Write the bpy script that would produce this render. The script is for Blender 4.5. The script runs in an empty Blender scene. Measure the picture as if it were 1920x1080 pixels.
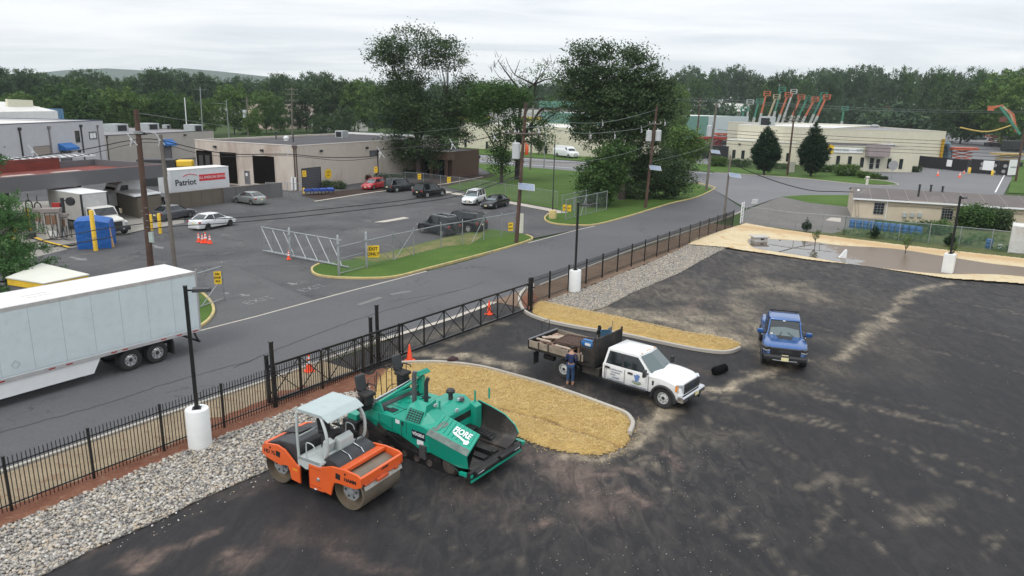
import bpy,math,random
import numpy as np
from mathutils import Vector,Matrix
R=math.radians
sc=bpy.context.scene
COL=sc.collection
# ------------------------------------------------------------------ camera
PITCH,ROLL,FPX,CH=0.253042,0.020717,1353.07,12.4967
cam=bpy.data.cameras.new('camera')
cam.sensor_width=36; cam.lens=FPX/1920*36
cam.clip_start=.3; cam.clip_end=9000
cam_o=bpy.data.objects.new('camera',cam); COL.objects.link(cam_o)
cam_o.matrix_world=Matrix.Translation((0,0,CH))@ Matrix.Rotation(math.pi/2-PITCH,4,'X')@ Matrix.Rotation(ROLL,4,'Z')
sc.camera=cam_o
# ------------------------------------------------------------------ light: overcast day
SUN_EL,SUN_AZ=R(52),R(215)
w=bpy.data.worlds.new('World'); sc.world=w; w.use_nodes=True
nt=w.node_tree; nt.nodes.clear()
def N(t,typ,**k):
 n=t.nodes.new(typ)
 for a,b in k.items():setattr(n,a,b)
 return n
out=N(nt,'ShaderNodeOutputWorld'); bg=N(nt,'ShaderNodeBackground')
sky=N(nt,'ShaderNodeTexSky',sky_type='NISHITA',sun_disc=False,sun_elevation=SUN_EL,sun_rotation=SUN_AZ)
tc=N(nt,'ShaderNodeTexCoord'); sep=N(nt,'ShaderNodeSeparateXYZ')
nt.links.new(tc.outputs['Generated'],sep.inputs[0])
# cloud layer seen in perspective: direction divided by its height
ad=N(nt,'ShaderNodeMath',operation='MAXIMUM'); ad.inputs[1].default_value=0.0
nt.links.new(sep.outputs['Z'],ad.inputs[0])
ad2=N(nt,'ShaderNodeMath',operation='ADD'); ad2.inputs[1].default_value=.07
nt.links.new(ad.outputs[0],ad2.inputs[0])
dv=N(nt,'ShaderNodeVectorMath',operation='DIVIDE'); cmb=N(nt,'ShaderNodeCombineXYZ')
for i in range(3):nt.links.new(ad2.outputs[0],cmb.inputs[i])
nt.links.new(tc.outputs['Generated'],dv.inputs[0]); nt.links.new(cmb.outputs[0],dv.inputs[1])
mp=N(nt,'ShaderNodeMapping'); mp.inputs['Scale'].default_value=(.22,.40,0); mp.inputs['Rotation'].default_value=(0,0,R(8))
nt.links.new(dv.outputs[0],mp.inputs[0])
n1=N(nt,'ShaderNodeTexNoise'); n1.inputs['Scale'].default_value=1.6; n1.inputs['Detail'].default_value=5; n1.inputs['Roughness'].default_value=.55; n1.inputs['Distortion'].default_value=.5
nt.links.new(mp.outputs[0],n1.inputs['Vector'])
cr=N(nt,'ShaderNodeValToRGB')
cr.color_ramp.elements[0].position=.36; cr.color_ramp.elements[0].color=(.665,.705,.75,1)
cr.color_ramp.elements[1].position=.62; cr.color_ramp.elements[1].color=(.885,.895,.91,1)
e=cr.color_ramp.elements.new(.5); e.color=(.79,.815,.845,1)
nt.links.new(n1.outputs['Fac'],cr.inputs[0])
# overcast skies grow brighter towards the zenith
rz=N(nt,'ShaderNodeMapRange'); rz.inputs[1].default_value=0; rz.inputs[2].default_value=1; rz.inputs[3].default_value=1.0; rz.inputs[4].default_value=1.75
nt.links.new(ad.outputs[0],rz.inputs[0])
ml=N(nt,'ShaderNodeVectorMath',operation='SCALE'); nt.links.new(cr.outputs[0],ml.inputs[0]); nt.links.new(rz.outputs[0],ml.inputs['Scale'])
sk=N(nt,'ShaderNodeVectorMath',operation='SCALE'); sk.inputs['Scale'].default_value=.10; nt.links.new(sky.outputs[0],sk.inputs[0])
mx=N(nt,'ShaderNodeMix',data_type='RGBA'); mx.inputs['Factor'].default_value=.93
nt.links.new(sk.outputs[0],mx.inputs['A']); nt.links.new(ml.outputs[0],mx.inputs['B'])
nt.links.new(mx.outputs['Result'],bg.inputs['Color']); bg.inputs['Strength'].default_value=1.0
nt.links.new(bg.outputs[0],out.inputs[0])
sun=bpy.data.lights.new('sun','SUN'); sun.energy=1.1; sun.angle=R(20); sun.color=(1,.97,.92)
sun_o=bpy.data.objects.new('sun',sun); COL.objects.link(sun_o)
sun_o.rotation_euler=(math.pi/2-SUN_EL,0,math.pi-SUN_AZ)
vs=sc.view_settings
sc.display_settings.display_device='sRGB'; vs.view_transform='Standard'; vs.look='None'; vs.gamma=1; vs.exposure=.2; vs.use_curve_mapping=False
try:
 sc.cycles.max_bounces=6; sc.cycles.transparent_max_bounces=12; sc.cycles.diffuse_bounces=3; sc.cycles.glossy_bounces=3; sc.cycles.volume_bounces=1; sc.cycles.transmission_bounces=4; sc.cycles.volume_step_rate=5
except Exception:pass
# ------------------------------------------------------------------ where a spot of the photograph (1920 x 1080) lies in the place
_cp,_sp,_cr,_sr=math.cos(PITCH),math.sin(PITCH),math.cos(ROLL),math.sin(ROLL)
def ray(px,py):
 x=(px-960)/FPX; y=-(py-540)/FPX
 x,y=_cr*x-_sr*y,_sr*x+_cr*y
 return Vector((x,_cp+_sp*y,-_sp+_cp*y))
def G(px,py,z=0.0):
 d=ray(px,py); return Vector((0,0,CH))+d*((z-CH)/d.z)
def proj(p):
 X,Y,Z=p[0],p[1],p[2]-CH
 dz=_cp*Y-_sp*Z; x=X/dz; y=(_sp*Y+_cp*Z)/dz
 x,y=_cr*x+_sr*y,-_sr*x+_cr*y
 return 960+FPX*x,540-FPX*y
def HT(b,ytop):
 """height of something standing at ground point b whose top is at row ytop"""
 lo,hi=-2.,80.
 for _ in range(40):
  m=(lo+hi)/2
  if proj((b[0],b[1],m))[1]>ytop:lo=m
  else:hi=m
 return lo
def DEP(y,Y0=None):pass
# ------------------------------------------------------------------ mesh building
class MB:
 def __init__(s):s.v=[]; s.f=[]; s.m=[]; s.M=None
 def add(s,vs,fs,m=0):
  o=len(s.v)
  if s.M is not None:vs=[tuple(s.M @ Vector(v))for v in vs]
  s.v+=[tuple(v)for v in vs]; s.f+=[tuple(i+o for i in f)for f in fs]; s.m+=[m]*len(fs)
  return s
 def box(s,c,d,rz=0,rx=0,ry=0,m=0,taper=1.0):
  x,y,z=d[0]/2,d[1]/2,d[2]/2
  vs=[(-x,-y,-z),(x,-y,-z),(x,y,-z),(-x,y,-z),(-x*taper,-y*taper,z),(x*taper,-y*taper,z),(x*taper,y*taper,z),(-x*taper,y*taper,z)]
  Mr=Matrix.Translation(c)
  if rz or rx or ry:Mr=Mr @ Matrix.Rotation(rz,4,'Z')@ Matrix.Rotation(ry,4,'Y')@ Matrix.Rotation(rx,4,'X')
  return s.add([tuple(Mr @ Vector(v))for v in vs],[(0,3,2,1),(4,5,6,7),(0,1,5,4),(1,2,6,5),(2,3,7,6),(3,0,4,7)],m)
 def prism(s,poly,z0,z1,m=0):
  """polygon in plan, extruded up"""
  a=sum(poly[i][0]*poly[(i+1)% len(poly)][1]-poly[(i+1)% len(poly)][0]*poly[i][1]for i in range(len(poly)))
  p=[(q[0],q[1])for q in poly]
  if a<0:p=p[::-1]
  n=len(p)
  return s.add([(x,y,z0)for x,y in p]+[(x,y,z1)for x,y in p],[tuple(range(n))[::-1],tuple(range(n,2*n))]+[(i,(i+1)% n,n+(i+1)% n,n+i)for i in range(n)],m)
 def sheet(s,poly,z,m=0):
  a=sum(poly[i][0]*poly[(i+1)% len(poly)][1]-poly[(i+1)% len(poly)][0]*poly[i][1]for i in range(len(poly)))
  p=[(q[0],q[1],z)for q in poly]
  if a<0:p=p[::-1]
  return s.add(p,[tuple(range(len(p)))],m)
 def side(s,prof,y0,y1,m=0):
  """profile in x,z extruded across y"""
  a=sum(prof[i][0]*prof[(i+1)% len(prof)][1]-prof[(i+1)% len(prof)][0]*prof[i][1]for i in range(len(prof)))
  p=prof if a>0 else prof[::-1]
  n=len(p); lo,hi=min(y0,y1),max(y0,y1)
  return s.add([(x,lo,z)for x,z in p]+[(x,hi,z)for x,z in p],[tuple(range(n)),tuple(range(n,2*n))[::-1]]+[(i,n+i,n+(i+1)% n,(i+1)% n)for i in range(n)],m)
 def bar(s,a,b,w,h=None,m=0):
  h=h or w; a=Vector(a); b=Vector(b); d=b-a; L=d.length
  if L<1e-6:return s
  q=d.to_track_quat('X','Z').to_matrix().to_4x4(); Mr=Matrix.Translation((a+b)/2)@ q
  x,y,z=L/2,w/2,h/2
  vs=[Mr @ Vector(v)for v in [(-x,-y,-z),(x,-y,-z),(x,y,-z),(-x,y,-z),(-x,-y,z),(x,-y,z),(x,y,z),(-x,y,z)]]
  return s.add([tuple(v)for v in vs],[(0,3,2,1),(4,5,6,7),(0,1,5,4),(1,2,6,5),(2,3,7,6),(3,0,4,7)],m)
 def tube(s,pts,r,n=8,m=0,caps=True):
  P=[Vector(p)for p in pts]; k=len(P)
  rs=r if isinstance(r,(list,tuple))else [r]*k
  vs=[]; pn=None
  for i,p in enumerate(P):
   t=(P[min(i+1,k-1)]-P[max(i-1,0)])
   if t.length<1e-9:t=Vector((0,0,1))
   t.normalize()
   if pn is None:u=t.orthogonal().normalized()
   else:
    u=pn-t*pn.dot(t)
    u=u.normalized()if u.length>1e-6 else t.orthogonal().normalized()
   pn=u; w_=t.cross(u)
   for j in range(n):
    a=2*math.pi*j/n; vs.append(tuple(p+(u*math.cos(a)+w_*math.sin(a))*rs[i]))
  fs=[(i*n+j,i*n+(j+1)% n,(i+1)*n+(j+1)% n,(i+1)*n+j)for i in range(k-1)for j in range(n)]
  if caps:fs+=[tuple(range(n))[::-1],tuple(range((k-1)*n,k*n))]
  return s.add(vs,fs,m)
 def lathe(s,prof,c=(0,0,0),axis='Z',n=24,m=0,cap=True):
  """prof: (radius, height) pairs, turned about an axis through c"""
  vs=[]; fs=[]; k=len(prof)
  for r,h in prof:
   for j in range(n):
    a=2*math.pi*j/n; x,y=r*math.cos(a),r*math.sin(a)
    q=(x,y,h)if axis=='Z' else ((x,h,-y)if axis=='Y' else (h,x,y))
    vs.append((q[0]+c[0],q[1]+c[1],q[2]+c[2]))
  fs=[(i*n+j,i*n+(j+1)% n,(i+1)*n+(j+1)% n,(i+1)*n+j)for i in range(k-1)for j in range(n)]
  if cap and prof[0]==prof[-1]:cap=False
  if cap and prof[0][0]>1e-5:fs.append(tuple(range(n))[::-1])
  if cap and prof[-1][0]>1e-5:fs.append(tuple(range((k-1)*n,k*n)))
  return s.add(vs,fs,m)
 def loft(s,rings,m=0,cap=True,closed=True):
  n=len(rings[0]); vs=[p for r_ in rings for p in r_]; fs=[]
  for i in range(len(rings)-1):
   for j in range(n if closed else n-1):fs.append((i*n+j,i*n+(j+1)% n,(i+1)*n+(j+1)% n,(i+1)*n+j))
  if cap:fs+=[tuple(range(n))[::-1],tuple(range((len(rings)-1)*n,len(rings)*n))]
  return s.add(vs,fs,m)
 def mesh(s,name,mats,smooth=None):
  me=bpy.data.meshes.new(name); me.from_pydata(s.v,[],s.f)
  for a in (mats if isinstance(mats,(list,tuple))else [mats]):me.materials.append(a)
  if len(me.materials)>1:me.polygons.foreach_set('material_index',s.m)
  me.validate(); me.update()
  if smooth:
   me.polygons.foreach_set('use_smooth',[True]*len(me.polygons)); me.set_sharp_from_angle(angle=R(smooth))
  return me
 def build(s,name,mats,parent=None,smooth=None,bevel=0,seg=2,label=None):
  o=bpy.data.objects.new(name,s.mesh(name,mats,smooth)); COL.objects.link(o)
  if parent:o.parent=parent
  if bevel:
   b=o.modifiers.new('bevel','BEVEL'); b.width=bevel; b.segments=seg; b.limit_method='ANGLE'; b.angle_limit=R(35)
  if label:o['label']=label
  return o
def link(name,me,parent=None,M=None):
 o=bpy.data.objects.new(name,me); COL.objects.link(o)
 if parent:o.parent=parent
 if M is not None:o.matrix_basis=M
 return o
def tag(o,label=None,cat=None,group=None,kind=None):
 for k,v in (('label',label),('category',cat),('group',group),('kind',kind)):
  if v:o[k]=v
 return o
def empty(name,loc,rz=0,label=None,cat=None,group=None):
 o=bpy.data.objects.new(name,None); COL.objects.link(o); o.empty_display_size=.3
 o.location=loc; o.rotation_euler=(0,0,rz); return tag(o,label,cat,group)
CH_={}
def kids(o):return [c for c in bpy.data.objects if c.parent==o]
def copy_tree(o,loc=None,rz=None,label=None,scale=None):
 c=o.copy(); COL.objects.link(c)
 if loc is not None:c.location=loc
 if rz is not None:c.rotation_euler=(0,0,rz)
 if scale is not None:c.scale=(scale,)*3 if isinstance(scale,(int,float))else scale
 if label:c['label']=label
 for ch in kids(o):
  d=ch.copy(); COL.objects.link(d); d.parent=c
  for g in kids(ch):
   e_=g.copy(); COL.objects.link(e_); e_.parent=d
 return c
def text(body,size,mat_,parent,M,name='lettering',ext=.004,align='CENTER',bold=0.0,sx=1.0):
 cu=bpy.data.curves.new(name,'FONT'); cu.body=body; cu.size=size; cu.extrude=ext; cu.align_x=align; cu.align_y='CENTER'; cu.offset=bold; cu.resolution_u=2
 tmp=bpy.data.objects.new('tmp_text',cu); COL.objects.link(tmp); dg_=bpy.context.evaluated_depsgraph_get(); dg_.update()
 me=bpy.data.meshes.new_from_object(tmp.evaluated_get(dg_)); bpy.data.objects.remove(tmp); bpy.data.curves.remove(cu)
 me.materials.clear(); me.materials.append(mat_)
 o=bpy.data.objects.new(name,me); COL.objects.link(o)
 if parent:o.parent=parent
 o.matrix_basis=M @ Matrix.Diagonal((sx,1,1,1)); return o
def TM(loc,right,up):
 """matrix for flat things: local x runs along right, local y along up"""
 x=Vector(right).normalized(); y=Vector(up); y=(y-x*y.dot(x)).normalized(); z=x.cross(y)
 M=Matrix((x,y,z)).transposed().to_4x4(); M.translation=loc; return M
def disp_poly(poly,px=True,z=0):return [G(*p,z)for p in poly]
def inpoly(X,Y,poly):
 c=np.zeros(X.shape,bool); n=len(poly)
 for i in range(n):
  x1,y1=poly[i][0],poly[i][1]; x2,y2=poly[(i+1)% n][0],poly[(i+1)% n][1]
  t=((y1>Y)!=(y2>Y))& (X<(x2-x1)*(Y-y1)/((y2-y1)if abs(y2-y1)>1e-12 else 1e-12)+x1)
  c ^= t
 return c
def dseg(X,Y,pts):
 d=np.full(X.shape,1e9)
 for (x1,y1),(x2,y2)in zip(pts[:-1],pts[1:]):
  dx,dy=x2-x1,y2-y1; L=dx*dx+dy*dy+1e-9
  t=np.clip(((X-x1)*dx+(Y-y1)*dy)/L,0,1)
  d=np.minimum(d,np.hypot(X-x1-t*dx,Y-y1-t*dy))
 return d
def smoothline(pts,k=4):
 """Catmull-Rom through 2D/3D points"""
 P=[Vector(p)for p in pts]; o=[]
 for i in range(len(P)-1):
  a,b,c,d=P[max(i-1,0)],P[i],P[i+1],P[min(i+2,len(P)-1)]
  for j in range(k):
   t=j/k; o.append(.5*((2*b)+(c-a)*t+(2*a-5*b+4*c-d)*t*t+(3*b-a-3*c+d)*t**3))
 o.append(P[-1]); return o
def np_mesh(name,verts,faces,mats,mi=None,smooth=False):
 """verts (n,3) array, faces (m,k) array of equal-sided faces"""
 me=bpy.data.meshes.new(name); nv,(nf,k)=len(verts),faces.shape
 me.vertices.add(nv); me.vertices.foreach_set('co',np.asarray(verts,np.float32).ravel())
 me.loops.add(nf*k); me.loops.foreach_set('vertex_index',faces.astype(np.int32).ravel())
 me.polygons.add(nf); me.polygons.foreach_set('loop_start',np.arange(0,nf*k,k,dtype=np.int32)); me.polygons.foreach_set('loop_total',np.full(nf,k,np.int32))
 for a in (mats if isinstance(mats,(list,tuple))else [mats]):me.materials.append(a)
 if mi is not None:me.polygons.foreach_set('material_index',mi.astype(np.int32))
 me.update(calc_edges=True)
 me.polygons.foreach_set('use_smooth',np.full(nf,smooth,bool))
 return me
def vattr(me,name,vals,dom='POINT'):
 a=me.attributes.new(name,'FLOAT',dom); a.data.foreach_set('value',np.asarray(vals,np.float32))
# ------------------------------------------------------------------ materials
def newmat(name):
 m=bpy.data.materials.new(name); m.use_nodes=True; t=m.node_tree; t.nodes.clear()
 o=N(t,'ShaderNodeOutputMaterial'); b=N(t,'ShaderNodeBsdfPrincipled'); t.links.new(b.outputs[0],o.inputs[0]); return m,t,b
def noise(t,scale,detail=4,rough=.55,coord='Object',dist=0,stretch=None):
 c=N(t,'ShaderNodeTexCoord'); n=N(t,'ShaderNodeTexNoise'); n.inputs['Scale'].default_value=scale; n.inputs['Detail'].default_value=detail; n.inputs['Roughness'].default_value=rough; n.inputs['Distortion'].default_value=dist
 if stretch:
  mp_=N(t,'ShaderNodeMapping'); mp_.inputs['Scale'].default_value=stretch[:3]
  if len(stretch)>3:mp_.inputs['Rotation'].default_value=(0,0,stretch[3])
  t.links.new(c.outputs[coord],mp_.inputs[0]); t.links.new(mp_.outputs[0],n.inputs['Vector'])
 else:t.links.new(c.outputs[coord],n.inputs['Vector'])
 return n.outputs['Fac']
def ramp(t,src,stops):
 r_=N(t,'ShaderNodeValToRGB'); el=r_.color_ramp.elements
 while len(el)<len(stops):el.new(.5)
 for e_,(p,c)in zip(el,stops):
  e_.position=p; e_.color=(*c,1)if isinstance(c,(tuple,list))else (c,c,c,1)
 t.links.new(src,r_.inputs[0]); return r_.outputs[0]
def mixc(t,fac,a,b,mode='MIX'):
 x=N(t,'ShaderNodeMix',data_type='RGBA',blend_type=mode)
 for s_,v in (('Factor',fac),('A',a),('B',b)):
  if hasattr(v,'is_output')or hasattr(v,'links'):t.links.new(v,x.inputs[s_])
  elif isinstance(v,(tuple,list)):x.inputs[s_].default_value=(*v[:3],1)
  else:x.inputs[s_].default_value=v
 return x.outputs['Result']
def mth(t,op,a,b=None,clamp=False):
 x=N(t,'ShaderNodeMath',operation=op,use_clamp=clamp)
 for i,v in enumerate((a,b)):
  if v is None:continue
  if hasattr(v,'links'):t.links.new(v,x.inputs[i])
  else:x.inputs[i].default_value=v
 return x.outputs[0]
def bump(t,b,src,strength=.3,dist=.02):
 n=N(t,'ShaderNodeBump'); n.inputs['Strength'].default_value=strength; n.inputs['Distance'].default_value=dist
 t.links.new(src,n.inputs['Height']); t.links.new(n.outputs[0],b.inputs['Normal'])
MATS={}
def M_(name,col,rough=.6,metal=0,var=.12,scale=2.5,bmp=0,bscale=30,dirt=None,dirt_amt=.0,coat=0,coord='Object',spec=.5,dscale=1.3):
 if name in MATS:return MATS[name]
 m,t,b=newmat(name)
 n=noise(t,scale,5,.6,coord)
 c=ramp(t,n,[(.25,tuple(x*(1-var)for x in col)),(.75,tuple(min(1,x*(1+var))for x in col))])
 if dirt:
  d=noise(t,dscale,8,.7,coord,.3)
  f=ramp(t,d,[(.5-.0,0),(.72,dirt_amt)])
  c=mixc(t,f,c,dirt)
 t.links.new(c,b.inputs['Base Color'])
 r_=ramp(t,n,[(.2,max(0,rough-.08)),(.8,min(1,rough+.08))]); t.links.new(r_,b.inputs['Roughness'])
 b.inputs['Metallic'].default_value=metal; b.inputs['Specular IOR Level'].default_value=spec
 if coat:b.inputs['Coat Weight'].default_value=coat; b.inputs['Coat Roughness'].default_value=.08
 if bmp:bump(t,b,noise(t,bscale,4,.6,coord),bmp,.02)
 MATS[name]=m; return m
def glass_(name='vehicle_glass',col=(.012,.016,.018),rough=.06):
 if name in MATS:return MATS[name]
 m,t,b=newmat(name); b.inputs['Base Color'].default_value=(*col,1); b.inputs['Roughness'].default_value=rough; b.inputs['Specular IOR Level'].default_value=.7
 MATS[name]=m; return m
black_steel=M_('black_steel',(.012,.012,.013),.38,0,.2,6)
galv=M_('galvanised_steel',(.34,.36,.37),.42,.55,.18,5)
concrete=M_('concrete',(.46,.44,.41),.85,0,.12,3,.15,40,(.2,.18,.15),.5)
kerb_c=M_('kerb_concrete',(.42,.39,.34),.85,0,.15,2,.15,30,(.22,.18,.13),.6,coord='Generated')
kerb_y=M_('kerb_yellow_paint',(.50,.40,.17),.8,0,.2,2,.1,30,(.30,.27,.22),.8)
white_conc=M_('white_painted_concrete',(.72,.73,.72),.7,0,.04,3,.05,30)
rubber=M_('rubber',(.022,.022,.023),.8,0,.2,8,0,30,(.10,.085,.07),.5)
rim_m=M_('rim_metal',(.42,.43,.45),.32,.8,.1,6)
rim_w=M_('white_wheel',(.62,.63,.62),.45,.2,.1,6,0,30,(.2,.17,.14),.5)
dark_plastic=M_('dark_plastic',(.025,.026,.028),.55,0,.15,6)
chrome=M_('chrome',(.62,.63,.65),.18,1,.05,6)
lamp_w=M_('headlamp_glass',(.55,.58,.6),.12,.3,.1,12)
lamp_r=M_('tail_lamp_red',(.35,.012,.01),.2,0,.1,12)
lamp_o=M_('amber_lamp',(.75,.28,.03),.25,0,.1,12)
glass=glass_()
glass_l=glass_('windscreen_glass',(.10,.135,.14),.08)
cone_o=M_('cone_orange',(.85,.075,.018),.5,0,.06,5)
white_p=M_('white_paint',(.78,.79,.79),.45,0,.04,3)
yellow_p=M_('yellow_paint',(.78,.50,.035),.5,0,.1,3,0,30,(.35,.22,.08),.5)
sign_y=M_('sign_yellow',(.85,.55,.02),.5,0,.05,3)
black_p=M_('black_print',(.012,.012,.014),.6,0,.1,5)
plate_m=M_('number_plate_yellow',(.75,.68,.38),.45,0,.12,12)
wood_pole=M_('weathered_pole_wood',(.085,.048,.035),.85,0,.3,1.2,.3,12,(.16,.12,.1),.5)
wood_grey=M_('grey_pole_wood',(.16,.14,.12),.85,0,.25,1.2,.3,12)
red_p=M_('red_print',(.62,.03,.04),.5,0,.05,4)
def ground_mat(name,c1,c2,scale=.6,fine=8,rough=.9,bmp=.25,c3=None,extra=None,finev=.35,spec=.3):
 m,t,b=newmat(name)
 n=noise(t,scale,8,.62,'Object',.4); f=noise(t,fine,6,.75,'Object')
 c=ramp(t,n,[(.3,c1),(.7,c2)])
 if c3:c=mixc(t,ramp(t,noise(t,scale*2.7,6,.65,'Object',.8),[(.56,0),(.7,.75)]),c,c3)
 g=ramp(t,f,[(.25,1-finev),(.75,1+finev)])
 c=mixc(t,1.0,c,g,'MULTIPLY')
 if extra:c=extra(t,c)
 t.links.new(c,b.inputs['Base Color']); b.inputs['Roughness'].default_value=rough; b.inputs['Specular IOR Level'].default_value=spec
 bump(t,b,f,bmp,.03); return m
def cracks(col=(.03,.03,.032),sc_=.22,width=.018,amt=.85):
 def f(t,c):
  co=N(t,'ShaderNodeTexCoord'); nz=N(t,'ShaderNodeTexNoise'); nz.inputs['Scale'].default_value=.9; nz.inputs['Detail'].default_value=5
  t.links.new(co.outputs['Object'],nz.inputs['Vector'])
  ad_=N(t,'ShaderNodeMix',data_type='VECTOR'); ad_.inputs['Factor'].default_value=.32
  t.links.new(co.outputs['Object'],ad_.inputs['A']); sc2=N(t,'ShaderNodeVectorMath',operation='SCALE'); sc2.inputs['Scale'].default_value=9
  t.links.new(nz.outputs['Color'],sc2.inputs[0]); t.links.new(sc2.outputs[0],ad_.inputs['B'])
  v=N(t,'ShaderNodeTexVoronoi',feature='DISTANCE_TO_EDGE'); v.inputs['Scale'].default_value=sc_
  t.links.new(ad_.outputs['Result']if 'Result' in ad_.outputs else ad_.outputs[1],v.inputs['Vector'])
  k=ramp(t,v.outputs['Distance'],[(0,amt),(width,0)])
  brk=ramp(t,noise(t,.25,3,.5),[(.42,0),(.58,1)])
  return mixc(t,mth(t,'MULTIPLY',k,brk),c,col)
 return f
m_yard=ground_mat('yard_asphalt',(.058,.058,.062),(.112,.110,.112),.12,7,.88,.2,(.145,.14,.135),cracks(),.28)
m_road=ground_mat('road_asphalt',(.088,.089,.095),(.118,.118,.123),.08,9,.85,.15,None,cracks((.045,.045,.048),.11,.007,.8),.2)
m_far_road=ground_mat('far_road_asphalt',(.15,.15,.158),(.18,.18,.185),.08,9,.85,.1,None,None,.15)
m_pad=ground_mat('concrete_pad',(.24,.225,.20),(.31,.29,.26),.25,7,.85,.1,(.17,.155,.14),None,.15)
m_walk=ground_mat('sidewalk_concrete',(.42,.38,.33),(.50,.46,.40),.5,7,.85,.1,None,None,.12)
m_grass=ground_mat('lawn_grass',(.055,.105,.022),(.085,.145,.035),.16,10,.95,.5,(.11,.155,.035),None,.4,.1)
m_grass_dull=ground_mat('field_grass',(.035,.065,.022),(.06,.09,.03),.05,4,.95,.5,(.09,.085,.04),None,.4,.1)
m_dirtgrass=ground_mat('worn_grass',(.06,.12,.02),(.25,.2,.1),.5,8,.95,.5,(.34,.24,.12),None,.35,.1)
m_mulch=ground_mat('dark_mulch',(.045,.032,.028),(.075,.055,.045),.5,9,.95,.5,None,None,.4,.1)
m_soil=ground_mat('red_soil',(.15,.062,.040),(.22,.105,.068),.9,9,.95,.6,(.26,.17,.11),None,.35,.15)
m_verge=ground_mat('matted_verge',(.24,.19,.13),(.31,.25,.17),.7,12,.95,.5,(.19,.10,.065),None,.3,.1)
m_mat=ground_mat('straw_blanket',(.52,.41,.25),(.60,.49,.31),.5,9,.95,.5,(.50,.33,.17),None,.22,.1)
m_mulchy=ground_mat('golden_straw',(.36,.225,.07),(.46,.31,.105),.9,14,.95,.6,(.27,.165,.06),None,.3,.1)
# ================================================================== SETTING: ground, roads, kerbs
rs=np.random.RandomState(7)
def sheet(name,px,z,mat_,world=False,label=None):
 o=MB().sheet(px if world else [G(*p)for p in px],z).build(name,mat_); o['kind']='structure'; return o
gb=MB().sheet([(6000*math.cos(k*math.pi/32),6000*math.sin(k*math.pi/32))for k in range(64)],-.06); go=gb.build('ground',m_grass_dull); go['kind']='structure'
def kerb(name,px,mat_,w_=.16,h=.14,side=1,world=False,z0=-.04,closed=False):
 P=[Vector((p[0],p[1]))for p in (px if world else [G(*q)for q in px])]
 P=[Vector((v.x,v.y))for v in smoothline([(p.x,p.y,0)for p in P],4)]
 rings=[]
 for i,p in enumerate(P):
  t=(P[min(i+1,len(P)-1)]-P[max(i-1,0)]).normalized(); n_=Vector((-t.y,t.x))*side
  a,b_=p,p+n_*w_
  rings.append([(a.x,a.y,z0),(a.x,a.y,h-.03),(a.x+n_.x*.03,a.y+n_.y*.03,h),(b_.x-n_.x*.02,b_.y-n_.y*.02,h),(b_.x,b_.y,h-.02),(b_.x,b_.y,z0)])
 o=MB().loft(rings).build(name,mat_); o['kind']='structure'; return o
def strip(name,px,w_,z,mat_,world=False):
 P=[Vector((p[0],p[1]))for p in (px if world else [G(*q)for q in px])]
 L,Rr=[],[]
 for i,p in enumerate(P):
  t=(P[min(i+1,len(P)-1)]-P[max(i-1,0)]).normalized(); n_=Vector((-t.y,t.x))*w_/2
  L.append((p.x+n_.x,p.y+n_.y,z)); Rr.append((p.x-n_.x,p.y-n_.y,z))
 mb=MB(); n=len(P); mb.add(Rr+L,[(i,i+1,n+i+1,n+i)for i in range(n-1)])
 o=mb.build(name,mat_); o['kind']='structure'; return o
# fence line of the new lot: evenly spaced posts
FD=Vector((1.38487929,2.00890754)); FU=FD.normalized(); FN=Vector((FU.y,-FU.x))
FO=Vector((1.0759086,43.6592512)); NO=Vector((-15.1702708,19.6085073))
def along(p,s,n=0):return Vector((p.x+FU.x*s+FN.x*n,p.y+FU.y*s+FN.y*n))
# ---- truck yard on the other side of the road
sheet('yard_pavement',[(-420,800),(362,624),(480,594),(590,564),(740,525),(1000,447),(1116,424),(1045,392),(1000,380),(880,362),(835,348),(930,322),(880,300),(700,300),(350,290),(60,285),(-500,330)],.01,m_yard)
sheet('fuel_pad',[(-60,505),(60,484),(270,432),(345,418),(345,404),(262,396),(180,372),(-60,385)],.016,m_pad)
sheet('patched_pavement',[(362,622),(590,563),(520,535),(440,500),(560,495),(500,478),(420,492),(385,520),(395,580)],.016,ground_mat('patch_asphalt',(.085,.085,.088),(.115,.114,.116),.15,7,.88,.15,None,cracks((.03,.03,.03),.35,.01,.8),.2))
sheet('pavement_patch',[(700,417),(757,407),(768,409),(722,417)],.017,m_walk)
# ---- far road and its verges
sheet('far_road',[(-900,268),(400,272),(700,279),(880,289),(1080,302),(1340,324),(1491,334),(1603,345),(1681,349),(2100,395),(2100,440),(1700,380),(1597,366),(1464,369),(1399,391),(1337,355),(1302,344),(1080,321),(880,305),(700,294),(400,285),(-900,280)],.02,m_far_road)
strip('road_edge_line',[(700,281.5),(880,291),(1080,304),(1335,325.5)],.25,.026,white_p)
strip('road_edge_line',[(700,290),(880,300.5),(1080,316),(1290,338)],.25,.026,white_p)
strip('road_centre_line',[(700,286),(880,295.5),(1080,309.5),(1300,328)],.2,.026,yellow_p)
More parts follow.
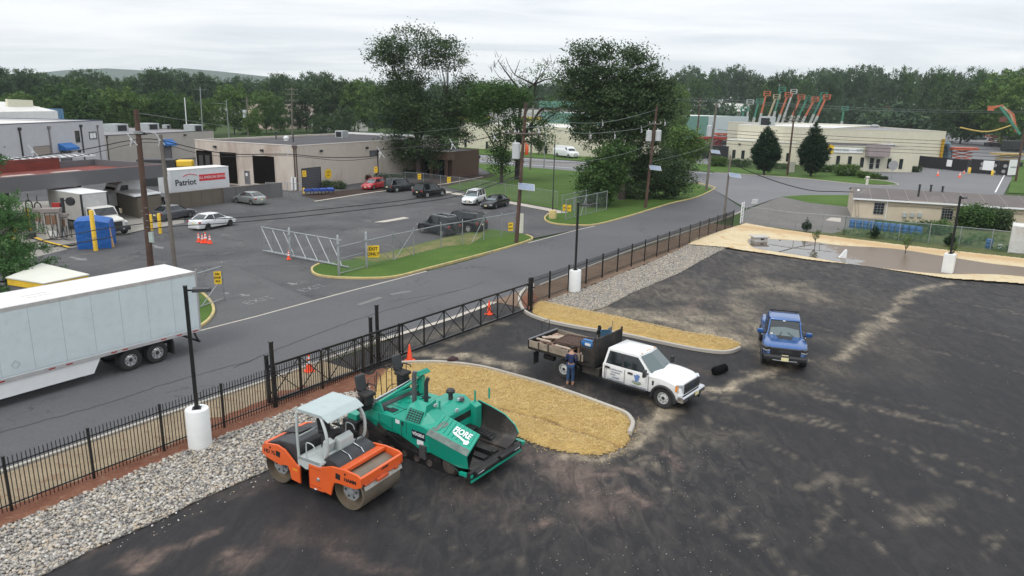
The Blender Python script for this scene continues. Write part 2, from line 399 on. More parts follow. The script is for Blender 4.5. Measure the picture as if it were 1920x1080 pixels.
# ---- main road beside the lot
near_k=[(-700,1190),(0,889),(290,788),(516,711),(710,641),(845,598),(902,577),(997,540),(1097,504),(1210,461),(1272,441),(1347,415),(1397,394)]
far_k=[(-420,800),(362,624),(480,594),(590,564),(740,525),(885,487),(998,452),(1080,432),(1120,421),(1180,405),(1255,382),(1305,370),(1337,355)]
sheet('road',near_k+far_k[::-1],.024,m_road)
strip('road_gutter_line',[(150,676),(362,624),(480,594),(590,564),(665,544),(740,525),(800,509)],.16,.03,m_walk)
strip('road_gutter_line',[(990,456),(1017,449),(1080,432),(1116,424)],.16,.03,m_walk)
kerb('kerb',[(0,887),(290,786),(516,709),(710,639)],kerb_c,.16,.13,-1)
kerb('kerb',[(1010,536),(1097,503),(1210,460),(1272,440),(1347,414),(1390,397)],kerb_c,.16,.13,-1)
strip('driveway_edge',[(712,639),(761,624),(845,598),(902,577),(985,545)],.35,.036,m_walk)
for pts,w_ in (([(440,690),(560,640),(700,590),(860,545)],.07),([(0,812),(190,760),(330,715),(470,678)],.06),([(730,566),(860,545),(905,530)],.05)):
 rr=random.Random(len(pts)); q=[G(*p)for p in pts]; q=smoothline([(p.x,p.y,0)for p in q],14); q=[(p.x+rr.uniform(-.06,.06),p.y+rr.uniform(-.06,.06))for p in q]
 strip('road_crack',q,w_,.029,M_('crack_fill',(.035,.035,.037),.9),True)
strip('road_wear',[(672,572),(700,563),(714,558)],.35,.028,ground_mat('worn_road',(.17,.165,.16),(.2,.195,.19),1,8,.9,.1,None,None,.3))
strip('road_wear',[(732,553),(752,549),(770,547)],.3,.028,bpy.data.materials['worn_road'])
# ---- park lawn, sidewalk
sheet('lawn',[(880,305),(1080,321),(1302,344),(1325,350),(1337,355),(1305,370),(1255,382),(1180,405),(1120,421),(1075,420),(1045,392),(965,378),(880,362),(835,350),(930,330)],.04,m_grass)
strip('sidewalk',[(815,357),(880,368),(965,382),(1030,394),(1060,401)],1.5,.05,m_walk)
sheet('planting_bed',[(560,366),(700,352),(870,328),(925,327),(935,333),(835,349),(700,362),(600,376)],.035,m_mulch)
strip('sidewalk',[(590,378),(700,361),(835,345),(905,332)],.5,.05,m_walk)
sheet('lawn',[(860,276),(1080,289),(1340,310),(1340,323),(1080,301),(880,288),(860,287)],.03,m_grass)
sheet('lawn',[(1303,306),(1480,325),(1585,325),(1660,338),(1684,347),(1600,344),(1491,333),(1303,320)],.035,m_grass)
sheet('lawn',[(1464,369),(1521,381),(1597,389),(1640,385),(1640,368),(1597,366),(1510,366)],.03,m_grass)
sheet('lawn',[(1890,362),(1905,300),(2100,300),(2100,372),(1940,364)],.04,m_grass)
kerb('kerb',[(1620,336),(1660,340),(1684,347),(1650,348),(1600,345),(1491,334),(1340,324)],kerb_c,.16,.14,1)
m_apron=ground_mat('parking_asphalt',(.15,.15,.155),(.18,.18,.185),.1,9,.9,.1,None,None,.2)
sheet('parking_pavement',[(1626,340),(1585,325),(1720,308),(1770,250),(2100,250),(2100,330),(1895,340),(1878,372),(1681,349)],.03,m_apron)
sheet('parking_pavement',[(1240,275),(1370,262),(1362,310),(1345,312),(1240,300)],.03,m_apron)
strip('parking_line',[(1884,327),(1866,361)],.2,.036,white_p)
sheet('back_lot_pavement',[(1392,397),(1464,369),(1521,381),(1597,389),(1640,395),(1640,455),(1560,440),(1440,425),(1400,421),(1388,420)],.0215,ground_mat('old_asphalt',(.12,.115,.11),(.17,.16,.15),.2,7,.9,.2,(.2,.18,.15),cracks((.05,.05,.05),.3,.008),.25))
sheet('pavement_patch',[(1548,413),(1558,408),(1577,409),(1576,417)],.022,m_walk)
# ---- kerbed islands in the yard
def island(outline,mat_,kpx,km,h=.12,side=1,name='grass_island'):
 P=[G(*p)for p in outline]; P=[(v.x,v.y)for v in smoothline([(p.x,p.y,0)for p in P]+[(P[0].x,P[0].y,0)],4)][:-1]
 o=MB().prism(P,-.03,h).build(name,mat_); o['kind']='structure'
 if kpx:kerb('kerb',kpx,km,.17,h+.04,side)
 return o
islA=[(587,505),(592,514),(606,519),(640,522),(690,523),(740,520),(800,505),(880,484),(950,465),(988,453),(996,448),(985,442),(960,438),(915,432),(870,440),(800,456),(740,472),(690,485),(640,492),(600,498)]
island(islA,m_grass,[(600,497),(588,504),(590,513),(606,519),(640,522),(690,523),(740,520),(800,505),(880,484),(950,465),(990,452),(996,447),(985,442)],kerb_y,.12,-1)
dp=[(660,486),(720,478),(800,457),(870,441),(915,433),(905,445),(880,462),(840,464),(800,473),(740,488),(700,494)]
sheet('worn_ground',dp,.125,m_dirtgrass)
sheet('grass_patch',[(900,470),(945,452),(975,444),(985,448),(950,462),(905,475)],.129,m_grass)
# island at the park corner
island([(1023,409),(1030,417),(1045,421),(1085,421),(1118,421),(1180,405),(1140,396),(1060,401),(1040,402)],m_grass,[(1030,402),(1023,409),(1027,416),(1045,421),(1080,423),(1118,421.5),(1180,405.5),(1255,382.5),(1305,370.5),(1336,356),(1338,352),(1325,348),(1302,343)],kerb_y,.12,-1)
# island behind the trailer
island([(365,545),(380,556),(393,570),(398,585),(390,600),(375,612),(330,620),(330,560)],m_grass,[(366,544),(380,555),(393,569),(398,585),(390,600),(372,614),(355,620)],kerb_y,.12,1)
# ---- painted arrows and words
def arrow(px0,px1,wd=.28):
 a,b_=G(*px0),G(*px1); d=Vector((b_.x-a.x,b_.y-a.y)); L=d.length; d.normalize(); n_=Vector((-d.y,d.x)); mb=MB()
 f=lambda s,q:(a.x+d.x*s+n_.x*q,a.y+d.y*s+n_.y*q,0)
 mb.sheet([f(0,-wd/3),f(L*.55,-wd/3),f(L*.55,wd/3),f(0,wd/3)],.0225); mb.sheet([f(L*.55,-wd),f(L,0),f(L*.55,wd)],.0225)
 o=mb.build('road_arrow',wornw); o['kind']='structure'
wornw=ground_mat('worn_road_paint',(.11,.11,.11),(.28,.28,.28),2.5,9,.85,.1,None,None,.3)
for a,b_,wd in (((450,552),(467,556),.4),((540,531),(557,534),.4),((856,502),(873,498),.4),((131,482),(164,489),.5),((286,460),(305,467),.5),((428,552),(420,549),.3)):arrow(a,b_,wd)
for body,c,l,u,s_ in (('EXIT',(486,563),(470,567),(480,556),1.25),('EXIT',(586,540),(571,544),(580,534),1.25)):
 C=G(*c,.024); r_=C-G(*l,.024); u_=G(*u,.024)-C
 o=text(body,s_,wornw,None,TM(C,r_,u_),'road_lettering',.001,sx=.85); o['kind']='structure'
# ================================================================== the new lot: black asphalt with swept dust
GX,GY=np.meshgrid(np.arange(-22,62,.22),np.arange(9,80,.22),indexing='ij')
lx,ly=GX.ravel(),GY.ravel()
def gp(pts):return [(G(*p).x,G(*p).y)for p in pts]
TAN=[([(1780,530),(1725,541),(1692,560),(1660,595),(1620,635),(1590,660),(1572,674)],.34,.95),([(1440,530),(1520,556)],1.3,.55),([(1390,548),(1500,533)],.7,.45),
       ([(1140,584),(1230,598),(1310,618),(1395,642)],.75,.9),([(1150,588),(1240,592),(1340,600)],1.1,.55),([(1290,590),(1350,612)],1.2,.6),([(1250,555),(1330,560)],1.0,.25),([(1380,560),(1420,625)],1.0,.5),([(1395,640),(1440,665),(1450,690)],.5,.6),
       ([(1312,731),(1345,729),(1374,730)],.32,1.0),([(1374,728),(1420,705),(1450,692),(1520,676)],.28,.75),([(1245,765),(1222,795),(1200,815)],.38,1.0),([(1205,800),(1195,838)],.4,.9),([(1060,858),(1120,860),(1190,845)],.28,.9),
       ([(820,668),(880,668),(930,680),(975,690)],.34,.95),([(755,665),(820,662)],.4,.55),([(850,645),(900,622),(930,606)],.35,.45),([(780,640),(860,612)],.6,.3),([(985,655),(1010,650)],.4,.5),
       ([(1632,905),(1580,902),(1545,908),(1508,910)],.16,.75),([(1575,905),(1556,945),(1540,975),(1524,1022)],.16,.55),([(1700,988),(1730,960),(1790,945)],.3,.45),([(1706,968),(1716,985)],.12,.9),([(1888,1005),(1874,1022),(1872,1045)],.13,.8),([(1382,948),(1352,985)],.14,.5),
       ([(1330,745),(1460,775),(1560,800)],.12,.35),([(1500,735),(1600,760),(1780,800)],.12,.4),([(1560,640),(1640,652)],.8,.25),([(1450,720),(1500,726)],.7,.2),([(1200,740),(1215,752)],.3,.5),([(1215,860),(1240,885)],.1,.55),([(1160,850),(1235,885)],.12,.4),([(1110,700),(1150,705)],.3,.3),([(1250,830),(1320,815),(1400,820)],.5,.16),
       ([(1700,500),(1780,512)],.4,.3),([(1395,510),(1440,500)],1.6,.18),([(1650,560),(1700,700)],1.2,.12),([(1120,780),(1060,690)],.5,.12),([(1150,560),(1300,530)],2.2,.18),([(1350,560),(1560,560)],2.4,.14),([(1540,680),(1570,700)],.9,.3)]
PINK=[([(1110,884),(1170,884),(1205,892)],.2,.85),([(1050,868),(1090,905),(1120,945)],.9,.55),([(1262,845),(1275,880)],.16,.8),([(1160,920),(1200,940)],.25,.7),([(1005,985),(1030,972)],.2,.8),([(237,1044),(270,1058),(300,1040)],.28,.8),([(326,1034),(385,1004)],.16,.75),([(420,1048),(455,1058)],.24,.85),([(205,1005),(150,1040)],.3,.6),([(500,1030),(480,1060)],.3,.5),
  ([(630,1024),(690,1055),(770,1075)],.22,.5),([(970,850),(1040,868)],.4,.6),([(540,1000),(640,1010)],.5,.3),([(1330,700),(1300,690)],.4,.3),([(1395,470),(1500,486)],.8,.4),([(880,930),(960,960)],.8,.2),([(300,950),(500,900)],.5,.25),([(1290,585),(1310,560)],.5,.4)]
_g=np.random.RandomState(5).rand(4,128,128)
def vnoise(x,y,f,k=0):
 u,v=x*f+500,y*f+500; i,j=np.floor(u).astype(int),np.floor(v).astype(int); fu,fv=u-i,v-j; i %= 127; j %= 127; g=_g[k]
 fu=fu*fu*(3-2*fu); fv=fv*fv*(3-2*fv)
 return g[i,j]*(1-fu)*(1-fv)+g[i+1,j]*fu*(1-fv)+g[i,j+1]*(1-fu)*fv+g[i+1,j+1]*fu*fv
def fbm(x,y,f,k=0,o=4):return sum(vnoise(x,y,f*2**i,(k+i)% 4)*.5**i for i in range(o))/sum(.5**i for i in range(o))
def dustmap(lst,X,Y):
 X,Y=X+(fbm(X,Y,.9,0)-.5)*1.3+(fbm(X,Y,3.5,2)-.5)*.5,Y+(fbm(X,Y,.9,1)-.5)*1.3+(fbm(X,Y,3.5,3)-.5)*.5
 d=np.zeros(X.shape)
 for pts,wd,s_ in lst:
  q=gp(pts); D=dseg(X,Y,q)
  d=np.maximum(d,s_*np.exp(-(D/wd)**2*.75)*(.25+1.15*fbm(X,Y,1.6,1)))
 return d
for a,b_ in (((1400,690),(1900,815)),((1385,700),(1900,840)),((1370,735),(1900,905)),((1360,745),(1900,935)),((1300,780),(1800,1000)),((1280,800),(1700,1060)),((1250,560),(1920,700)),((1500,560),(1920,640)),((1130,850),(1500,1080)),((900,920),(1000,1080)),((760,950),(900,1080)),((1450,520),(1920,590)),((300,1000),(480,910))):
 TAN.append(([a,((a[0]+b_[0])/2,(a[1]+b_[1])/2-8),b_],.055,.3))
TAN=[(p_,w_*(.7 if p_[0][1]>890 else 1),s_*(.5 if p_[0][1]>890 else 1.1 if p_[0][0]<1460 else .9))for p_,w_,s_ in TAN]; PINK=[(p_,w_*.85,s_*.72)for p_,w_,s_ in PINK]
tan,pink=dustmap(TAN,lx,ly),dustmap(PINK,lx,ly)
base_d=np.clip((ly-34)/30,0,1)*.10*(.3+1.4*fbm(lx,ly,.18,2))+np.clip(1-np.hypot(lx-3,ly-24)/9,0,1)*.08+.02
n0,n1_=GX.shape
idx=np.arange(n0*n1_).reshape(n0,n1_)
F=np.stack([idx[:-1,:-1],idx[1:,:-1],idx[1:,1:],idx[:-1,1:]],-1).reshape(-1,4)
# keep only what lies on the lot side of the fence
cx,cy=lx[F].mean(1),ly[F].mean(1)
sd=(cx-NO.x)*FN.x+(cy-NO.y)*FN.y
keep=(sd>-2.5)& ~((sd<.1)& ((cx-FO.x)*FU.x+(cy-FO.y)*FU.y>2))& ~((sd<.1)& ((cx-NO.x)*FU.x+(cy-NO.y)*FU.y<14.5))
me=np_mesh('lot_pavement',np.stack([lx,ly,np.full(lx.shape,.016)],-1),F[keep],None or [bpy.data.materials.new('tmp')])
m,t,b=newmat('new_asphalt')
def at(t,n):
 a=N(t,'ShaderNodeAttribute'); a.attribute_name=n; return a.outputs['Fac']
big=noise(t,.22,7,.6,'Object',.6,(1,.35,1,R(-35))); fine=noise(t,9,6,.8); med=noise(t,1.7,8,.68,'Object',1.2,(1,.45,1,R(-60)))
c0=ramp(t,big,[(.3,(.009,.0087,.0102)),(.55,(.0155,.015,.017)),(.78,(.030,.0285,.0305))])
c0=mixc(t,1.0,c0,ramp(t,fine,[(.3,.72),(.72,1.35)]),'MULTIPLY')
brk=mth(t,'MULTIPLY',ramp(t,med,[(.25,.15),(.72,1.35)]),ramp(t,noise(t,5,8,.8),[(.36,.45),(.62,1.2)]))
dust=mth(t,'MULTIPLY',at(t,'tan'),brk,True); pk=mth(t,'MULTIPLY',at(t,'pink'),brk,True); bs=mth(t,'MULTIPLY',mth(t,'MULTIPLY',at(t,'base'),ramp(t,med,[(.42,0),(.75,3.2)])),1.0,True)
c1=mixc(t,bs,c0,(.26,.22,.18)); c1=mixc(t,dust,c1,(.36,.30,.215)); c1=mixc(t,pk,c1,(.27,.185,.145))
spk=N(t,'ShaderNodeTexVoronoi'); spk.inputs['Scale'].default_value=5.5; tcc=N(t,'ShaderNodeTexCoord'); t.links.new(tcc.outputs['Object'],spk.inputs['Vector'])
sp=ramp(t,spk.outputs['Distance'],[(.015,.12),(.03,0)]); sp=mth(t,'MULTIPLY',sp,ramp(t,noise(t,.7,5,.6),[(.48,0),(.6,1)]))
c1=mixc(t,sp,c1,(.38,.35,.31))
t.links.new(c1,b.inputs['Base Color']); t.links.new(ramp(t,big,[(.3,.62),(.7,.85)]),b.inputs['Roughness']); b.inputs['Specular IOR Level'].default_value=.35
bump(t,b,fine,.35,.02)
me.materials[0]=m
vattr(me,'tan',tan); vattr(me,'pink',pink); vattr(me,'base',base_d)
o=link('lot_pavement',me); o['kind']='structure'
# ---- soil and matted verge under the fence, between kerb and gravel
def band(name,s0,s1,n0_,n1_,z,mat_,org,seg=1.0,jit=.0,h=0):
 k=int((s1-s0)/seg)+1; A,B=[],[]
 for i in range(k+1):
  s_=s0+(s1-s0)*i/k; ja=rs.uniform(-jit,jit); jb=rs.uniform(-jit,jit)
  a=along(org,s_,n0_+ja); c=along(org,s_,n1_+jb); A.append((a.x,a.y)); B.append((c.x,c.y))
 mb=MB(); n=len(A); mb.add([(x,y,z)for x,y in A]+[(x,y,z)for x,y in B],[(i,i+1,n+i+1,n+i)for i in range(n-1)][::1])
 mb.f=[f[::-1]for f in mb.f]
 o=mb.build(name,mat_); o['kind']='structure'; return o
k0=(Vector((G(290,788).x,G(290,788).y))-NO).dot(FN)
band('verge',-9,14.6,k0+.1,.05,.045,m_verge,NO,1)
band('soil_strip',-9,14.6,-.35,.75,.06,m_soil,NO,.35,.12)
band('soil_strip',6.5,12.0,-1.1,-.2,.052,m_soil,NO,.35,.25)
band('soil_strip',11.5,15.6,.3,2.2,.064,m_soil,NO,.35,.15)
LEN2=2.44*16.4
k1=(Vector((G(1160,481).x,G(1160,481).y))-FO).dot(FN)
m_soilb=ground_mat('brown_soil',(.15,.105,.075),(.23,.165,.12),.5,9,.95,.5,(.20,.085,.055),None,.35,.1)
band('verge',-.5,LEN2,k1+.12,.3,.045,m_soilb,FO,1)
band('soil_strip',-.3,LEN2,.0,.45,.055,m_soilb,FO,.4,.08)
# ---- gravel beds (real stones over a stony base)
m,t,b=newmat('river_stone')
a_=N(t,'ShaderNodeAttribute'); a_.attribute_name='tone'
c0=ramp(t,a_.outputs['Fac'],[(0,(.17,.16,.155)),(.25,(.30,.285,.265)),(.5,(.40,.37,.325)),(.68,(.45,.365,.265)),(.85,(.50,.47,.42)),(1,(.60,.58,.53))])
c0=mixc(t,1.0,c0,ramp(t,noise(t,14,4,.6),[(.3,.82),(.7,1.12)]),'MULTIPLY')
t.links.new(c0,b.inputs['Base Color']); b.inputs['Roughness'].default_value=.8; m_stone=m
ph=(1+5**.5)/2
IV=np.array([(-1,ph,0),(1,ph,0),(-1,-ph,0),(1,-ph,0),(0,-1,ph),(0,1,ph),(0,-1,-ph),(0,1,-ph),(ph,0,-1),(ph,0,1),(-ph,0,-1),(-ph,0,1)],float)/math.hypot(1,ph)
IF=np.array([(0,11,5),(0,5,1),(0,1,7),(0,7,10),(0,10,11),(1,5,9),(5,11,4),(11,10,2),(10,7,6),(7,1,8),(3,9,4),(3,4,2),(3,2,6),(3,6,8),(3,8,9),(4,9,5),(2,4,11),(6,2,10),(8,6,7),(9,8,1)])
def sample_poly(poly,n,seed=1):
 r_=np.random.RandomState(seed); P=np.array(poly)[:,:2]; lo,hi=P.min(0),P.max(0); out_=np.zeros((0,2))
 while len(out_)<n:
  q=lo+(hi-lo)*r_.rand(n*2,2); out_=np.vstack([out_,q[inpoly(q[:,0],q[:,1],poly)]])
 return out_[:n]
def stones(name,poly,n,smin,smax,z,seed,tone=(0,1),lab=None,mat_=None):
 r_=np.random.RandomState(seed); P=sample_poly(poly,n,seed)
 s_=smin+(smax-smin)*r_.rand(n)**2
 V=IV[None]*(1+r_.uniform(-.22,.22,(n,12,1))); V=V*(s_[:,None]*.5)[:,:,None]*np.stack([r_.uniform(.8,1.3,n),r_.uniform(.65,1,n),r_.uniform(.45,.75,n)],-1)[:,None,:]
 a=r_.rand(n)*6.283; ca,sa=np.cos(a)[:,None],np.sin(a)[:,None]; tl=r_.uniform(-.5,.5,n)[:,None]
 x,y,zz=V[...,0],V[...,1],V[...,2]; zz,y=zz*np.cos(tl)+y*np.sin(tl),y*np.cos(tl)-zz*np.sin(tl)
 X=x*ca-y*sa+P[:,0:1]; Y=x*sa+y*ca+P[:,1:2]; Z=zz+z+(s_*r_.uniform(.05,.45,n))[:,None]
 F_=(IF[None]+12*np.arange(n)[:,None,None]).reshape(-1,3)
 me=np_mesh(name,np.stack([X,Y,Z],-1).reshape(-1,3),F_,mat_ or m_stone,smooth=True)
 tn=tone[0]+(tone[1]-tone[0])*r_.rand(n); vattr(me,'tone',np.repeat(tn,12)); o=link(name,me); o['kind']='stuff'
 if lab:o['label']=lab
 return o
grav1=[NO+FU*s_+FN*n_ for s_,n_ in ((-9,.72),(-4,.7),(-2.4,1.0),(-1.6,.75),(2,.7),(5,.55),(8,.6),(11.5,.7),(12.5,1.1),(13.3,1.7))]
g1e=[Vector((p.x,p.y))for p in [G(690,722),G(705,760),G(500,884),G(364,944),G(311,972),G(178,1030),G(83,1080),G(-60,1140)]]
grav1=[(p.x,p.y)for p in grav1+g1e]
m_gb=ground_mat('stony_ground',(.16,.15,.14),(.30,.28,.25),2,16,.95,.8,None,None,.5)
o=MB().sheet(grav1,.03).build('gravel_bed',m_gb); o['kind']='structure'
stones('gravel',grav1,23000,.045,.145,.04,3,lab='pale river stones banked along the black fence beside the roller')
edge=[(q[0]+rs.normal(0,.12),q[1]+rs.normal(0,.12))for q in grav1]
grav2=gp([(1022,567),(1060,553),(1100,541),(1155,518),(1210,497),(1272,470),(1290,459),(1362,465),(1310,492),(1272,514),(1185,550),(1130,579),(1100,586),(1060,578),(1035,573)])
o=MB().sheet(grav2,.035).build('gravel_bed',ground_mat('fine_gravel_ground',(.22,.2,.17),(.33,.30,.26),2,16,.95,.8,None,None,.4)); o['kind']='structure'
stones('gravel',grav2,15000,.06,.15,.035,5,(.05,.8),lab='fine grey gravel strip between far fence and black asphalt')
# loose crumbs swept over the asphalt
lotp=gp([(520,1000),(500,900),(640,970),(760,930),(980,880),(1200,870),(1400,740),(1560,700),(1560,520),(1900,560),(2000,1080),(300,1080)])
stones('loose_stones',lotp,420,.012,.035,.02,9,(.1,.7),lab='loose crumbs of stone scattered on the black asphalt')
stones('loose_stones',gp([(1000,850),(1200,850),(1400,830),(1450,1080),(1000,1080)]),260,.015,.045,.02,10,(.1,.8),lab='pebbles scattered below the tip of the straw island')
stones('loose_stones',grav1[:0]+gp([(200,1020),(511,882),(530,895),(215,1045)]),45,.03,.09,.02,11,(.3,1),lab='stray stones rolled off the gravel bed onto asphalt')
# ---- straw covered islands
m,t,b=newmat('straw_mulch')
c0=ramp(t,noise(t,1.1,8,.65,'Object',.5),[(.28,(.40,.26,.085)),(.5,(.52,.36,.13)),(.75,(.62,.45,.185))])
c0=mixc(t,1.0,c0,ramp(t,noise(t,22,5,.8),[(.3,.6),(.72,1.3)]),'MULTIPLY'); c0=mixc(t,at(t,'dirt'),c0,(.13,.075,.04))
t.links.new(c0,b.inputs['Base Color']); b.inputs['Roughness'].default_value=.95; b.inputs['Specular IOR Level'].default_value=.1; bump(t,b,noise(t,24,5,.8),.8,.04); m_straw=m
m,t,b=newmat('straw_blade'); a_=N(t,'ShaderNodeAttribute'); a_.attribute_name='tone'
t.links.new(ramp(t,a_.outputs['Fac'],[(0,(.36,.23,.075)),(.5,(.56,.39,.15)),(1,(.72,.56,.28))]),b.inputs['Base Color']); b.inputs['Roughness'].default_value=.8; m_blade=m
def blades(name,P,Z,n,seed,L=(.06,.16),wd=.011,mat_=None,lift=.05,up=.25,lab=None):
 r_=np.random.RandomState(seed); n=len(P); a=r_.rand(n)*6.283; l=r_.uniform(*L,n)/2; e_=r_.normal(0,up,n)
 dx,dy,dz=np.cos(a)*l*np.cos(e_),np.sin(a)*l*np.cos(e_),np.sin(e_)*l
 px_,py_=-np.sin(a)*wd/2,np.cos(a)*wd/2; cz=Z+r_.uniform(.0,lift,n)+np.abs(dz)
 V=np.stack([np.stack([P[:,0]-dx-px_,P[:,1]-dy-py_,cz-dz],-1),np.stack([P[:,0]+dx-px_,P[:,1]+dy-py_,cz+dz],-1),np.stack([P[:,0]+dx+px_,P[:,1]+dy+py_,cz+dz],-1),np.stack([P[:,0]-dx+px_,P[:,1]-dy+py_,cz-dz],-1)],1)
 me=np_mesh(name,V.reshape(-1,3),np.arange(4*n).reshape(n,4),mat_ or m_blade); vattr(me,'tone',np.repeat(r_.rand(n),4)); o=link(name,me); o['kind']='stuff'
 if lab:o['label']=lab
 return o
def mound(name,poly,h,mat_,fur=(),res=.12,z0=.03,nz=.03,seed=1,edge_w=.5):
 P=np.array(poly); lo,hi=P.min(0),P.max(0)
 X,Y=np.meshgrid(np.arange(lo[0],hi[0],res),np.arange(lo[1],hi[1],res),indexing='ij'); x,y=X.ravel(),Y.ravel()
 ins=inpoly(x,y,poly); D=dseg(x,y,list(map(tuple,poly))+[tuple(poly[0])]); D=np.where(ins,D,-D)
 s_=np.clip((D+.08)/edge_w,0,1); s_=s_*s_*(3-2*s_)
 r_=np.random.RandomState(seed); g=r_.rand(64,64)
 def vn(f):
  u,v=x*f % 63,y*f % 63; i,j=u.astype(int),v.astype(int); fu,fv=u-i,v-j; fu=fu*fu*(3-2*fu); fv=fv*fv*(3-2*fv)
  return g[i,j]*(1-fu)*(1-fv)+g[i+1,j]*fu*(1-fv)+g[i,j+1]*(1-fu)*fv+g[i+1,j+1]*fu*fv
 z=z0+h*s_+nz*(vn(1.1)-.5)*s_*2+nz*.5*(vn(4.)-.5)+.0
 dirt=np.clip(.75-np.clip(D,0,9)/.09,0,.6)*vn(3.)
 for q,wd in fur:
  q2=gp(q); q2=[(v.x,v.y)for v in smoothline([(a[0],a[1],0)for a in q2],6)]; dd=dseg(x,y,q2)+(vn(5.)-.5)*.06
  z-=.07*np.exp(-(dd/wd)**2); dirt=np.maximum(dirt,.95*np.exp(-(dd/wd)**2*1.3)*(.5+.8*vn(2.3)))
 id_=np.arange(len(x)).reshape(X.shape); F_=np.stack([id_[:-1,:-1],id_[1:,:-1],id_[1:,1:],id_[:-1,1:]],-1).reshape(-1,4)
 F_=F_[(D[F_]>-.1).all(1)]
 me=np_mesh(name,np.stack([x,y,z],-1),F_,mat_,smooth=True); vattr(me,'dirt',np.clip(dirt,0,1)); o=link(name,me); o['kind']='structure'
 def hz(Q):
  i=np.clip(((Q[:,0]-lo[0])/res).astype(int),0,X.shape[0]-1); j=np.clip(((Q[:,1]-lo[1])/res).astype(int),0,X.shape[1]-1); return z.reshape(X.shape)[i,j]
 return o,hz
isl1k=[(742,684),(770,682),(830,682),(900,690),(960,705),(1020,722),(1080,742),(1140,764),(1175,778),(1188,792),(1190,802),(1184,817)]
isl1=[(745,687),(770,685),(830,685),(900,693),(960,708),(1020,725),(1080,745),(1140,767),(1172,781),(1182,793),(1183,806),(1178,818),(1178,828),(1163,843),(1140,850),(1110,854),(1075,850),(1030,842),(985,826),(930,806),(860,790),(800,790),(720,770),(700,745),(715,705)]
def sm(poly):return [(v.x,v.y)for v in smoothline([(p[0],p[1],0)for p in poly]+[(poly[0][0],poly[0][1],0)],5)][:-1]
i1=sm(gp(isl1)); o,hz1=mound('straw_island',i1,.13,m_straw,[([(855,745),(900,760),(960,778),(1020,792),(1080,815),(1130,832),(1165,843)],.13),([(1000,783),(1030,800)],.05)],seed=2)
P=sample_poly(i1,30000,21); fq=gp([(855,745),(900,760),(960,778),(1020,792),(1080,815),(1130,832),(1165,843)]); P=P[dseg(P[:,0],P[:,1],fq)>.09+.1*fbm(P[:,0],P[:,1],3,1)]; blades('straw',P,hz1(P),0,22,lab='golden straw mulch spread over the island beside the paver')
P=np.array([(p[0]+rs.normal(0,.22),p[1]+rs.normal(0,.22))for p in [i1[k % len(i1)]for k in rs.randint(0,len(i1),900)]]); P=P+rs.normal(0,.12,P.shape)
blades('straw',P,np.full(len(P),.03),0,23,lab='loose straw blown off the near island edge')
kerb('kerb',isl1k,kerb_c,.17,.19,-1)
isl2k=[(996,541),(985,547),(976,560),(980,577),(992,590),(1022,602),(1060,611),(1110,620),(1170,629),(1235,643),(1300,656),(1345,662),(1368,661),(1384,655)]
isl2=[(1000,575),(1010,568),(1035,571),(1100,585),(1160,597),(1222,611),(1285,625),(1335,632),(1375,641),(1388,647),(1382,654),(1366,659),(1345,660),(1300,654),(1235,640),(1170,627),(1110,617),(1060,608),(1022,599),(1000,588)]
i2=sm(gp(isl2)); o,hz2=mound('straw_island',i2,.13,m_straw,[([(1320,640),(1350,650)],.12)],seed=5)
P=sample_poly(i2,16000,31); blades('straw',P,hz2(P),0,32,lab='golden straw mulch on the long island behind the dump truck')
kerb('kerb',isl2k,kerb_c,.17,.19,-1)
sheet('soil_strip',[(996,545),(1010,560),(1000,578),(988,585),(980,574),(978,560)],.066,m_soil)
# ---- detention basin: straw blanket, mud and standing water
basin=gp([(1287,461),(1300,450),(1385,424),(1397,420),(1440,428),(1500,437),(1580,448),(1680,460),(1800,474),(1920,487),(2080,510),(2080,560),(1920,536),(1774,525),(1619,499),(1520,490),(1436,478),(1380,471),(1362,467)])
pond_px=[(1403,455),(1410,447),(1450,449),(1521,454),(1577,461),(1675,467),(1774,482),(1858,495),(1920,502),(2060,520),(2060,535),(1920,519),(1844,514),(1765,514),(1660,504),(1591,495),(1521,483),(1433,469),(1412,464)]
pond=sm(gp(pond_px))
res=.2; P_=np.array(basin); lo,hi=P_.min(0),P_.max(0)
X,Y=np.meshgrid(np.arange(lo[0],hi[0],res),np.arange(lo[1],hi[1],res),indexing='ij'); x,y=X.ravel(),Y.ravel()
ins=inpoly(x,y,basin); D=dseg(x,y,pond+[pond[0]]); D=np.where(inpoly(x,y,pond),-D,D)
z=np.where(D>0,.035+.12*np.clip(D/2.5,0,1),.02); z+=rs.rand(len(x))*.008
id_=np.arange(len(x)).reshape(X.shape); F_=np.stack([id_[:-1,:-1],id_[1:,:-1],id_[1:,1:],id_[:-1,1:]],-1).reshape(-1,4); F_=F_[ins[F_].all(1)]
m,t,b=newmat('basin_blanket')
c0=ramp(t,noise(t,.55,7,.6,'Object',.8),[(.3,(.55,.44,.27)),(.52,(.62,.52,.345)),(.7,(.50,.33,.165))])
c0=mixc(t,1.0,c0,ramp(t,noise(t,7,6,.75),[(.3,.8),(.72,1.15)]),'MULTIPLY')
c0=mixc(t,mth(t,'MULTIPLY',at(t,'far'),.75),c0,(.46,.30,.15)); c0=mixc(t,at(t,'mud'),c0,(.10,.072,.05)); t.links.new(c0,b.inputs['Base Color']); b.inputs['Roughness'].default_value=.92; b.inputs['Specular IOR Level'].default_value=.15
bump(t,b,noise(t,9,6,.75),.5,.05)
me=np_mesh('basin_bank',np.stack([x,y,z],-1),F_,m,smooth=True); vattr(me,'mud',np.clip((.15-D)/.35,0,1)*np.where(D>-5,1,1))
ff=gp([(1395,428),(1500,441),(1580,452),(1680,465),(1800,479),(1920,492),(2080,514)]); vattr(me,'far',np.exp(-(dseg(x,y,ff)/1.3)**2)); o=link('basin_bank',me); o['kind']='structure'
sheet_o=None
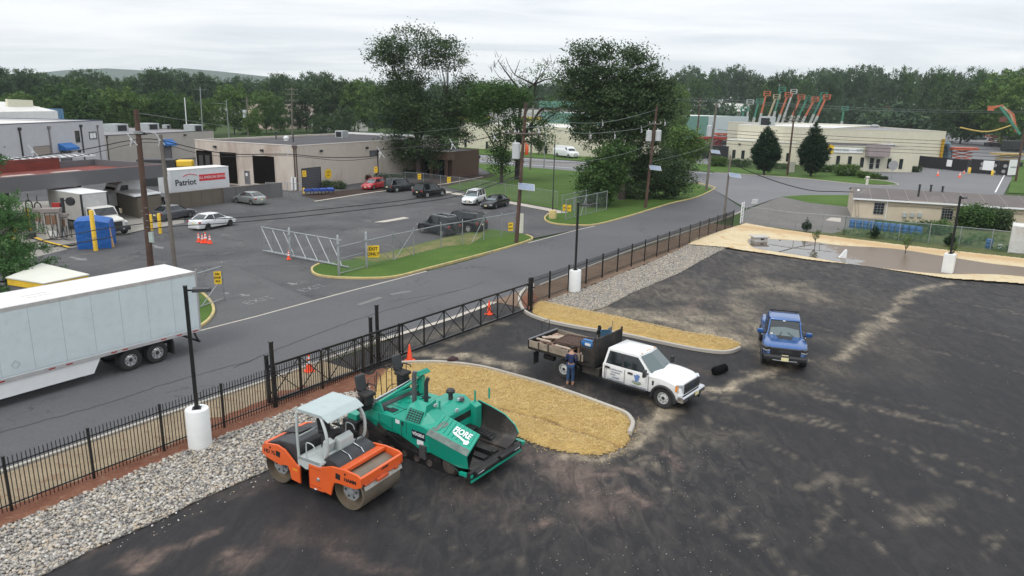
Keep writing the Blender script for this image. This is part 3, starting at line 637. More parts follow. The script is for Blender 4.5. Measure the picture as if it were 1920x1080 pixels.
m,t,b=newmat('muddy_water')
b.inputs['Base Color'].default_value=(.075,.055,.04,1); b.inputs['Specular IOR Level'].default_value=.6; b.inputs['IOR'].default_value=2.2
sx_=N(t,'ShaderNodeTexCoord'); s3=N(t,'ShaderNodeSeparateXYZ'); t.links.new(sx_.outputs['Object'],s3.inputs[0])
mud=ramp(t,mth(t,'ADD',mth(t,'MULTIPLY',s3.outputs['X'],.02),mth(t,'MULTIPLY',noise(t,.6,4,.6),.18)),[(.655,0),(.675,1)])
t.links.new(mixc(t,mud,(.10,.08,.06),(.14,.095,.06)),b.inputs['Base Color']); t.links.new(mixc(t,mud,(.01,)*3,(.35,)*3),b.inputs['Roughness']); t.links.new(mixc(t,mud,(1.0,)*3,(.08,)*3),b.inputs['Specular IOR Level'])
nb=N(t,'ShaderNodeBump'); nb.inputs['Strength'].default_value=.05; nb.inputs['Distance'].default_value=.01; t.links.new(noise(t,3,3,.5),nb.inputs['Height']); t.links.new(nb.outputs[0],b.inputs['Normal'])
o=MB().sheet(pond,.036).build('pond_water',m); o['kind']='structure'
# the lot's rim by the basin and behind: dull grass under fence line
sheet('grass_strip',[(1388,420),(1440,425),(1500,433),(1560,438),(1640,420),(2080,440),(2080,508),(1920,486),(1800,473),(1680,459),(1580,447),(1500,436),(1440,428),(1397,421)],.028,ground_mat('weedy_ground',(.05,.085,.025),(.13,.13,.06),.5,8,.95,.5,(.22,.18,.12),None,.35,.1))
# ================================================================== black fences, sliding gate, lamp posts
FH=1.83
def fence_unit():pass
class Pieces:
 """one thing made of many alike pieces that share mesh data"""
 def __init__(s,root):s.root=root; s.c={}
 def put(s,name,key,make,M,label=None):
  if key not in s.c:s.c[key]=make()
  o=link(name,s.c[key],s.root,M)
  if label:o['label']=label
  return o
def mbox(d,mat_,taper=1):return lambda:MB().box((0,0,d[2]/2),d,taper=taper).mesh('piece',mat_)
ang=math.atan2(FU.y,FU.x)
RZ=Matrix.Rotation(ang,4,'Z')
def T(x,y,z):return Matrix.Translation((x,y,z))
def picket_mesh():
 mb=MB(); mb.box((0,0,.86),(.022,.022,1.72)); mb.add([(-.011,-.011,1.72),(.011,-.011,1.72),(.011,.011,1.72),(-.011,.011,1.72),(0,0,1.765)],[(0,1,4),(1,2,4),(2,3,4),(3,0,4)]); return mb.mesh('picket',black_steel)
SP=FD.length
# near fence: from beyond the left edge to the gate's end, pickets one by one
near_s0=-3*SP; npan=10
root=empty('picket_fence',(NO.x,NO.y,0),ang,'black steel picket fence along the gravel bed from the left edge to the gate post','fence')
pc=Pieces(root)
for i in range(npan+1):
 s_=near_s0+i*SP
 pc.put('fence_post','post',lambda:MB().box((0,0,FH/2+.02),(.075,.075,FH+.04)).box((0,0,FH+.05),(.09,.09,.02)).mesh('fence_post',black_steel),T(s_,0,0))
 if i<npan:
  for zz in (.28,1.58):pc.put('fence_rail','rail',lambda:MB().box((SP/2,0,0),(SP-.076,.038,.038)).mesh('fence_rail',black_steel),T(s_,0,zz))
  for k in range(19):pc.put('picket','picket',picket_mesh,T(s_+(k+1)*SP/20,0,.09+random.uniform(-.006,.006)))
# far fence: pickets too fine to tell apart
root=empty('picket_fence',(FO.x,FO.y,0),ang,'black steel picket fence running away between the road and the far gravel strip','fence')
pc=Pieces(root)
for i in range(17):
 pc.put('fence_post','post',lambda:MB().box((0,0,FH/2+.02),(.085,.085,FH+.04)).box((0,0,FH+.05),(.1,.1,.02)).mesh('fence_post',black_steel),T(i*SP,0,0))
 if i<16:
  for zz in (.28,1.58):pc.put('fence_rail','rail',lambda:MB().box((SP/2,0,0),(SP-.086,.036,.036)).mesh('fence_rail',black_steel),T(i*SP,0,zz))
  for k in range(19):
   if i*19+k<290:pc.put('picket','p2',lambda:MB().box((0,0,.86),(.019,.019,1.72)).mesh('picket',black_steel),T(i*SP+(k+1)*SP/20,0,.09))
pb=MB()
for j in range(290,16*19):i,k=divmod(j,19); pb.box((i*SP+(k+1)*SP/20,0,.95),(.019,.019,1.72))
o=pb.build('picket_row',black_steel,root); o['kind']='stuff'
# the little notice tied on the gate end
t_=empty('notice_sheet',along(FO,.15,.06).to_3d()+Vector((0,0,1.25)),ang,'white notice sheet tied to the first post of the far fence','notice')
MB().box((.1,0,.0),(.34,.01,.45),rx=.1).build('sheet',white_p,t_); MB().box((.1,-.0102,0),(.2,.003,.2),rx=.1).build('printed_panel',M_('pale_print',(.35,.42,.5),.7),t_)
# sliding gate: black steel truss in front of the fence
ga,gbp=Vector((G(508,760).x,G(508,760).y)),Vector((G(990,583).x,G(990,583).y))
gd=(gbp-ga); GL=gd.length; gd.normalize(); gang=math.atan2(gd.y,gd.x)
root=empty('sliding_gate',(ga.x,ga.y,0),gang,'long black truss sliding gate closed across the driveway','gate')
nb_=12; bay=GL/nb_; zt,zb=1.74,.16
MB().box((GL/2,0,zt),(GL,.10,.10)).build('top_rail',black_steel,root,bevel=.008)
MB().box((GL/2,0,zb),(GL,.10,.12)).build('bottom_rail',black_steel,root,bevel=.008)
pc=Pieces(root)
for i in range(nb_+1):pc.put('upright','u',lambda:MB().box((0,0,(zt+zb)/2),(.06,.06,zt-zb-.10)).mesh('upright',black_steel),T(i*bay,0,0))
for i in range(nb_):
 pc.put('brace','b',lambda:MB().bar((.04,.02,zb+.07),(bay-.04,.02,zt-.06),.035).mesh('brace',black_steel),T(i*bay,0,0))
 pc.put('brace','c',lambda:MB().bar((.04,-.02,zt-.06),(bay-.04,-.02,zb+.07),.035).mesh('brace',black_steel),T(i*bay,0,0))
def gpost(px,name_l,ytop,off=(0,0),w_=.13):
 p=G(*px); h=HT(p,ytop); r_=empty('gate_post',(p.x,p.y,0),gang,name_l,'gate post')
 MB().box((0,0,h/2),(w_,w_,h)).build('post',black_steel,r_,bevel=.01); MB().box((0,0,h+.02),(w_+.03,w_+.03,.04)).build('post_cap',black_steel,r_); MB().box((0,0,.02),(w_+.14,w_+.14,.03)).build('base_plate',black_steel,r_)
 mbr=MB()
 for a_z in (.55,1.5):mbr.box((0,-.13,a_z),(.14,.12,.05)); mbr.lathe([(.05,-.04),(.05,.04)],(.0,-.17,a_z),'Z',10)
 mbr.build('roller_bracket',black_steel,r_); return r_
gpost((516,766),'black gate guide post at the rear end of the sliding gate, the taller one',642); gpost((505,757),'square black post carrying the end of the picket fence beside the tall guide post',667)
gpost((709,681),'tall thin black guide post where the open truss of the gate begins',573); gpost((697,684),'shorter thick black post just left of the tall guide post',596)
gpost((996,582),'black receiving post at the far end of the sliding gate',521)
def lamp(px,label,square=False,hd=0):
 p=G(*px); r_=empty('lamp_post',(p.x,p.y,0),0,label,'lamp post')
 if square:MB().box((0,0,.76),(.78,.78,1.54),rz=.9).build('pier',white_conc,r_,bevel=.03)
 else:MB().lathe([(.41,0),(.41,1.50),(.39,1.53),(0,1.535)],n=32).build('pier',white_conc,r_,smooth=40)
 pb_=MB().box((0,0,1.545),(.30,.30,.03),rz=.3);
 for a in range(4):pb_.lathe([(.018,0),(.018,.08)],(.11*math.cos(a*1.571+1.08),.11*math.sin(a*1.571+1.08),1.55),n=6)
 pb_.build('base_plate',black_steel,r_)
 MB().box((0,0,3.82),(.125,.125,4.52),rz=.3).build('pole',black_steel,r_,bevel=.008)
 MB().box((0,0,6.09),(.14,.14,.03),rz=.3).build('pole_cap',black_steel,r_)
 c,s=math.cos(hd),math.sin(hd)
 MB().bar((c*.06,s*.06,5.93),(c*.3,s*.3,5.93),.05,.06).build('arm',black_steel,r_)
 h_=MB(); h_.M=T(c*.50,s*.50,5.93)@ Matrix.Rotation(hd,4,'Z')@ Matrix.Diagonal((1.15,1.5,1.6,1)); h_.add([(-.26,-.12,-.03),(.2,-.16,-.03),(.28,-.1,-.03),(.28,.1,-.03),(.2,.16,-.03),(-.26,.12,-.03),(-.24,-.1,.04),(.18,-.13,.035),(.25,-.08,.025),(.25,.08,.025),(.18,.13,.035),(-.24,.1,.04)],[(5,4,3,2,1,0),(6,7,8,9,10,11)]+[(i,(i+1)% 6,6+(i+1)% 6,6+i)for i in range(6)])
 hh=h_.build('lamp_head',black_steel,r_); l_=MB(); l_.M=h_.M; l_.box((.02,0,-.036),(.36,.2,.012)); l_.build('lens',M_('lens_grey',(.6,.6,.58),.3),hh); return r_
lamp((376,838),'black lamp post on a round white pier in the river stones at left',False,.35)
lamp((1077,547),'black lamp post on a round white pier behind the driveway gate',False,.1)
lamp((1776,511),'black lamp post on a square white pier beside the muddy pond',True,.6)
# ---- cones
def cone_master():
 r_=empty('traffic_cone',(0,0,0),0,'x','traffic cone')
 MB().box((0,0,.018),(.36,.36,.034)).build('base',cone_o,r_,bevel=.01)
 MB().lathe([(.135,.035),(.125,.06),(.026,.70),(.02,.71),(0,.71)],n=16).build('body',cone_o,r_,smooth=40)
 return r_
cone0=cone_master()
def band_cone():
 r_=copy_tree(cone0);
 for z0,z1 in ((.30,.42),(.50,.58)):
  f=lambda z:.125-(z-.06)/.64*.099+.003
  MB().lathe([(f(z0),z0),(f(z1),z1)],n=16).build('reflective_band',white_p,r_,smooth=40)
 return r_
cone1=band_cone()
CG=None
def cone(px,label,banded=False,h=.72,grp=None):
 p=G(*px); src=cone1 if banded else cone0
 c=copy_tree(src,(p.x,p.y,.03),random.random()*3,label,h/.71)
 if grp:c['group']=grp
 return c
cone((768,677),'orange cone at the tip of the near straw island',h=.85); cone((917,590),'orange cone standing under the black sliding gate',h=.85)
cone((580,697),'orange cone with white bands behind the picket fence',True,.9)
cone((542,487),'small banded cone beside the silver sliding gate of the yard',True,.75)
for q,l in (((373,454),'leftmost of four banded cones by the white coupe'),((380,456),'second banded cone in the row by the white coupe'),((386,456),'third and tallest-looking banded cone of the row'),((394,457),'rightmost banded cone standing apart from its three neighbours')):cone(q,l,True,.95 if 'tallest' in l else .8,'cones on the yard asphalt')
cone((1758,330),'orange cone in front of the black gate, left of the pair',True,1.1); cone((1799,333),'orange cone in front of the black gate, right of the pair',True,1.1); cone((1807,326),'short worn cone beside the yellow gate bollard',True,.8)
for c_ in (cone0,cone1):
 for ch in kids(c_):bpy.data.objects.remove(ch)
 bpy.data.objects.remove(c_)
# black roll lying on the asphalt
p=G(1349,700); a_=G(1362,694)
r_=empty('fabric_roll',(p.x,p.y,.2),R(38),'fuzzy black roll lying on the asphalt between dump truck and blue pickup','fabric roll')
m,t,b=newmat('black_geotextile'); b.inputs['Base Color'].default_value=(.006,.006,.007,1); b.inputs['Roughness'].default_value=1; b.inputs['Specular IOR Level'].default_value=.1; bump(t,b,noise(t,30,4,.8),1,.03)
mb=MB(); rings=[]
for i in range(17):
 u=i/16; x=-.48+.96*u; rr=.20*min(1,.80+2.2*u*(1-u))*(.86 if i in (0,16)else 1)
 rings.append([(x,math.cos(a)*rr*(1+.06*math.sin(5*a+i)+random.uniform(-.03,.03)),math.sin(a)*rr*(1+.05*math.sin(3*a-i)))for a in [k*math.pi/10 for k in range(20)]])
mb.loft(rings); mb.build('rolled_fabric',m,r_,smooth=60)
fz=[]
for i in range(900):
 a=random.random()*6.283; x=random.uniform(-.47,.47); r0=.18; l=random.uniform(.015,.05); a2=a+random.uniform(-.2,.2)
 fz.append(((x,math.cos(a)*r0,math.sin(a)*r0),(x+.012,math.cos(a)*r0,math.sin(a)*r0),(x+random.uniform(-.03,.03),math.cos(a2)*(r0+l),math.sin(a2)*(r0+l))))
me=MB();
for tri in fz:me.add(tri,[(0,1,2)])
o=me.build('fuzz',m,r_); o['kind']='stuff'
# ================================================================== vehicles
def interp(pts,x):
 if x<=pts[0][0]:return pts[0][1]
 for (a,b),(c,d)in zip(pts[:-1],pts[1:]):
  if x<=c:return b+(d-b)*(x-a)/(c-a)if c>a else d
 return pts[-1][1]
def paint(name,col,rough=.28,metal=.0,dirt=.12,coat=.5):return M_(name,col,rough,metal,.05,1.5,0,30,(.16,.14,.12),dirt,coat,dscale=2.2)
def wheel(parent,x,y,r,w_,rim,hub=.62,spokes=6,name='wheel',dual=False,steer=0):
 s=1 if y>0 else -1
 wr=bpy.data.objects.new(name,None); COL.objects.link(wr); wr.parent=parent; wr.location=(x,y,r); wr.rotation_euler=(0,0,steer); wr.empty_display_size=.1
 k=w_/2
 MB().lathe([(r*hub,-k*.9),(r*.9,-k),(r*.985,-k*.8),(r,-k*.5),(r,k*.5),(r*.985,k*.8),(r*.9,k),(r*hub,k*.9),(r*hub*.98,k*.5),(r*hub*.98,-k*.5),(r*hub,-k*.9)],axis='Y',n=28).build('tyre',rubber,wr,smooth=35)
 mb=MB(); d=k*.72*s
 mb.lathe([(r*hub,-k*.85),(r*hub,k*.85),(r*hub*.9,k*.85),(r*hub*.88,-k*.85),(r*hub,-k*.85)],axis='Y',n=28)
 if spokes:
  mb.lathe([(0.001,d*.55-.01),(r*hub*.25,d*.55-.01),(r*hub*.25,d*.55+.01),(.001,d*.55+.015)]if s>0 else [(0.001,d*.55-.015),(r*hub*.25,d*.55-.01),(r*hub*.25,d*.55+.01),(.001,d*.55+.01)],axis='Y',n=12)
  for i in range(spokes):
   a=i*2*math.pi/spokes; mb.bar((math.cos(a)*r*hub*.15,d*.5,math.sin(a)*r*hub*.15),(math.cos(a)*r*hub*.93,d*.62,math.sin(a)*r*hub*.93),.02,r*.11)
 else:
  mb.lathe([(r*hub*.9,d*.2),(r*hub*.6,d*.75),(r*hub*.35,d*.75),(r*hub*.3,d*1.0),(.001,d*1.0)],axis='Y',n=24)
 mb.build('rim',rim,wr,smooth=40)
 MB().lathe([(r*hub*.86,0),(.001,.001*s)],axis='Y',n=20).build('brake_disc',dark_plastic,wr)
 if not spokes:
  hb=MB()
  for i in range(8):
   a=i*math.pi/4; hb.lathe([(r*.055,0),(r*.055,s*.008)],(math.cos(a)*r*hub*.74,d*.62,math.sin(a)*r*hub*.74),'Y',8)
  hb.lathe([(r*.17,d*1.0),(r*.15,d*1.15),(.001,d*1.15)],axis='Y',n=12); hb.build('hub_cap',dark_plastic,wr)
 return wr
def body_loft(L,W,top,plan,wheels,ra,sill=.22,belt=.6,tum=.9,nose=.0,nx=64,crown=.03,zbot=None,undercut=.93):
 """rings across the car: top line, plan width, wheel-arch openings"""
 xs=sorted(set([round(-L/2+L*i/nx,4)for i in range(nx+1)]+[round(xw+ra*math.cos(a),4)for xw in wheels for a in [k*math.pi/10 for k in range(11)]]))
 rings=[]
 for x in xs:
  zt=interp(top,x); hw=interp(plan,x)*W/2; zb=interp(zbot,x)if zbot else sill
  for xw in wheels:
   if abs(x-xw)<ra:zb=max(zb,ra*1.0*math.sqrt(max(0,1-((x-xw)/ra)**2))+.34*ra*.9)
  zb=min(zb,zt-.08); zm=zb+(zt-zb)*belt
  ys=[(.0,zb),(hw*undercut,zb),(hw*.99,zb+(zt-zb)*.18),(hw,zm),(hw*.985,zt-(zt-zb)*.16),(hw*tum,zt-.012),(hw*.55,zt+crown*.7),(0,zt+crown)]
  rings.append([(x,y,z)for y,z in ys]+[(x,-y,z)for y,z in ys[-2:0:-1]])
 return MB().loft([r_[::-1]for r_ in rings])
def car(name,label,group=None,L=4.7,W=1.82,wb=2.75,wr=.33,sill=.2,top=None,plan=None,cabin=None,pm=None,rim=rim_m,ra=None,wheel_w=.22,xoff=0,spokes=6,roof_rails=False,clad=None,van=False,cat='car',low=None,plate_rear=True,door_x=(),rackm=None):
 """cabin: (x_rear_base, x_rear_top, x_front_top, x_front_base, z_belt, z_roof, half_width_base, half_width_roof)"""
 root=empty(name,(0,0,0),0,label,cat,group); ra=ra or wr*1.16; wx=[wb/2+xoff,-wb/2+xoff]
 plan=plan or [(-L/2,.80),(-L/2+.12,.92),(-L/2+.5,.99),(0,1),(L/2-.7,.98),(L/2-.22,.88),(L/2-.05,.76),(L/2,.66)]
 b=body_loft(L,W,top,plan,wx,ra,sill,zbot=low).build('body',pm,root,smooth=42)
 MB().box((0,0,(sill+.55)/2+.02),(L*.86,W*.62,.45)).build('underbody',dark_plastic,root)
 xr0,xr1,xf1,xf0,zb,zr,hb,hr=cabin
 g=MB(); zb_=zb-.06
 def ring(x0,x1,z,hw):return [(x0,-hw*.96,z),(x1-.0,-hw*.9,z),(x1+.06,0,z),(x1,hw*.9,z),(x0,hw*.96,z),(x0-.04,0,z)]
 lo=[(xr0,-hb*.92,zb_),(xr0+.3,-hb,zb_),(xf0-.4,-hb,zb_),(xf0,-hb*.86,zb_),(xf0+.08,0,zb_),(xf0,hb*.86,zb_),(xf0-.4,hb,zb_),(xr0+.3,hb,zb_),(xr0,hb*.92,zb_),(xr0-.05,0,zb_)]
 hi=[(xr1,-hr*.93,zr-.05),(xr1+.2,-hr,zr-.045),(xf1-.25,-hr,zr-.045),(xf1,-hr*.9,zr-.05),(xf1+.05,0,zr-.04),(xf1,hr*.9,zr-.05),(xf1-.25,hr,zr-.045),(xr1+.2,hr,zr-.045),(xr1,hr*.93,zr-.05),(xr1-.04,0,zr-.04)]
 g.loft([lo,hi]); gl=g.build('window_glass',glass,root,smooth=50)
 # windscreen face gets the paler glass
 ws=MB(); e_=.012; ws.add([(xf0+.0+e_,-hb*.80,zb_+.03),(xf0+.08+e_*1.2,0,zb_+.03),(xf0+e_,hb*.80,zb_+.03),(xf1+e_,hr*.82,zr-.09),(xf1+.05+e_*1.2,0,zr-.08),(xf1+e_,-hr*.82,zr-.09)],[(0,1,4,5),(1,2,3,4)]); ws.build('windscreen',glass_l if not van else glass,root,smooth=60)
 rf=MB(); ex=.03
 r0=[(x+(ex if x>(xr1+xf1)/2 else -ex),y*1.03,zr-.06)for x,y,z in hi]; cxr=(xr1+xf1)/2
 r1=[(x,y,zr-.01)for x,y,z in hi]; r2=[(cxr+(x-cxr)*.82,y*.8,zr+.025)for x,y,z in hi]; r3=[(cxr+(x-cxr)*.3,y*.3,zr+.04)for x,y,z in hi]
 rf.loft([r0,r1,r2,r3]); rf.build('roof',pm,root,smooth=40)
 for s in (-1,1):
  for p_ in [((xf0-.02,s*hb*.9,zb_+.02),(xf1,s*hr*.95,zr-.05),.055,.05),((xr0+.02,s*hb*.95,zb_+.02),(xr1+.02,s*hr*.97,zr-.05),.1 if L>4.4 else .12,.06)]+[((xd,s*(hb+.004),zb_),(xd-.03,s*(hr+.004),zr-.05),.06,.03)for xd in (door_x or ((xf1+xr1)/2-.05,))]:MB().bar(*p_).build('pillar',pm,root)
 zf=interp(top,L/2-.15); zk=interp(top,-L/2+.1); fw=W/2*interp(plan,L/2-.2)
 for s in (-1,1):
  MB().box((L/2-.16,s*fw*.80,zf-.16),(.24,.32,.12),rz=-s*.45).build('headlight',lamp_w,root,bevel=.02)
  MB().box((-L/2+.10,s*W*.5*.80,zk-.15),(.18,.26,.16),rz=s*.3).build('taillight',lamp_r,root,bevel=.02)
  MB().lathe([(0.001,-.09),(.06,-.06),(.07,0),(.05,.05),(.001,.07)],(xf0-.42,s*(hb+.17),zb+.09),'Y',8).build('wing_mirror',pm,root,smooth=50)
  for xd in ((xf1+xr1)/2-.15,(xf1+xr1)/2+.85)[:2]:MB().box((xd,s*(W/2-.002),zb-.13),(.16,.03,.025)).build('door_handle',chrome if not van else dark_plastic,root)
  hd=MB()
  for xd in list(door_x or ((xf1+xr1)/2-.05,))+[xf0-.32]:hd.box((xd,s*(W/2*.988),(zb+sill)/2+.03),(.012,.012,(zb-sill)*.72))
  hd.build('door_seam',dark_plastic,root)
 MB().box((L/2-.05,0,zf-.23),(.09,W*.36,.14)).build('grille',dark_plastic,root,bevel=.02)
 MB().box((L/2-.03,0,sill+.17),(.10,W*.6,.13)).build('front_bumper',dark_plastic if clad else dark_plastic,root,bevel=.02)
 MB().box((-L/2+.03,0,sill+.16),(.10,W*.7,.16)).build('rear_bumper',dark_plastic if clad else pm,root,bevel=.02)
 if plate_rear:MB().box((-L/2-.012,0,zk-.28),(.02,.31,.15)).build('number_plate',plate_m,root)
 MB().box((L/2+.02,0,sill+.22),(.02,.30,.14)).build('number_plate',plate_m,root)
 if clad:
  for s in (-1,1):
   for xw in wx:
    cl=MB(); pts=[(xw+ra*1.06*math.cos(a),s*(W/2-.01),ra*1.02*math.sin(a)+.31*ra)for a in [k*math.pi/10 for k in range(11)]]; cl.tube(pts,.045,6); cl.build('arch_trim',dark_plastic,root)
 if roof_rails:
  for s in (-1,1):MB().tube([(xr1+.15,s*hr*.88,zr+.02),(xr1+.3,s*hr*.88,zr+.075),(xf1-.4,s*hr*.88,zr+.075),(xf1-.25,s*hr*.88,zr+.02)],.018,6).build('roof_rail',chrome if roof_rails==2 else dark_plastic,root)
 for xw in wx:
  for s in (-1,1):wheel(root,xw,s*(W/2-wheel_w/2+.01),wr,wheel_w,rim,spokes=spokes)
 return root
def place(root,fpx,rpx,side,wb,W,swap=False,xoff=0,known='front',hd=None):
 """set a vehicle on its visible-side front and rear wheel contact points"""
 F_,B_=G(*fpx),G(*rpx); d=Vector((F_.x-B_.x,F_.y-B_.y)); d.normalize()
 if hd is not None:d=Vector((math.cos(hd),math.sin(hd)))
 l=Vector((-d.y,d.x)); base=F_ if known=='front' else B_; sgn=-1 if known=='front' else 1
 c=Vector((base.x,base.y))+d*(sgn*wb/2)-l*side*(W/2-.05)-d*xoff
 root.location=(c.x,c.y,.03); root.rotation_euler=(0,0,math.atan2(d.y,d.x)); return root
SED=lambda L:[(-L/2,.72),(-L/2+.08,.93),(-L/2+.4,1.0),(-L/2+1.0,1.0),(L/2-1.6,.96),(L/2-.9,.88),(L/2-.35,.76),(L/2-.08,.62),(L/2,.45)]
SUV=lambda L,h=1.06:[(-L/2,.7),(-L/2+.06,h-.02),(-L/2+.5,h),(L/2-1.5,h),(L/2-.8,h-.04),(L/2-.3,h-.12),(L/2-.06,h-.28),(L/2,.5)]
def sedan(name,label,pm,L=4.7,**k):return car(name,label,'cars parked in the yard',L=L,W=1.8,wb=2.72,wr=.325,top=SED(L),cabin=(-L/2+.45,-L/2+1.25,L/2-2.05,L/2-1.25,.98,1.43,.80,.60),pm=pm,**k)
p_silver=paint('silver_green_paint',(.28,.30,.29),.3,.5); p_graph=paint('graphite_paint',(.10,.105,.115),.3,.5); p_white=paint('white_car_paint',(.72,.74,.75),.3); p_black=paint('black_car_paint',(.008,.009,.010),.16,dirt=.03,coat=.2); p_red=paint('red_car_paint',(.42,.02,.03),.28); p_slate=paint('dark_slate_paint',(.016,.020,.024),.2,dirt=.03,coat=.2)
r_=sedan('parked_car','silver coupe alone in the middle of the yard by the concrete wall',p_silver,4.55); place(r_,(444,381),(474,385),1,2.72,1.8,hd=math.atan2(*(lambda a:(a.y,a.x))(G(444,381)-G(474,385.5))))
r_=sedan('parked_car','graphite grey sedan behind the leaning grey pole and yellow bollards',p_graph,4.75); place(r_,(357,408),(306,417),-1,2.72,1.8)
r_=sedan('parked_car','white coupe with dark windows right of the two poles',p_white,4.6,rim=dark_plastic); place(r_,(432,424),(383,433),-1,2.72,1.8)
def suv(name,label,pm,L=4.75,H=1.76,h=1.06,W=1.88,wb=2.85,wr=.37,cb=None,**k):
 return car(name,label,'cars parked in the yard',L=L,W=W,wb=wb,wr=wr,sill=.28,top=SUV(L,h),cabin=cb or (-L/2+.12,-L/2+.42,L/2-1.95,L/2-1.25,h-.02,H,.86,.70),pm=pm,cat='suv',plan=[(-L/2,.88),(-L/2+.1,.96),(-L/2+.5,1),(0,1),(L/2-.6,.98),(L/2-.2,.9),(L/2,.74)],**k)
r_=car('parked_car','red hatchback facing out beside the brown hedge','cars parked in the yard',L=4.4,W=1.8,wb=2.62,wr=.33,top=SED(4.4),cabin=(-2.0,-1.55,.25,1.0,.98,1.5,.8,.62),pm=p_red)
d_=G(866,377)-G(905,362); hd_w=math.atan2(d_.y,d_.x)
p=G(698,357); r_.location=(p.x-.1,p.y+1.8,.03); r_.rotation_euler=(0,0,R(-112))
r_=suv('parked_car','dark slate wagon with roof rails between the red hatchback and black SUV',p_slate,5.0,1.72,1.04,wb=3.0,rim=rim_w,roof_rails=2); place(r_,(769,355),(744,361),-1,3.0,1.88,known='rear',hd=math.atan2(*(lambda a:(a.y,a.x))(G(829,367)-G(799,371))))
r_=suv('parked_car','glossy black SUV with bright wheels and roof rails facing right',p_black,4.9,1.82,1.08,wb=2.9,wr=.39,rim=rim_w,roof_rails=1); place(r_,(829,368),(799,372),-1,2.9,1.88,hd=math.atan2(*(lambda a:(a.y,a.x))(G(829,367)-G(799,371))))
r_=suv('parked_car','white SUV parked beside the sidewalk left of the black sedan',p_white,4.65,1.70,1.0,clad=True,roof_rails=1); place(r_,(894,385),(922,374),1,2.85,1.88)
r_=sedan('parked_car','black sedan with silver wheels right beside the white SUV',p_black,4.85); place(r_,(930,392),(959,384.5),1,2.72,1.8)
r_=suv('parked_car','black boxy SUV with a spare wheel behind the worn grass',p_slate,4.4,1.82,1.1,W=1.82,wb=2.65,wr=.37,clad=True,roof_rails=2,cb=(-2.0,-1.85,.35,.85,1.08,1.82,.84,.72)); place(r_,(792,437),(831,444),1,2.65,1.82)
MB().lathe([(.30,-.09),(.34,-.05),(.34,.05),(.28,.09),(.001,.09)],(-2.33,0,.95),'X',20).build('spare_wheel_cover',dark_plastic,r_,smooth=40)
o=suv('parked_car','large black SUV half hidden behind the boxy one, pale glare on its roof',p_black,5.1,1.9,1.12,W=2.0,wb=3.0,wr=.4,rim=rim_w,roof_rails=1); place(o,(835,428),(878,437),1,3.0,2.0,known='rear',hd=math.atan2(*(lambda a:(a.y,a.x))(G(790,437)-G(831,443))))
# white van on the far verge
van=car('delivery_van','white cargo van parked on the grass beside the far road',None,L=5.7,W=2.05,wb=3.45,wr=.37,sill=.35,top=[(-2.85,1.6),(-2.8,1.62),(.9,1.62),(1.25,1.38),(1.7,1.28),(2.6,1.12),(2.8,.95),(2.85,.6)],cabin=(-2.75,-2.68,.95,1.75,1.35,2.1,.95,.82),pm=p_white,cat='van',van=True,plan=[(-2.85,.96),(-2.7,1),(2.0,1),(2.6,.94),(2.85,.8)],xoff=.15)
for ch in kids(van):
 if ch.name.startswith('window_glass'):ch.data.materials[0]=p_white
mb=MB()
for s in (-1,1):mb.add([(.75,s*.93,1.45),(1.45,s*.955,1.45),(.98,s*.865,1.92),(.75,s*.865,1.92)],[(0,1,2,3)if s<0 else (3,2,1,0)])
mb.build('side_window',glass,van)
F_,B_=G(1064,296.5),G(1034,292); place(van,(1064,296.5),(1035,293),-1,3.45,2.05)
van.scale=(1.25,)*3
# ================================================================== tandem roller (x forward, y left; the right side faces the camera)
org=paint('orange_machine_paint',(.72,.115,.022),.4,0,.18,.2); lgrey=paint('light_grey_machine_paint',(.46,.50,.49),.45,0,.18,.1)
drum_steel=M_('worn_drum_steel',(.21,.175,.135),.5,.5,.25,1.2,.1,30,(.27,.20,.13),.7); hubm=M_('hub_grey',(.33,.35,.36),.45,.3,.15,5,0,30,(.15,.12,.1),.6)
hood_blk=M_('moulded_black_plastic',(.035,.038,.042),.5,0,.15,5,0,30,(.12,.11,.1),.35)
rol=empty('road_roller',(-5.83,21.66,.02),R(-30.2),'orange tandem road roller with grey canopy on the asphalt beside the gravel bed','road roller')
for xd in (1.55,-1.55):
 d=MB(); rr,wd=.60,.90
 d.lathe([(rr-.025,-wd),(rr,-wd+.02),(rr,wd-.02),(rr-.025,wd),(rr-.04,wd),(rr-.04,wd-.3),(.0,wd-.3)],(xd,0,rr),'Y',56,cap=False)
 d.lathe([(0.0,-wd+.26),(rr-.04,-wd+.26),(rr-.04,-wd),(rr-.025,-wd)],(xd,0,rr),'Y',56,cap=False)
 dr=d.build('drum',drum_steel,rol,smooth=35)
 for s in (-1,1):
  h=MB(); yy=s*(wd-.16)
  oc=[(xd+.33*math.cos(a+math.pi/8),.6+.33*math.sin(a+math.pi/8))for a in [k*math.pi/4 for k in range(8)]]
  h.side(oc,yy-.05,yy+.03)
  h.lathe([(.14,yy+s*.02),(.14,yy+s*.08),(.06,yy+s*.1),(.001,yy+s*.1)]if s>0 else [(.001,yy-.1),(.06,yy-.1),(.14,yy-.08),(.14,yy-.02)],(xd,0,.6),'Y',14)
  h.build('drum_hub',hubm,dr,smooth=35)
  bl=MB()
  for k in range(6):
   a=k*math.pi/3; bl.lathe([(.045,yy+s*.02),(.045,yy+s*.055)]if s>0 else [(.045,yy-.055),(.045,yy-.02)],(xd+.22*math.cos(a),0,.6+.22*math.sin(a)),'Y',8)
  bl.build('hub_bolts',dark_plastic,dr)
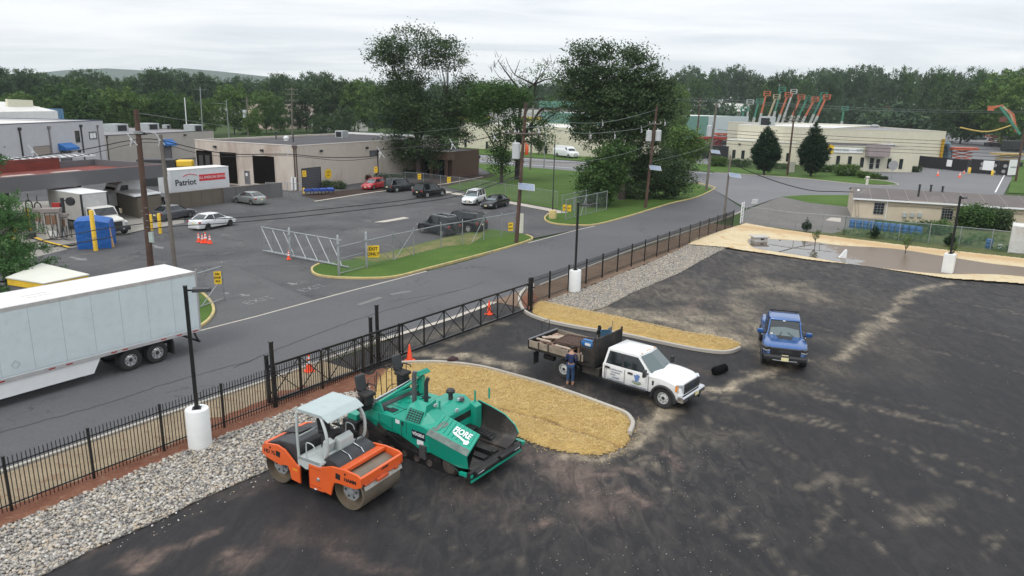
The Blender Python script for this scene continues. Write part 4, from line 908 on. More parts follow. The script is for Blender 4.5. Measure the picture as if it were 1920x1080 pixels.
# orange side plates: (front half x from .35 to 2.1), mirrored in shape at the rear
fp=[(2.16,.98),(2.16,1.28),(2.02,1.36),(1.5,1.40),(.95,1.36),(.62,1.24),(.48,1.20),(.48,.38),(.88,.34),(.95,.62),(1.04,.82),(1.22,.86),(1.9,.86)]
rp=[(-2.18,.95),(-2.18,1.22),(-2.0,1.36),(-1.45,1.44),(-1.1,1.36),(-.62,.98),(-.46,.92),(-.46,.34),(-.86,.38),(-.92,.66),(-1.0,.82),(-1.2,.80),(-1.32,.74),(-1.9,.84)]
for s in (-1,1):
 MB().side(fp,s*.93,s*1.0).build('front_side_plate',org,rol,bevel=.012)
 MB().side(rp,s*.93,s*1.0).build('rear_side_plate',org,rol,bevel=.012)
MB().box((2.12,0,1.17),(.10,1.86,.24)).build('front_beam',org,rol,bevel=.015)
MB().add([(1.50,-.93,1.38),(1.50,.93,1.38),(1.12,.93,1.30),(1.12,-.93,1.30),(1.50,-.93,1.26),(1.50,.93,1.26),(1.12,.93,1.05),(1.12,-.93,1.05)],[(0,1,2,3),(7,6,5,4),(4,5,1,0),(3,2,6,7),(0,3,7,4),(1,5,6,2)]).build('cross_beam',org,rol,bevel=.012)
MB().box((-2.13,0,1.10),(.10,1.86,.24)).build('rear_beam',org,rol,bevel=.015)
MB().box((.2,-.1,.72),(.74,1.5,.78)).build('centre_frame',dark_plastic,rol,bevel=.02)
MB().box((.24,-.90,.74),(.62,.16,.86)).build('engine_door',org,rol,bevel=.025)
dm=MB()
for a,b_ in (((-.05,1.06),(.52,1.06)),((.52,1.06),(.52,.45)),((.52,.45),(-.05,.45)),((-.05,.45),(-.05,1.06))):dm.bar((a[0],-.985,a[1]),(b_[0],-.985,b_[1]),.014,.014)
dm.build('door_groove',M_('dark_orange',(.35,.05,.012),.6),rol)
MB().lathe([(.001,-1.02),(.05,-1.01),(.07,-.98)],(.34,0,.72),'Y',10).build('door_latch',galv,rol)
for z_,x0,x1 in ((.36,.0,.45),(.66,1.3,1.5),(.62,-.9,-.7)):MB().box(((x0+x1)/2 if z_==.36 else (x0+x1)/2,-1.003,z_ if z_==.36 else z_+.0),(.1,.006,.04)).build('reflector',white_p,rol)if z_==.36 else None
for xx,zz in ((1.22,1.10),(-1.42,1.13)):
 m2=MB(); m2.M=T(xx,-1.004,zz)@ Matrix.Rotation(.12,4,'Y'); m2.box((0,0,0),(.19,.01,.19)); m2.build('vent_plate',black_p,rol)
for xx,zz in ((1.52,1.24),(-1.78,1.25)):MB().side([(xx-.05,zz+.05),(xx+.05,zz+.05),(xx,zz-.05)],-1.005,-1.0).build('arrow_mark',black_p,rol)
XR=Matrix.Rotation(math.pi/2,4,'X')
text('HAMM',.17,black_p,rol,T(1.72,-1.003,1.08)@ Matrix.Rotation(.0,4,'Y')@ XR,bold=.006,sx=1.0)
text('HD 75',.19,black_p,rol,T(-1.82,-1.003,1.10)@ XR,bold=.004)
text('CRD',.1,yellow_p,rol,T(-.66,-1.003,.78)@ XR)
text('HAMM',.11,black_p,rol,T(2.172,.1,1.2)@ Matrix.Rotation(math.pi/2,4,'Z')@ XR,bold=.004)
MB().box((2.19,0,1.02),(.05,1.7,.05)).box((2.24,-.1,.98),(.10,.5,.08)).box((2.2,.6,.98),(.08,.16,.08)).build('spray_bar',M_('weathered_orange',(.5,.09,.03),.6,0,.3,9),rol)
MB().box((2.20,0,.90),(.03,1.76,.13),ry=-.35).build('drum_scraper',M_('scraper_steel',(.42,.40,.37),.5,.4,.25,6),rol)
MB().box((-2.2,0,.72),(.03,1.7,.10),ry=.3).build('drum_scraper',drum_steel,rol)
# front water tank with black ribbed covers
hb=MB(); hb.side([(.50,1.15),(.50,1.42),(.70,1.52),(1.02,1.44),(1.16,1.30),(1.16,1.0)],-.86,.86); hb.build('front_hood',hood_blk,rol,bevel=.03)
for yy in (-.58,.0,.58):MB().side([(.52,1.43),(.55,1.47),(.71,1.555),(1.02,1.475),(1.12,1.36),(1.08,1.34)],yy-.25,yy+.25).build('hood_cover',hood_blk,rol,bevel=.02)
for yy in (-.29,.29):MB().side([(.53,1.46),(.71,1.57),(1.03,1.49),(1.14,1.36),(1.12,1.34),(.70,1.54)],yy-.02,yy+.02).build('hood_strap',chrome,rol)
# rear engine hood
MB().side([(-.62,.8),(-.62,1.48),(-.78,1.60),(-1.5,1.55),(-2.02,1.34),(-2.02,1.05)],-.86,.84).build('engine_hood',hood_blk,rol,bevel=.04)
MB().box((-1.6,0.03,1.545),(.9,.5,.03),ry=-.22).build('hood_grille',dark_plastic,rol)
MB().box((-2.08,.0,1.30),(.12,1.86,.1)).build('rear_hood_rim',org,rol,bevel=.01)
# platform
MB().prism([(-.55,-.97),(.42,-.97),(.62,-.72),(.62,.72),(.42,.97),(-.55,.97)],1.20,1.27).build('platform',lgrey,rol,bevel=.01)
MB().side([(-.55,1.27),(-.55,1.05),(-.2,.92),(.5,1.1),(.5,1.27)],-.97,-.93).build('platform_skirt',lgrey,rol)
def tb(pts,r,nm='rail',mt=lgrey,k=5,n=8):return MB().tube(smoothline(pts,k),r,n).build(nm,mt,rol,smooth=60)
for s in (-1,1):
 tb([(-.52,s*.92,.95),(-.55,s*.92,1.6),(-.58,s*.90,2.2),(-.62,s*.84,2.74)],.045,'rear_post')
 tb([(.30,s*.72,2.76),(.46,s*.80,2.66),(.66,s*.86,2.3),(.70,s*.86,1.85),(.62,s*.84,1.56),(.45,s*.70,1.44),(.42,0,1.42)],.052,'front_post',k=6,n=10)
 tb([(-.2,s*.90,1.25),(-.2,s*.90,1.75),(-.1,s*.9,1.84),(.12,s*.9,1.80),(.2,s*.9,1.6)],.02,'handrail')
tb([(-.62,-.9,1.9),(-.62,0,1.9),(-.62,.9,1.9)],.03,'cross_tube')
# canopy with bent-down front and rear strips
cx0,cx1,hw,cz=-.86,.72,.82,2.84
cp=MB(); pr=[(cx0-.0,cz-.10),(cx0+.03,cz-.08),(cx0+.22,cz+.03),(cx1-.28,cz+.03),(cx1-.02,cz-.13),(cx1,cz-.16),(cx1-.28,cz-.03),(cx0+.22,cz-.03)]
cp.side(pr,-hw,hw); cp.build('canopy',paint('canopy_paint',(.40,.47,.47),.5,0,.2,.05),rol,bevel=.012)
cu=MB()
for s in (-1,1):cu.box((-.05,s*(hw-.03),cz-.05),(1.1,.04,.06))
cu.build('canopy_frame',lgrey,rol)
MB().box((-.15,.1,1.48),(.36,.5,.4)).build('seat_base',dark_plastic,rol,bevel=.03)
MB().box((-.12,.1,1.73),(.5,.5,.13)).build('seat_cushion',rubber,rol,bevel=.05,seg=3)
MB().box((-.42,.1,2.06),(.13,.5,.62),ry=-.12).build('seat_back',rubber,rol,bevel=.06,seg=3)
for s in (-1,1):MB().box((-.12,.1+s*.31,1.95),(.4,.07,.05)).build('armrest',rubber,rol,bevel=.02)
MB().side([(.28,1.27),(.32,1.8),(.42,1.92),(.60,1.80),(.62,1.27)],-.22,.42).build('dash_console',lgrey,rol,bevel=.03)
MB().lathe([(.16,-.015),(.185,0),(.16,.015)],(.28,.1,1.98),'Z',20).build('steering_wheel',rubber,rol,smooth=60); MB().tube([(.42,.1,1.85),(.28,.1,1.98)],.025).build('steering_column',rubber,rol)
MB().box((.3,-.45,1.62),(.25,.3,.5),ry=.3).build('control_box',lgrey,rol,bevel=.03)
hs=random.Random(3)
for k in range(7):
 a=Vector((-.3+hs.random()*.9,.5+hs.random()*.4,1.3+hs.random()*.3)); b_=a+Vector((hs.uniform(-.4,.4),hs.uniform(-.2,.2),hs.uniform(.0,.4))); tb([a,(a+b_)/2+Vector((0,0,hs.uniform(.1,.25))),b_],.018,'hose',rubber,4,6)
MB().lathe([(.05,-.05),(.05,.05)],(.55,-.9,1.33),'Y',10).build('side_lamp',lgrey,rol)
# ================================================================== asphalt paver
grn=paint('teal_green_paint',(.004,.30,.205),.36,0,.16,.25); pav=empty('asphalt_paver',(-3.04,24.56,.02),R(-35),'green asphalt paver with open black hopper parked beside the straw island','asphalt paver')
blk=M_('tarry_black_steel',(.016,.016,.017),.55,.2,.4,3,.2,25,(.09,.075,.06),.6); hop=M_('hopper_steel',(.035,.031,.029),.45,.4,.4,1.2,.1,20,(.17,.14,.115),.7)
pipe_g=M_('exhaust_grey',(.11,.115,.12),.5,.3,.2,4); worn_g=M_('worn_tread_plate',(.12,.15,.135),.7,0,.4,6)
for s in (-1,1):
 tr=MB(); pts=[]
 for a in [math.pi/2+k*math.pi/8 for k in range(9)]:pts.append((-2.05+.34*math.cos(a),.36+.34*math.sin(a)))
 for a in [-math.pi/2+k*math.pi/8 for k in range(9)]:pts.append((2.1+.34*math.cos(a),.36+.34*math.sin(a)))
 y0,y1=s*.82,s*1.2; n=len(pts)
 tr.side(pts,y0,y1); tk=tr.build('track',blk,pav,smooth=30)
 pd=MB(); per=[]
 for i in range(n):
  a,b_=Vector((pts[i][0],0,pts[i][1])),Vector((pts[(i+1)% n][0],0,pts[(i+1)% n][1])); L_=(b_-a).length; k=max(1,round(L_/.15))
  for j in range(k):
   q=a.lerp(b_,(j+.5)/k); u=(b_-a).normalized(); nn=Vector((u.z,0,-u.x)); pd.bar(q+nn*.012-u*.05+Vector((0,(y0+y1)/2,0)),q+nn*.012+u*.05+Vector((0,(y0+y1)/2,0)),.37,.035)
 o=pd.build('track_pads',rubber,tk)
 for xw,rw in ((2.1,.29),(-2.05,.26),(-1.2,.13),(-.6,.13),(0,.13),(.6,.13),(1.2,.13)):
  MB().lathe([(rw,-.045),(rw,.03),(rw*.75,.045),(rw*.35,.02),(.001,.05)]if s>0 else [(.001,-.05),(rw*.35,-.02),(rw*.75,-.045),(rw,-.03),(rw,.045)],(xw,s*1.2,.37 if rw>.2 else .17),'Y',20).build('track_roller',M_('roller_dusty',(.085,.07,.06),.7,.2,.2,5),pav,smooth=40)
 MB().side([(-1.9,.30),(-1.9,.52),(1.75,.56),(1.75,.28)],s*1.08,s*1.22).build('track_frame',blk,pav)
MB().box((-.2,0,.62),(3.9,1.7,.7)).build('chassis',blk,pav,bevel=.02)
# body: side panels with the sloping lower edge
for s in (-1,1):
 MB().side([(-2.15,1.12),(-2.15,1.42),(.93,1.48),(1.30,1.40),(1.32,.62),(.92,.52),(.52,.66),(-.95,1.06)],s*1.16,s*1.24).build('side_panel',grn,pav,bevel=.01)
MB().box((-.6,0,1.10),(3.0,2.3,.60)).build('body_core',grn,pav)
MB().box((-.62,0,1.435),(3.05,2.32,.05)).build('top_deck',grn,pav,bevel=.01)
MB().box((-1.75,0,1.47),(.75,2.0,.03)).build('operator_floor',M_('floor_plate',(.06,.065,.065),.6,.2,.3,8),pav)
for xx,yy in ((-1.25,-.95),(-.9,-.85),(-1.2,.85),(-.75,.75)):MB().box((xx,yy,1.475),(.32,.3,.03)).build('step_grating',black_p,pav)
for a_,b_ in (((-1.3,-.5),(.1,-.5)),((-1.3,.35),(-.1,.35)),((-.6,-1.1),(-.6,.9)),((.05,-1.1),(.05,.5))):MB().bar((a_[0],a_[1],1.463),(b_[0],b_[1],1.463),.02,.01).build('deck_seam',black_p,pav)
for xx,yy in ((-.95,0),(-.3,-.75),(-.8,.55),(-.25,.5),(-1.2,-.2)):MB().lathe([(.06,1.46),(.06,1.52),(.001,1.53)],(xx,yy,0),'Z',10).build('filler_cap',grn,pav)
# engine housing in front (between deck and hopper)
hsec=[(-1.2,1.46),(-.9,1.88),(-.4,1.96),(-.34,1.9),(-.34,.8),(-1.2,.8)]
MB().loft([[(x,y,z)for y,z in hsec]for x in (-.08,.78)]).build('engine_housing',grn,pav,bevel=.02)
MB().loft([[(.78,y,z)for y,z in hsec]]+[[(1.28,y,min(z,1.62))for y,z in hsec]]).build('engine_housing',grn,pav,bevel=.02)
MB().add([(.79,-1.0,1.75),(.79,-.42,1.9),(.79,-.42,2.2),(.79,-.9,2.12),(.82,-1.0,1.75),(.82,-.42,1.9),(.82,-.42,2.2),(.82,-.9,2.12)],[(3,2,1,0),(4,5,6,7),(0,1,5,4),(1,2,6,5),(2,3,7,6),(3,0,4,7)]).build('lamp_plate',grn,pav)
MB().side([(-.25,1.46),(.05,1.78),(.85,1.88),(1.28,1.62),(1.34,.8),(-.25,.8)],-.35,1.2).build('engine_housing',grn,pav,bevel=.05)
lv=MB(); lv.M=T(.38,-1.07,1.69)@ Matrix.Rotation(math.atan2(.42,.3),4,'X'); lv.box((0,0,0),(.66,.42,.02)); lo=lv.build('louvre_panel',black_p,pav)
for k in range(5):
 q=MB(); q.M=lv.M; q.box((0,-.17+k*.085,.02),(.64,.018,.02)); q.build('louvre_blade',grn,lo)
for k in range(6):
 q=MB(); q.M=lv.M; q.box((-.3+k*.12,0,.02),(.014,.42,.014)); q.build('grille_bar',grn,lo)
MB().box((.3,-1.205,1.44),(.5,.01,.05)).build('intake_slot',black_p,pav)
MB().box((.93,-.36,2.0),(.06,.04,.34)).build('lamp_bracket',grn,pav); MB().box((.86,-.50,2.02),(.06,.16,.10)).build('work_lamp',lamp_w,pav,bevel=.01)
MB().box((1.3,.15,1.72),(.05,.14,.12)).build('work_lamp',lamp_w,pav,bevel=.01); MB().box((1.0,.62,1.9),(.06,.12,.1)).build('work_lamp',lamp_w,pav,bevel=.01)
MB().tube([(-.42,-.2,1.5),(-.42,-.2,2.72),(-.40,-.18,2.90)],.085,14).build('exhaust_stack',pipe_g,pav,smooth=50)
MB().tube([(-.02,0,1.6),(-.02,0,2.5),(.03,.06,2.68)],.075,14).build('exhaust_stack',M_('exhaust_black',(.03,.032,.036),.5,.2,.2,4),pav,smooth=50)
MB().lathe([(.085,1.85),(.085,2.12),(.16,2.14),(.17,2.22),(.12,2.28),(.001,2.29)],(.72,.5,0),'Z',18).build('air_intake',dark_plastic,pav,smooth=40)
MB().lathe([(.11,1.8),(.11,1.93),(.001,1.94)],(1.0,.78,0),'Z',14).build('gauge',pipe_g,pav)
text('VÖGELE',.15,white_p,pav,T(.72,-1.256,1.12)@ XR,bold=.004)
MB().box((.72,-1.246,1.10),(.62,.012,.30)).build('name_plate',M_('navy_label',(.012,.02,.035),.5),pav); MB().box((.80,-1.246,.84),(.30,.012,.18)).build('sticker',white_p,pav)
MB().box((-.28,-1.246,1.34),(.2,.012,.14)).build('sticker',white_p,pav); MB().box((-.04,-1.246,1.34),(.1,.012,.14)).build('sticker',black_p,pav)
for xx in (-1.2,-.55,.15):MB().bar((xx,-1.245,.98+.0),(xx,-1.245,1.4),.01,.01).build('panel_seam',black_p,pav)
MB().bar((-1.3,-1.24,.96),(-.2,-1.26,.48),.05,.10).build('pull_arm',blk,pav); MB().bar((-.2,-1.28,.48),(.9,-1.28,.40),.06,.14).build('pull_arm',blk,pav); MB().box((.95,-1.27,.55),(.3,.1,.5)).build('arm_bracket',M_('worn_steel',(.12,.12,.125),.5,.5,.3,6),pav,bevel=.01)
MB().bar((-2.0,-1.26,1.0),(-.8,-1.3,.62),.07,.12).build('pull_arm',blk,pav)
# hopper: near wing seen from outside, far wing from inside
hw_=MB()
A=[(1.22,-1.42,1.36),(3.05,-1.46,1.12),(2.95,-.62,1.56),(1.26,-.55,1.84)]; B=[(x-.0,y+.03,z-.05)for x,y,z in A]
hw_.add(A+B,[(0,1,2,3),(7,6,5,4),(0,4,5,1),(1,5,6,2),(2,6,7,3),(3,7,4,0)]); nw=hw_.build('hopper_wing',grn,pav,bevel=.006,label='near wing folded up, green outside with white lettering')
def on_quad(u,v,off=.0):
 a,b_,c,d_=[Vector(q)for q in A]; p=a*(1-u)*(1-v)+b_*u*(1-v)+c*u*v+d_*(1-u)*v
 nrm=(b_-a).cross(d_-a).normalized(); return p+nrm*off
for k in range(9):
 u=.08+k*.105; MB().bar(on_quad(u,.36,.012),on_quad(u,.97,.012),.035,.012).build('wing_rib',grn,nw)
tp=MB(); q=[on_quad(0,0,.006),on_quad(1,0,.006),on_quad(1,.26,.006),on_quad(0,.26,.006)]; tp.add(q,[(0,1,2,3)]); tp.build('tread_strip',worn_g,nw)
mb=MB(); mb.add([on_quad(.02,.3,.008),on_quad(.14,.28,.008),on_quad(.3,.75,.008),on_quad(.16,.8,.008)],[(0,1,2,3)]); mb.build('scuff',worn_g,nw)
right=(on_quad(.8,.5)-on_quad(.2,.5)); up=on_quad(.5,.9)-on_quad(.5,.4); C=on_quad(.66,.70,.02)
text('FIORE',.30,white_p,nw,TM(C,right,up),bold=.01,sx=.95)
nv=[(.45,.56),(.50,.60),(.80,.50),(.86,.56),(.90,.50),(.88,.38),(.80,.34),(.79,.42),(.66,.47),(.52,.50)]
mb=MB(); mb.add([on_quad(u,v,.02)for u,v in nv],[tuple(range(len(nv)))]); mb.build('logo_swoosh',white_p,nw)
MB().add([(1.22,-1.40,1.34),(3.0,-1.44,1.10),(3.0,-1.36,.60),(2.6,-1.30,.50),(1.35,-1.28,.62)]+[(1.22,-1.34,1.34),(3.0,-1.38,1.10),(3.0,-1.30,.60),(2.6,-1.24,.50),(1.35,-1.22,.62)],[(4,3,2,1,0),(5,6,7,8,9)]+[(i,(i+1)% 5,5+(i+1)% 5,5+i)for i in range(5)]).build('wing_skirt',grn,pav,bevel=.006)
# inner faces of the near wing
MB().add([(1.3,-.55,1.80),(2.93,-.62,1.52),(2.95,-1.2,.55),(1.3,-1.1,.55)],[(3,2,1,0)]).build('wing_lining',blk,pav)
# far wing: steep plate leaning outwards, dark inside, green edge
FX=[(1.28,1.66),(1.9,1.56),(2.5,1.42),(2.95,1.14),(3.12,.86)]; ri=[]
for x,zt_ in FX:
 pi_=[(.72,.55),(1.16,.64),(1.30,min(.82,zt_-.06)),(1.42,zt_),(1.47,zt_),(1.36,min(.80,zt_-.07)),(1.18,.58),(.72,.50)]; ri.append([(x,y,z)for y,z in pi_])
MB().loft(ri).build('hopper_wing',hop,pav,smooth=50,label='far wing opened outwards, worn bare steel inside')
MB().tube([(x,1.45,z+.01)for x,z in FX],.026,6).build('wing_edge',grn,pav)
MB().add([(1.28,-1.1,.5),(3.1,-1.2,.5),(3.1,1.3,.5),(1.28,1.3,.5)],[(0,1,2,3)]).box((1.28,.1,.95),(.06,2.4,1.0)).build('hopper_floor',hop,pav)
for yy in (-.25,.35):MB().box((2.1,yy,.54),(1.7,.28,.05)).build('conveyor',blk,pav)
MB().box((2.1,.05,.60),(1.7,.12,.16)).build('conveyor_divider',blk,pav)
MB().side([(1.25,.6),(1.25,1.75),(1.55,1.62),(1.55,.6)],.95,1.30).build('hopper_bulkhead',grn,pav,bevel=.02)
for yy,z_ in ((1.15,1.95),(1.68,1.95)):MB().box((1.35 if yy<1.5 else 1.6,yy,z_),(.06,.04,.42)).build('guide_rod',grn,pav)
# front cross beam and push rollers
MB().box((3.15,0,.40),(.14,3.0,.30)).build('front_beam',blk,pav,bevel=.02); MB().box((3.22,0,.24),(.08,2.9,.08)).build('front_plate',grn,pav,bevel=.01)
for s in (-1,1):MB().lathe([(.001,-.62),(.085,-.6),(.085,.6),(.001,.62)],(3.30,s*.68,.50),'Y',14).build('push_roller',blk,pav,smooth=40)
for yy in (-1.1,1.0):MB().lathe([(.03,-.16),(.035,.16)],(3.36,yy,.50),'Y',10).build('marker_rod',chrome,pav)
MB().box((3.0,-1.42,.42),(.5,.12,.10),rz=.1).build('side_cutter',grn,pav); MB().box((3.1,1.56,.5),(.4,.14,.10)).build('side_cutter',grn,pav); MB().bar((2.2,-1.3,.50),(3.05,-1.5,.34),.02).build('sight_rod',chrome,pav)
MB().side([(1.35,.66),(1.75,.72),(2.3,.60),(2.5,.40),(2.46,.36),(2.2,.5),(1.7,.6),(1.35,.56)],-1.24,-.84).build('track_guard',blk,pav)
# rear: operator station, folded canopy beams, seats, screed
MB().box((-1.35,0,1.72),(.10,2.3,.10)).build('cross_beam',grn,pav,bevel=.01)
MB().tube([(-1.52,-1.1,1.80),(-1.52,1.1,2.02)],.035,10).build('chrome_rod',chrome,pav,smooth=60)
MB().bar((-1.28,-1.15,1.78),(-1.28,1.2,2.08),.10,.08).build('canopy_beam',grn,pav)
for s,h in ((-1,.3),(1,.62)):MB().side([(-1.62,1.46),(-1.45,1.46+h),(-1.2,1.46+h),(-1.05,1.46)],s*1.12,s*1.18).build('beam_bracket',grn,pav,bevel=.01)
cs=MB(); cs.M=T(-1.12,.98,2.18)@ Matrix.Rotation(-.35,4,'Y'); cs.box((0,0,.1),(.42,.62,.10)); cs.box((.1,0,.19),(.2,.5,.1)); cs.build('control_console',grn,pav,bevel=.02)
for k in range(4):MB().lathe([(.02,0),(.02,.06),(.03,.07),(.001,.09)],(-1.2+.05*k,.75+k*.14,2.32),n=8).build('control_knob',dark_plastic,pav)
MB().bar((-1.1,.95,1.5),(-1.1,.98,2.2),.14,.18).build('console_post',grn,pav)
def seat(x,y,z,rz=0):
 s_=bpy.data.objects.new('operator_seat',None); COL.objects.link(s_); s_.parent=pav; s_.location=(x,y,z); s_.rotation_euler=(0,0,rz)
 MB().box((0,0,0),(.50,.50,.14)).build('cushion',rubber,s_,bevel=.055,seg=3); MB().box((-.30,0,.36),(.13,.46,.62),ry=-.2).build('backrest',hood_blk,s_,bevel=.06,seg=3)
 MB().box((0,0,-.22),(.34,.36,.32)).build('pedestal',dark_plastic,s_,bevel=.02)
 for q in (-1,1):MB().tube(smoothline([(-.28,q*.3,.1),(-.25,q*.3,.24),(.1,q*.3,.25),(.16,q*.3,.17)],4),.025,6).build('armrest',rubber,s_)
 return s_
seat(-1.62,-1.42,2.12); seat(-1.88,.72,2.22)
MB().box((-1.75,-1.42,1.72),(.3,.5,.5)).build('seat_mount',blk,pav); MB().box((-1.85,.72,1.75),(.3,.4,.5)).build('seat_mount',blk,pav)
for pts in ([(-2.25,-.75,1.45),(-2.25,-.75,2.3),(-2.25,-.4,2.36),(-2.25,-.4,1.45)],[(-2.0,-.3,1.45),(-2.05,-.3,2.35),(-2.3,-.25,2.45),(-2.4,-.2,1.6)],[(-2.35,.3,1.45),(-2.35,.3,2.3),(-2.05,.3,2.34),(-2.05,.3,1.5)],[(-2.4,1.1,1.5),(-2.4,1.1,2.4),(-2.1,1.15,2.44),(-2.1,1.15,1.5)]):MB().tube(pts,.016,6).build('handrail',dark_plastic,pav)
sc_=MB().box((-2.75,0,.45),(.75,2.6,.5)).build('screed',blk,pav,bevel=.03); MB().box((-2.75,0,.8),(.5,2.3,.25)).build('screed_cover',grn,sc_,bevel=.02)
for yy in (-1.0,0,1.0):MB().box((-2.35,yy,1.05),(.2,.12,.6)).build('screed_ram',chrome,pav)
for k in range(12):
 a=Vector((-2.1-hs.random()*.5,hs.uniform(-1.1,1.1),.8+hs.random()*.4)); b_=a+Vector((hs.uniform(.1,.5),hs.uniform(-.3,.3),hs.uniform(.2,.7)))
 MB().tube(smoothline([a,(a+b_)/2+Vector((-.1,0,.15)),b_],4),.018,6).build('hose',rubber,pav)
MB().tube(smoothline([(-.05,-1.1,1.5),(-.05,-1.3,1.2),(-.05,-1.26,.7)],4),.012,5).build('hose',rubber,pav)
# sticker and pads
# ================================================================== small dark heap on kerb
p=G(848,683); o=empty('work_bag',(p.x,p.y,.19),.4,'crumpled dark bag lying on the island kerb behind the paver','bag')
rr=random.Random(4); mb=MB()
vs=[((v[0]*.34+rr.uniform(-.05,.05)),v[1]*.2+rr.uniform(-.04,.04),max(0,v[2]*.12+.07+rr.uniform(-.03,.05)))for v in IV]; mb.add(vs,[tuple(f)for f in IF]); mb.build('fabric',M_('maroon_cloth',(.045,.022,.026),.9,0,.4,9),o,smooth=60)
# ================================================================== white crew-cab dump truck
wp=paint('truck_white_paint',(.78,.79,.79),.3,0,.10,.5); wood=M_('weathered_planks',(.27,.23,.18),.85,0,.3,2.5,.2,20,(.12,.09,.07),.7); bed_s=M_('bed_black_steel',(.02,.02,.021),.6,.2,.3,5,0,30,(.12,.09,.07),.5)
aF,bF=G(1242,766),G(1058,709); d=Vector((aF.x-bF.x,aF.y-bF.y)).normalized(); l=Vector((-d.y,d.x)); o0=Vector((aF.x,aF.y))+l*.95
trk=empty('dump_truck',(o0.x,o0.y,.02),math.atan2(d.y,d.x),'white crew cab dump truck with a cluttered wooden-sided bed facing right','truck')
# local: front axle at x=0, forward +x
W=2.03; L0=-3.05
top=[(L0,1.30),(-1.0,1.32),(-.62,1.36),(-.2,1.34),(.35,1.26),(.62,1.18),(.76,1.02),(.80,.7)]
plan=[(L0,.965),(-2.2,.985),(-.6,.985),(-.3,1.0),(.35,1.0),(.62,.95),(.74,.86),(.80,.80)]
ra=.53; xs=sorted(set([round(L0+i*(.80-L0)/50,3)for i in range(51)]+[round(ra*math.cos(k*math.pi/12),3)for k in range(13)])); rings=[]
for x in xs:
 zt,hw_=interp(top,x),interp(plan,x)*W/2; zb=.56 if x<-.5 else .50
 if abs(x)<ra:zb=max(zb,.44+ra*math.sqrt(max(0,1-(x/ra)**2))*.98)
 zb=min(zb,zt-.06); flat=x<-.75
 ys=[(0,zb),(hw_*.95,zb),(hw_*.995,zb+(zt-zb)*.14),(hw_,zb+(zt-zb)*.55),(hw_*.99,zt-(zt-zb)*.12),(hw_*(.97 if flat else .90),zt-.01),(hw_*.62,zt+(.01 if flat else .045)),(0,zt+(.02 if flat else .035))]
 rings.append([(x,y,z)for y,z in ys]+[(x,-y,z)for y,z in ys[-2:0:-1]])
bd=MB().loft([r_[::-1]for r_ in rings]).build('body',wp,trk,smooth=38)
MB().box((-1.2,0,.72),(3.8,1.2,.5)).build('underbody',dark_plastic,trk)
# greenhouse
lo=[(-3.03,-.95,1.27),(-1.2,-.932,1.27),(-.68,-.925,1.28),(-.52,0,1.33),(-.68,.925,1.28),(-1.2,.932,1.27),(-3.03,.95,1.27)]
hi=[(-2.92,-.775,1.94),(-1.7,-.764,1.945),(-1.38,-.755,1.94),(-1.27,0,1.97),(-1.38,.755,1.94),(-1.7,.764,1.945),(-2.92,.775,1.94)]
MB().loft([lo,hi]).build('cab_shell',wp,trk,smooth=35)
q=[]
for (x,y,z)in hi:q.append((x,y*1.02,z-.03))
cxr=-2.1; r1=[(x,y,z+.03)for x,y,z in hi]; r2=[(cxr+(x-cxr)*.90,y*.86,z+.075)for x,y,z in hi]; r3=[(cxr+(x-cxr)*.4,y*.4,z+.10)for x,y,z in hi]
MB().loft([q,r1,r2,r3]).build('roof',wp,trk,smooth=45)
def bl(a,b_,c,d_,u,v,off):
 a,b_,c,d_=map(Vector,(a,b_,c,d_)); p=a*(1-u)*(1-v)+b_*u*(1-v)+c*u*v+d_*(1-u)*v; n_=(b_-a).cross(d_-a).normalized(); return p+n_*off
def patch(Q,uv,off,name,mat_,parent):
 mb=MB(); mb.add([bl(*Q,u,v,off)for u,v in uv],[tuple(range(len(uv)))]); return mb.build(name,mat_,parent)
for s in (-1,1):
 Q=[(-3.03,-.95*s*-1*-1,1.27),(-.66,0,1.27),(0,0,0),(0,0,0)]
 P0,P1,P2,P3=(-3.03,.952*s,1.27),(-.70,.93*s,1.27),(-1.40,.765*s,1.94),(-2.92,.78*s,1.94)
 QQ=(P0,P1,P2,P3)if s<0 else (P1,P0,P3,P2); fl=(lambda u:u)if s<0 else (lambda u:1-u)
 for (u0,u1,v0,v1,u2,u3)in ((.05,.425,.06,.90,.425,.075),(.47,.90,.08,.86,.955,.47)):
  uv=[(fl(u0),v0),(fl(u1),v0),(fl(u2),v1),(fl(u3),v1)]if u0<.3 else [(fl(.465),.03),(fl(.93),.03),(fl(.975),.4),(fl(.955),.90),(fl(.465),.90)]
  if s>0:uv=uv[::-1]
  patch(QQ,uv,.014,'side_window',glass,trk)
 uv=[(fl(.42),.05),(fl(.468),.05),(fl(.468),.89),(fl(.42),.89)]
 patch(QQ,uv if s<0 else uv[::-1],.016,'door_pillar',dark_plastic,trk)
ws=[(-.66,-.86,1.335),(-.53,0,1.365),(-.66,.86,1.335),(-1.33,.72,1.93),(-1.23,0,1.96),(-1.33,-.72,1.93)]; ws=[(x+.02,y,z+.005)for x,y,z in ws]
MB().add(ws,[(0,1,4,5),(1,2,3,4)]).build('windscreen',glass_l,trk)
for s in (-1,1):MB().tube([(-.60,.15+s*.42,1.375),(-.78,.05+s*.22,1.52)],.012,5).build('wiper',black_p,trk)
MB().add([(-.50,-.86,1.345),(-.36,0,1.365),(-.50,.86,1.345),(-.66,.84,1.345),(-.53,0,1.37),(-.66,-.84,1.345)],[(0,1,4,5),(1,2,3,4)]).build('cowl',dark_plastic,trk)
for k in (-.55,-.12,0,.12,.55):MB().box((-1.36,k,2.03),(.05,.07,.035)).build('roof_marker',lamp_o,trk)
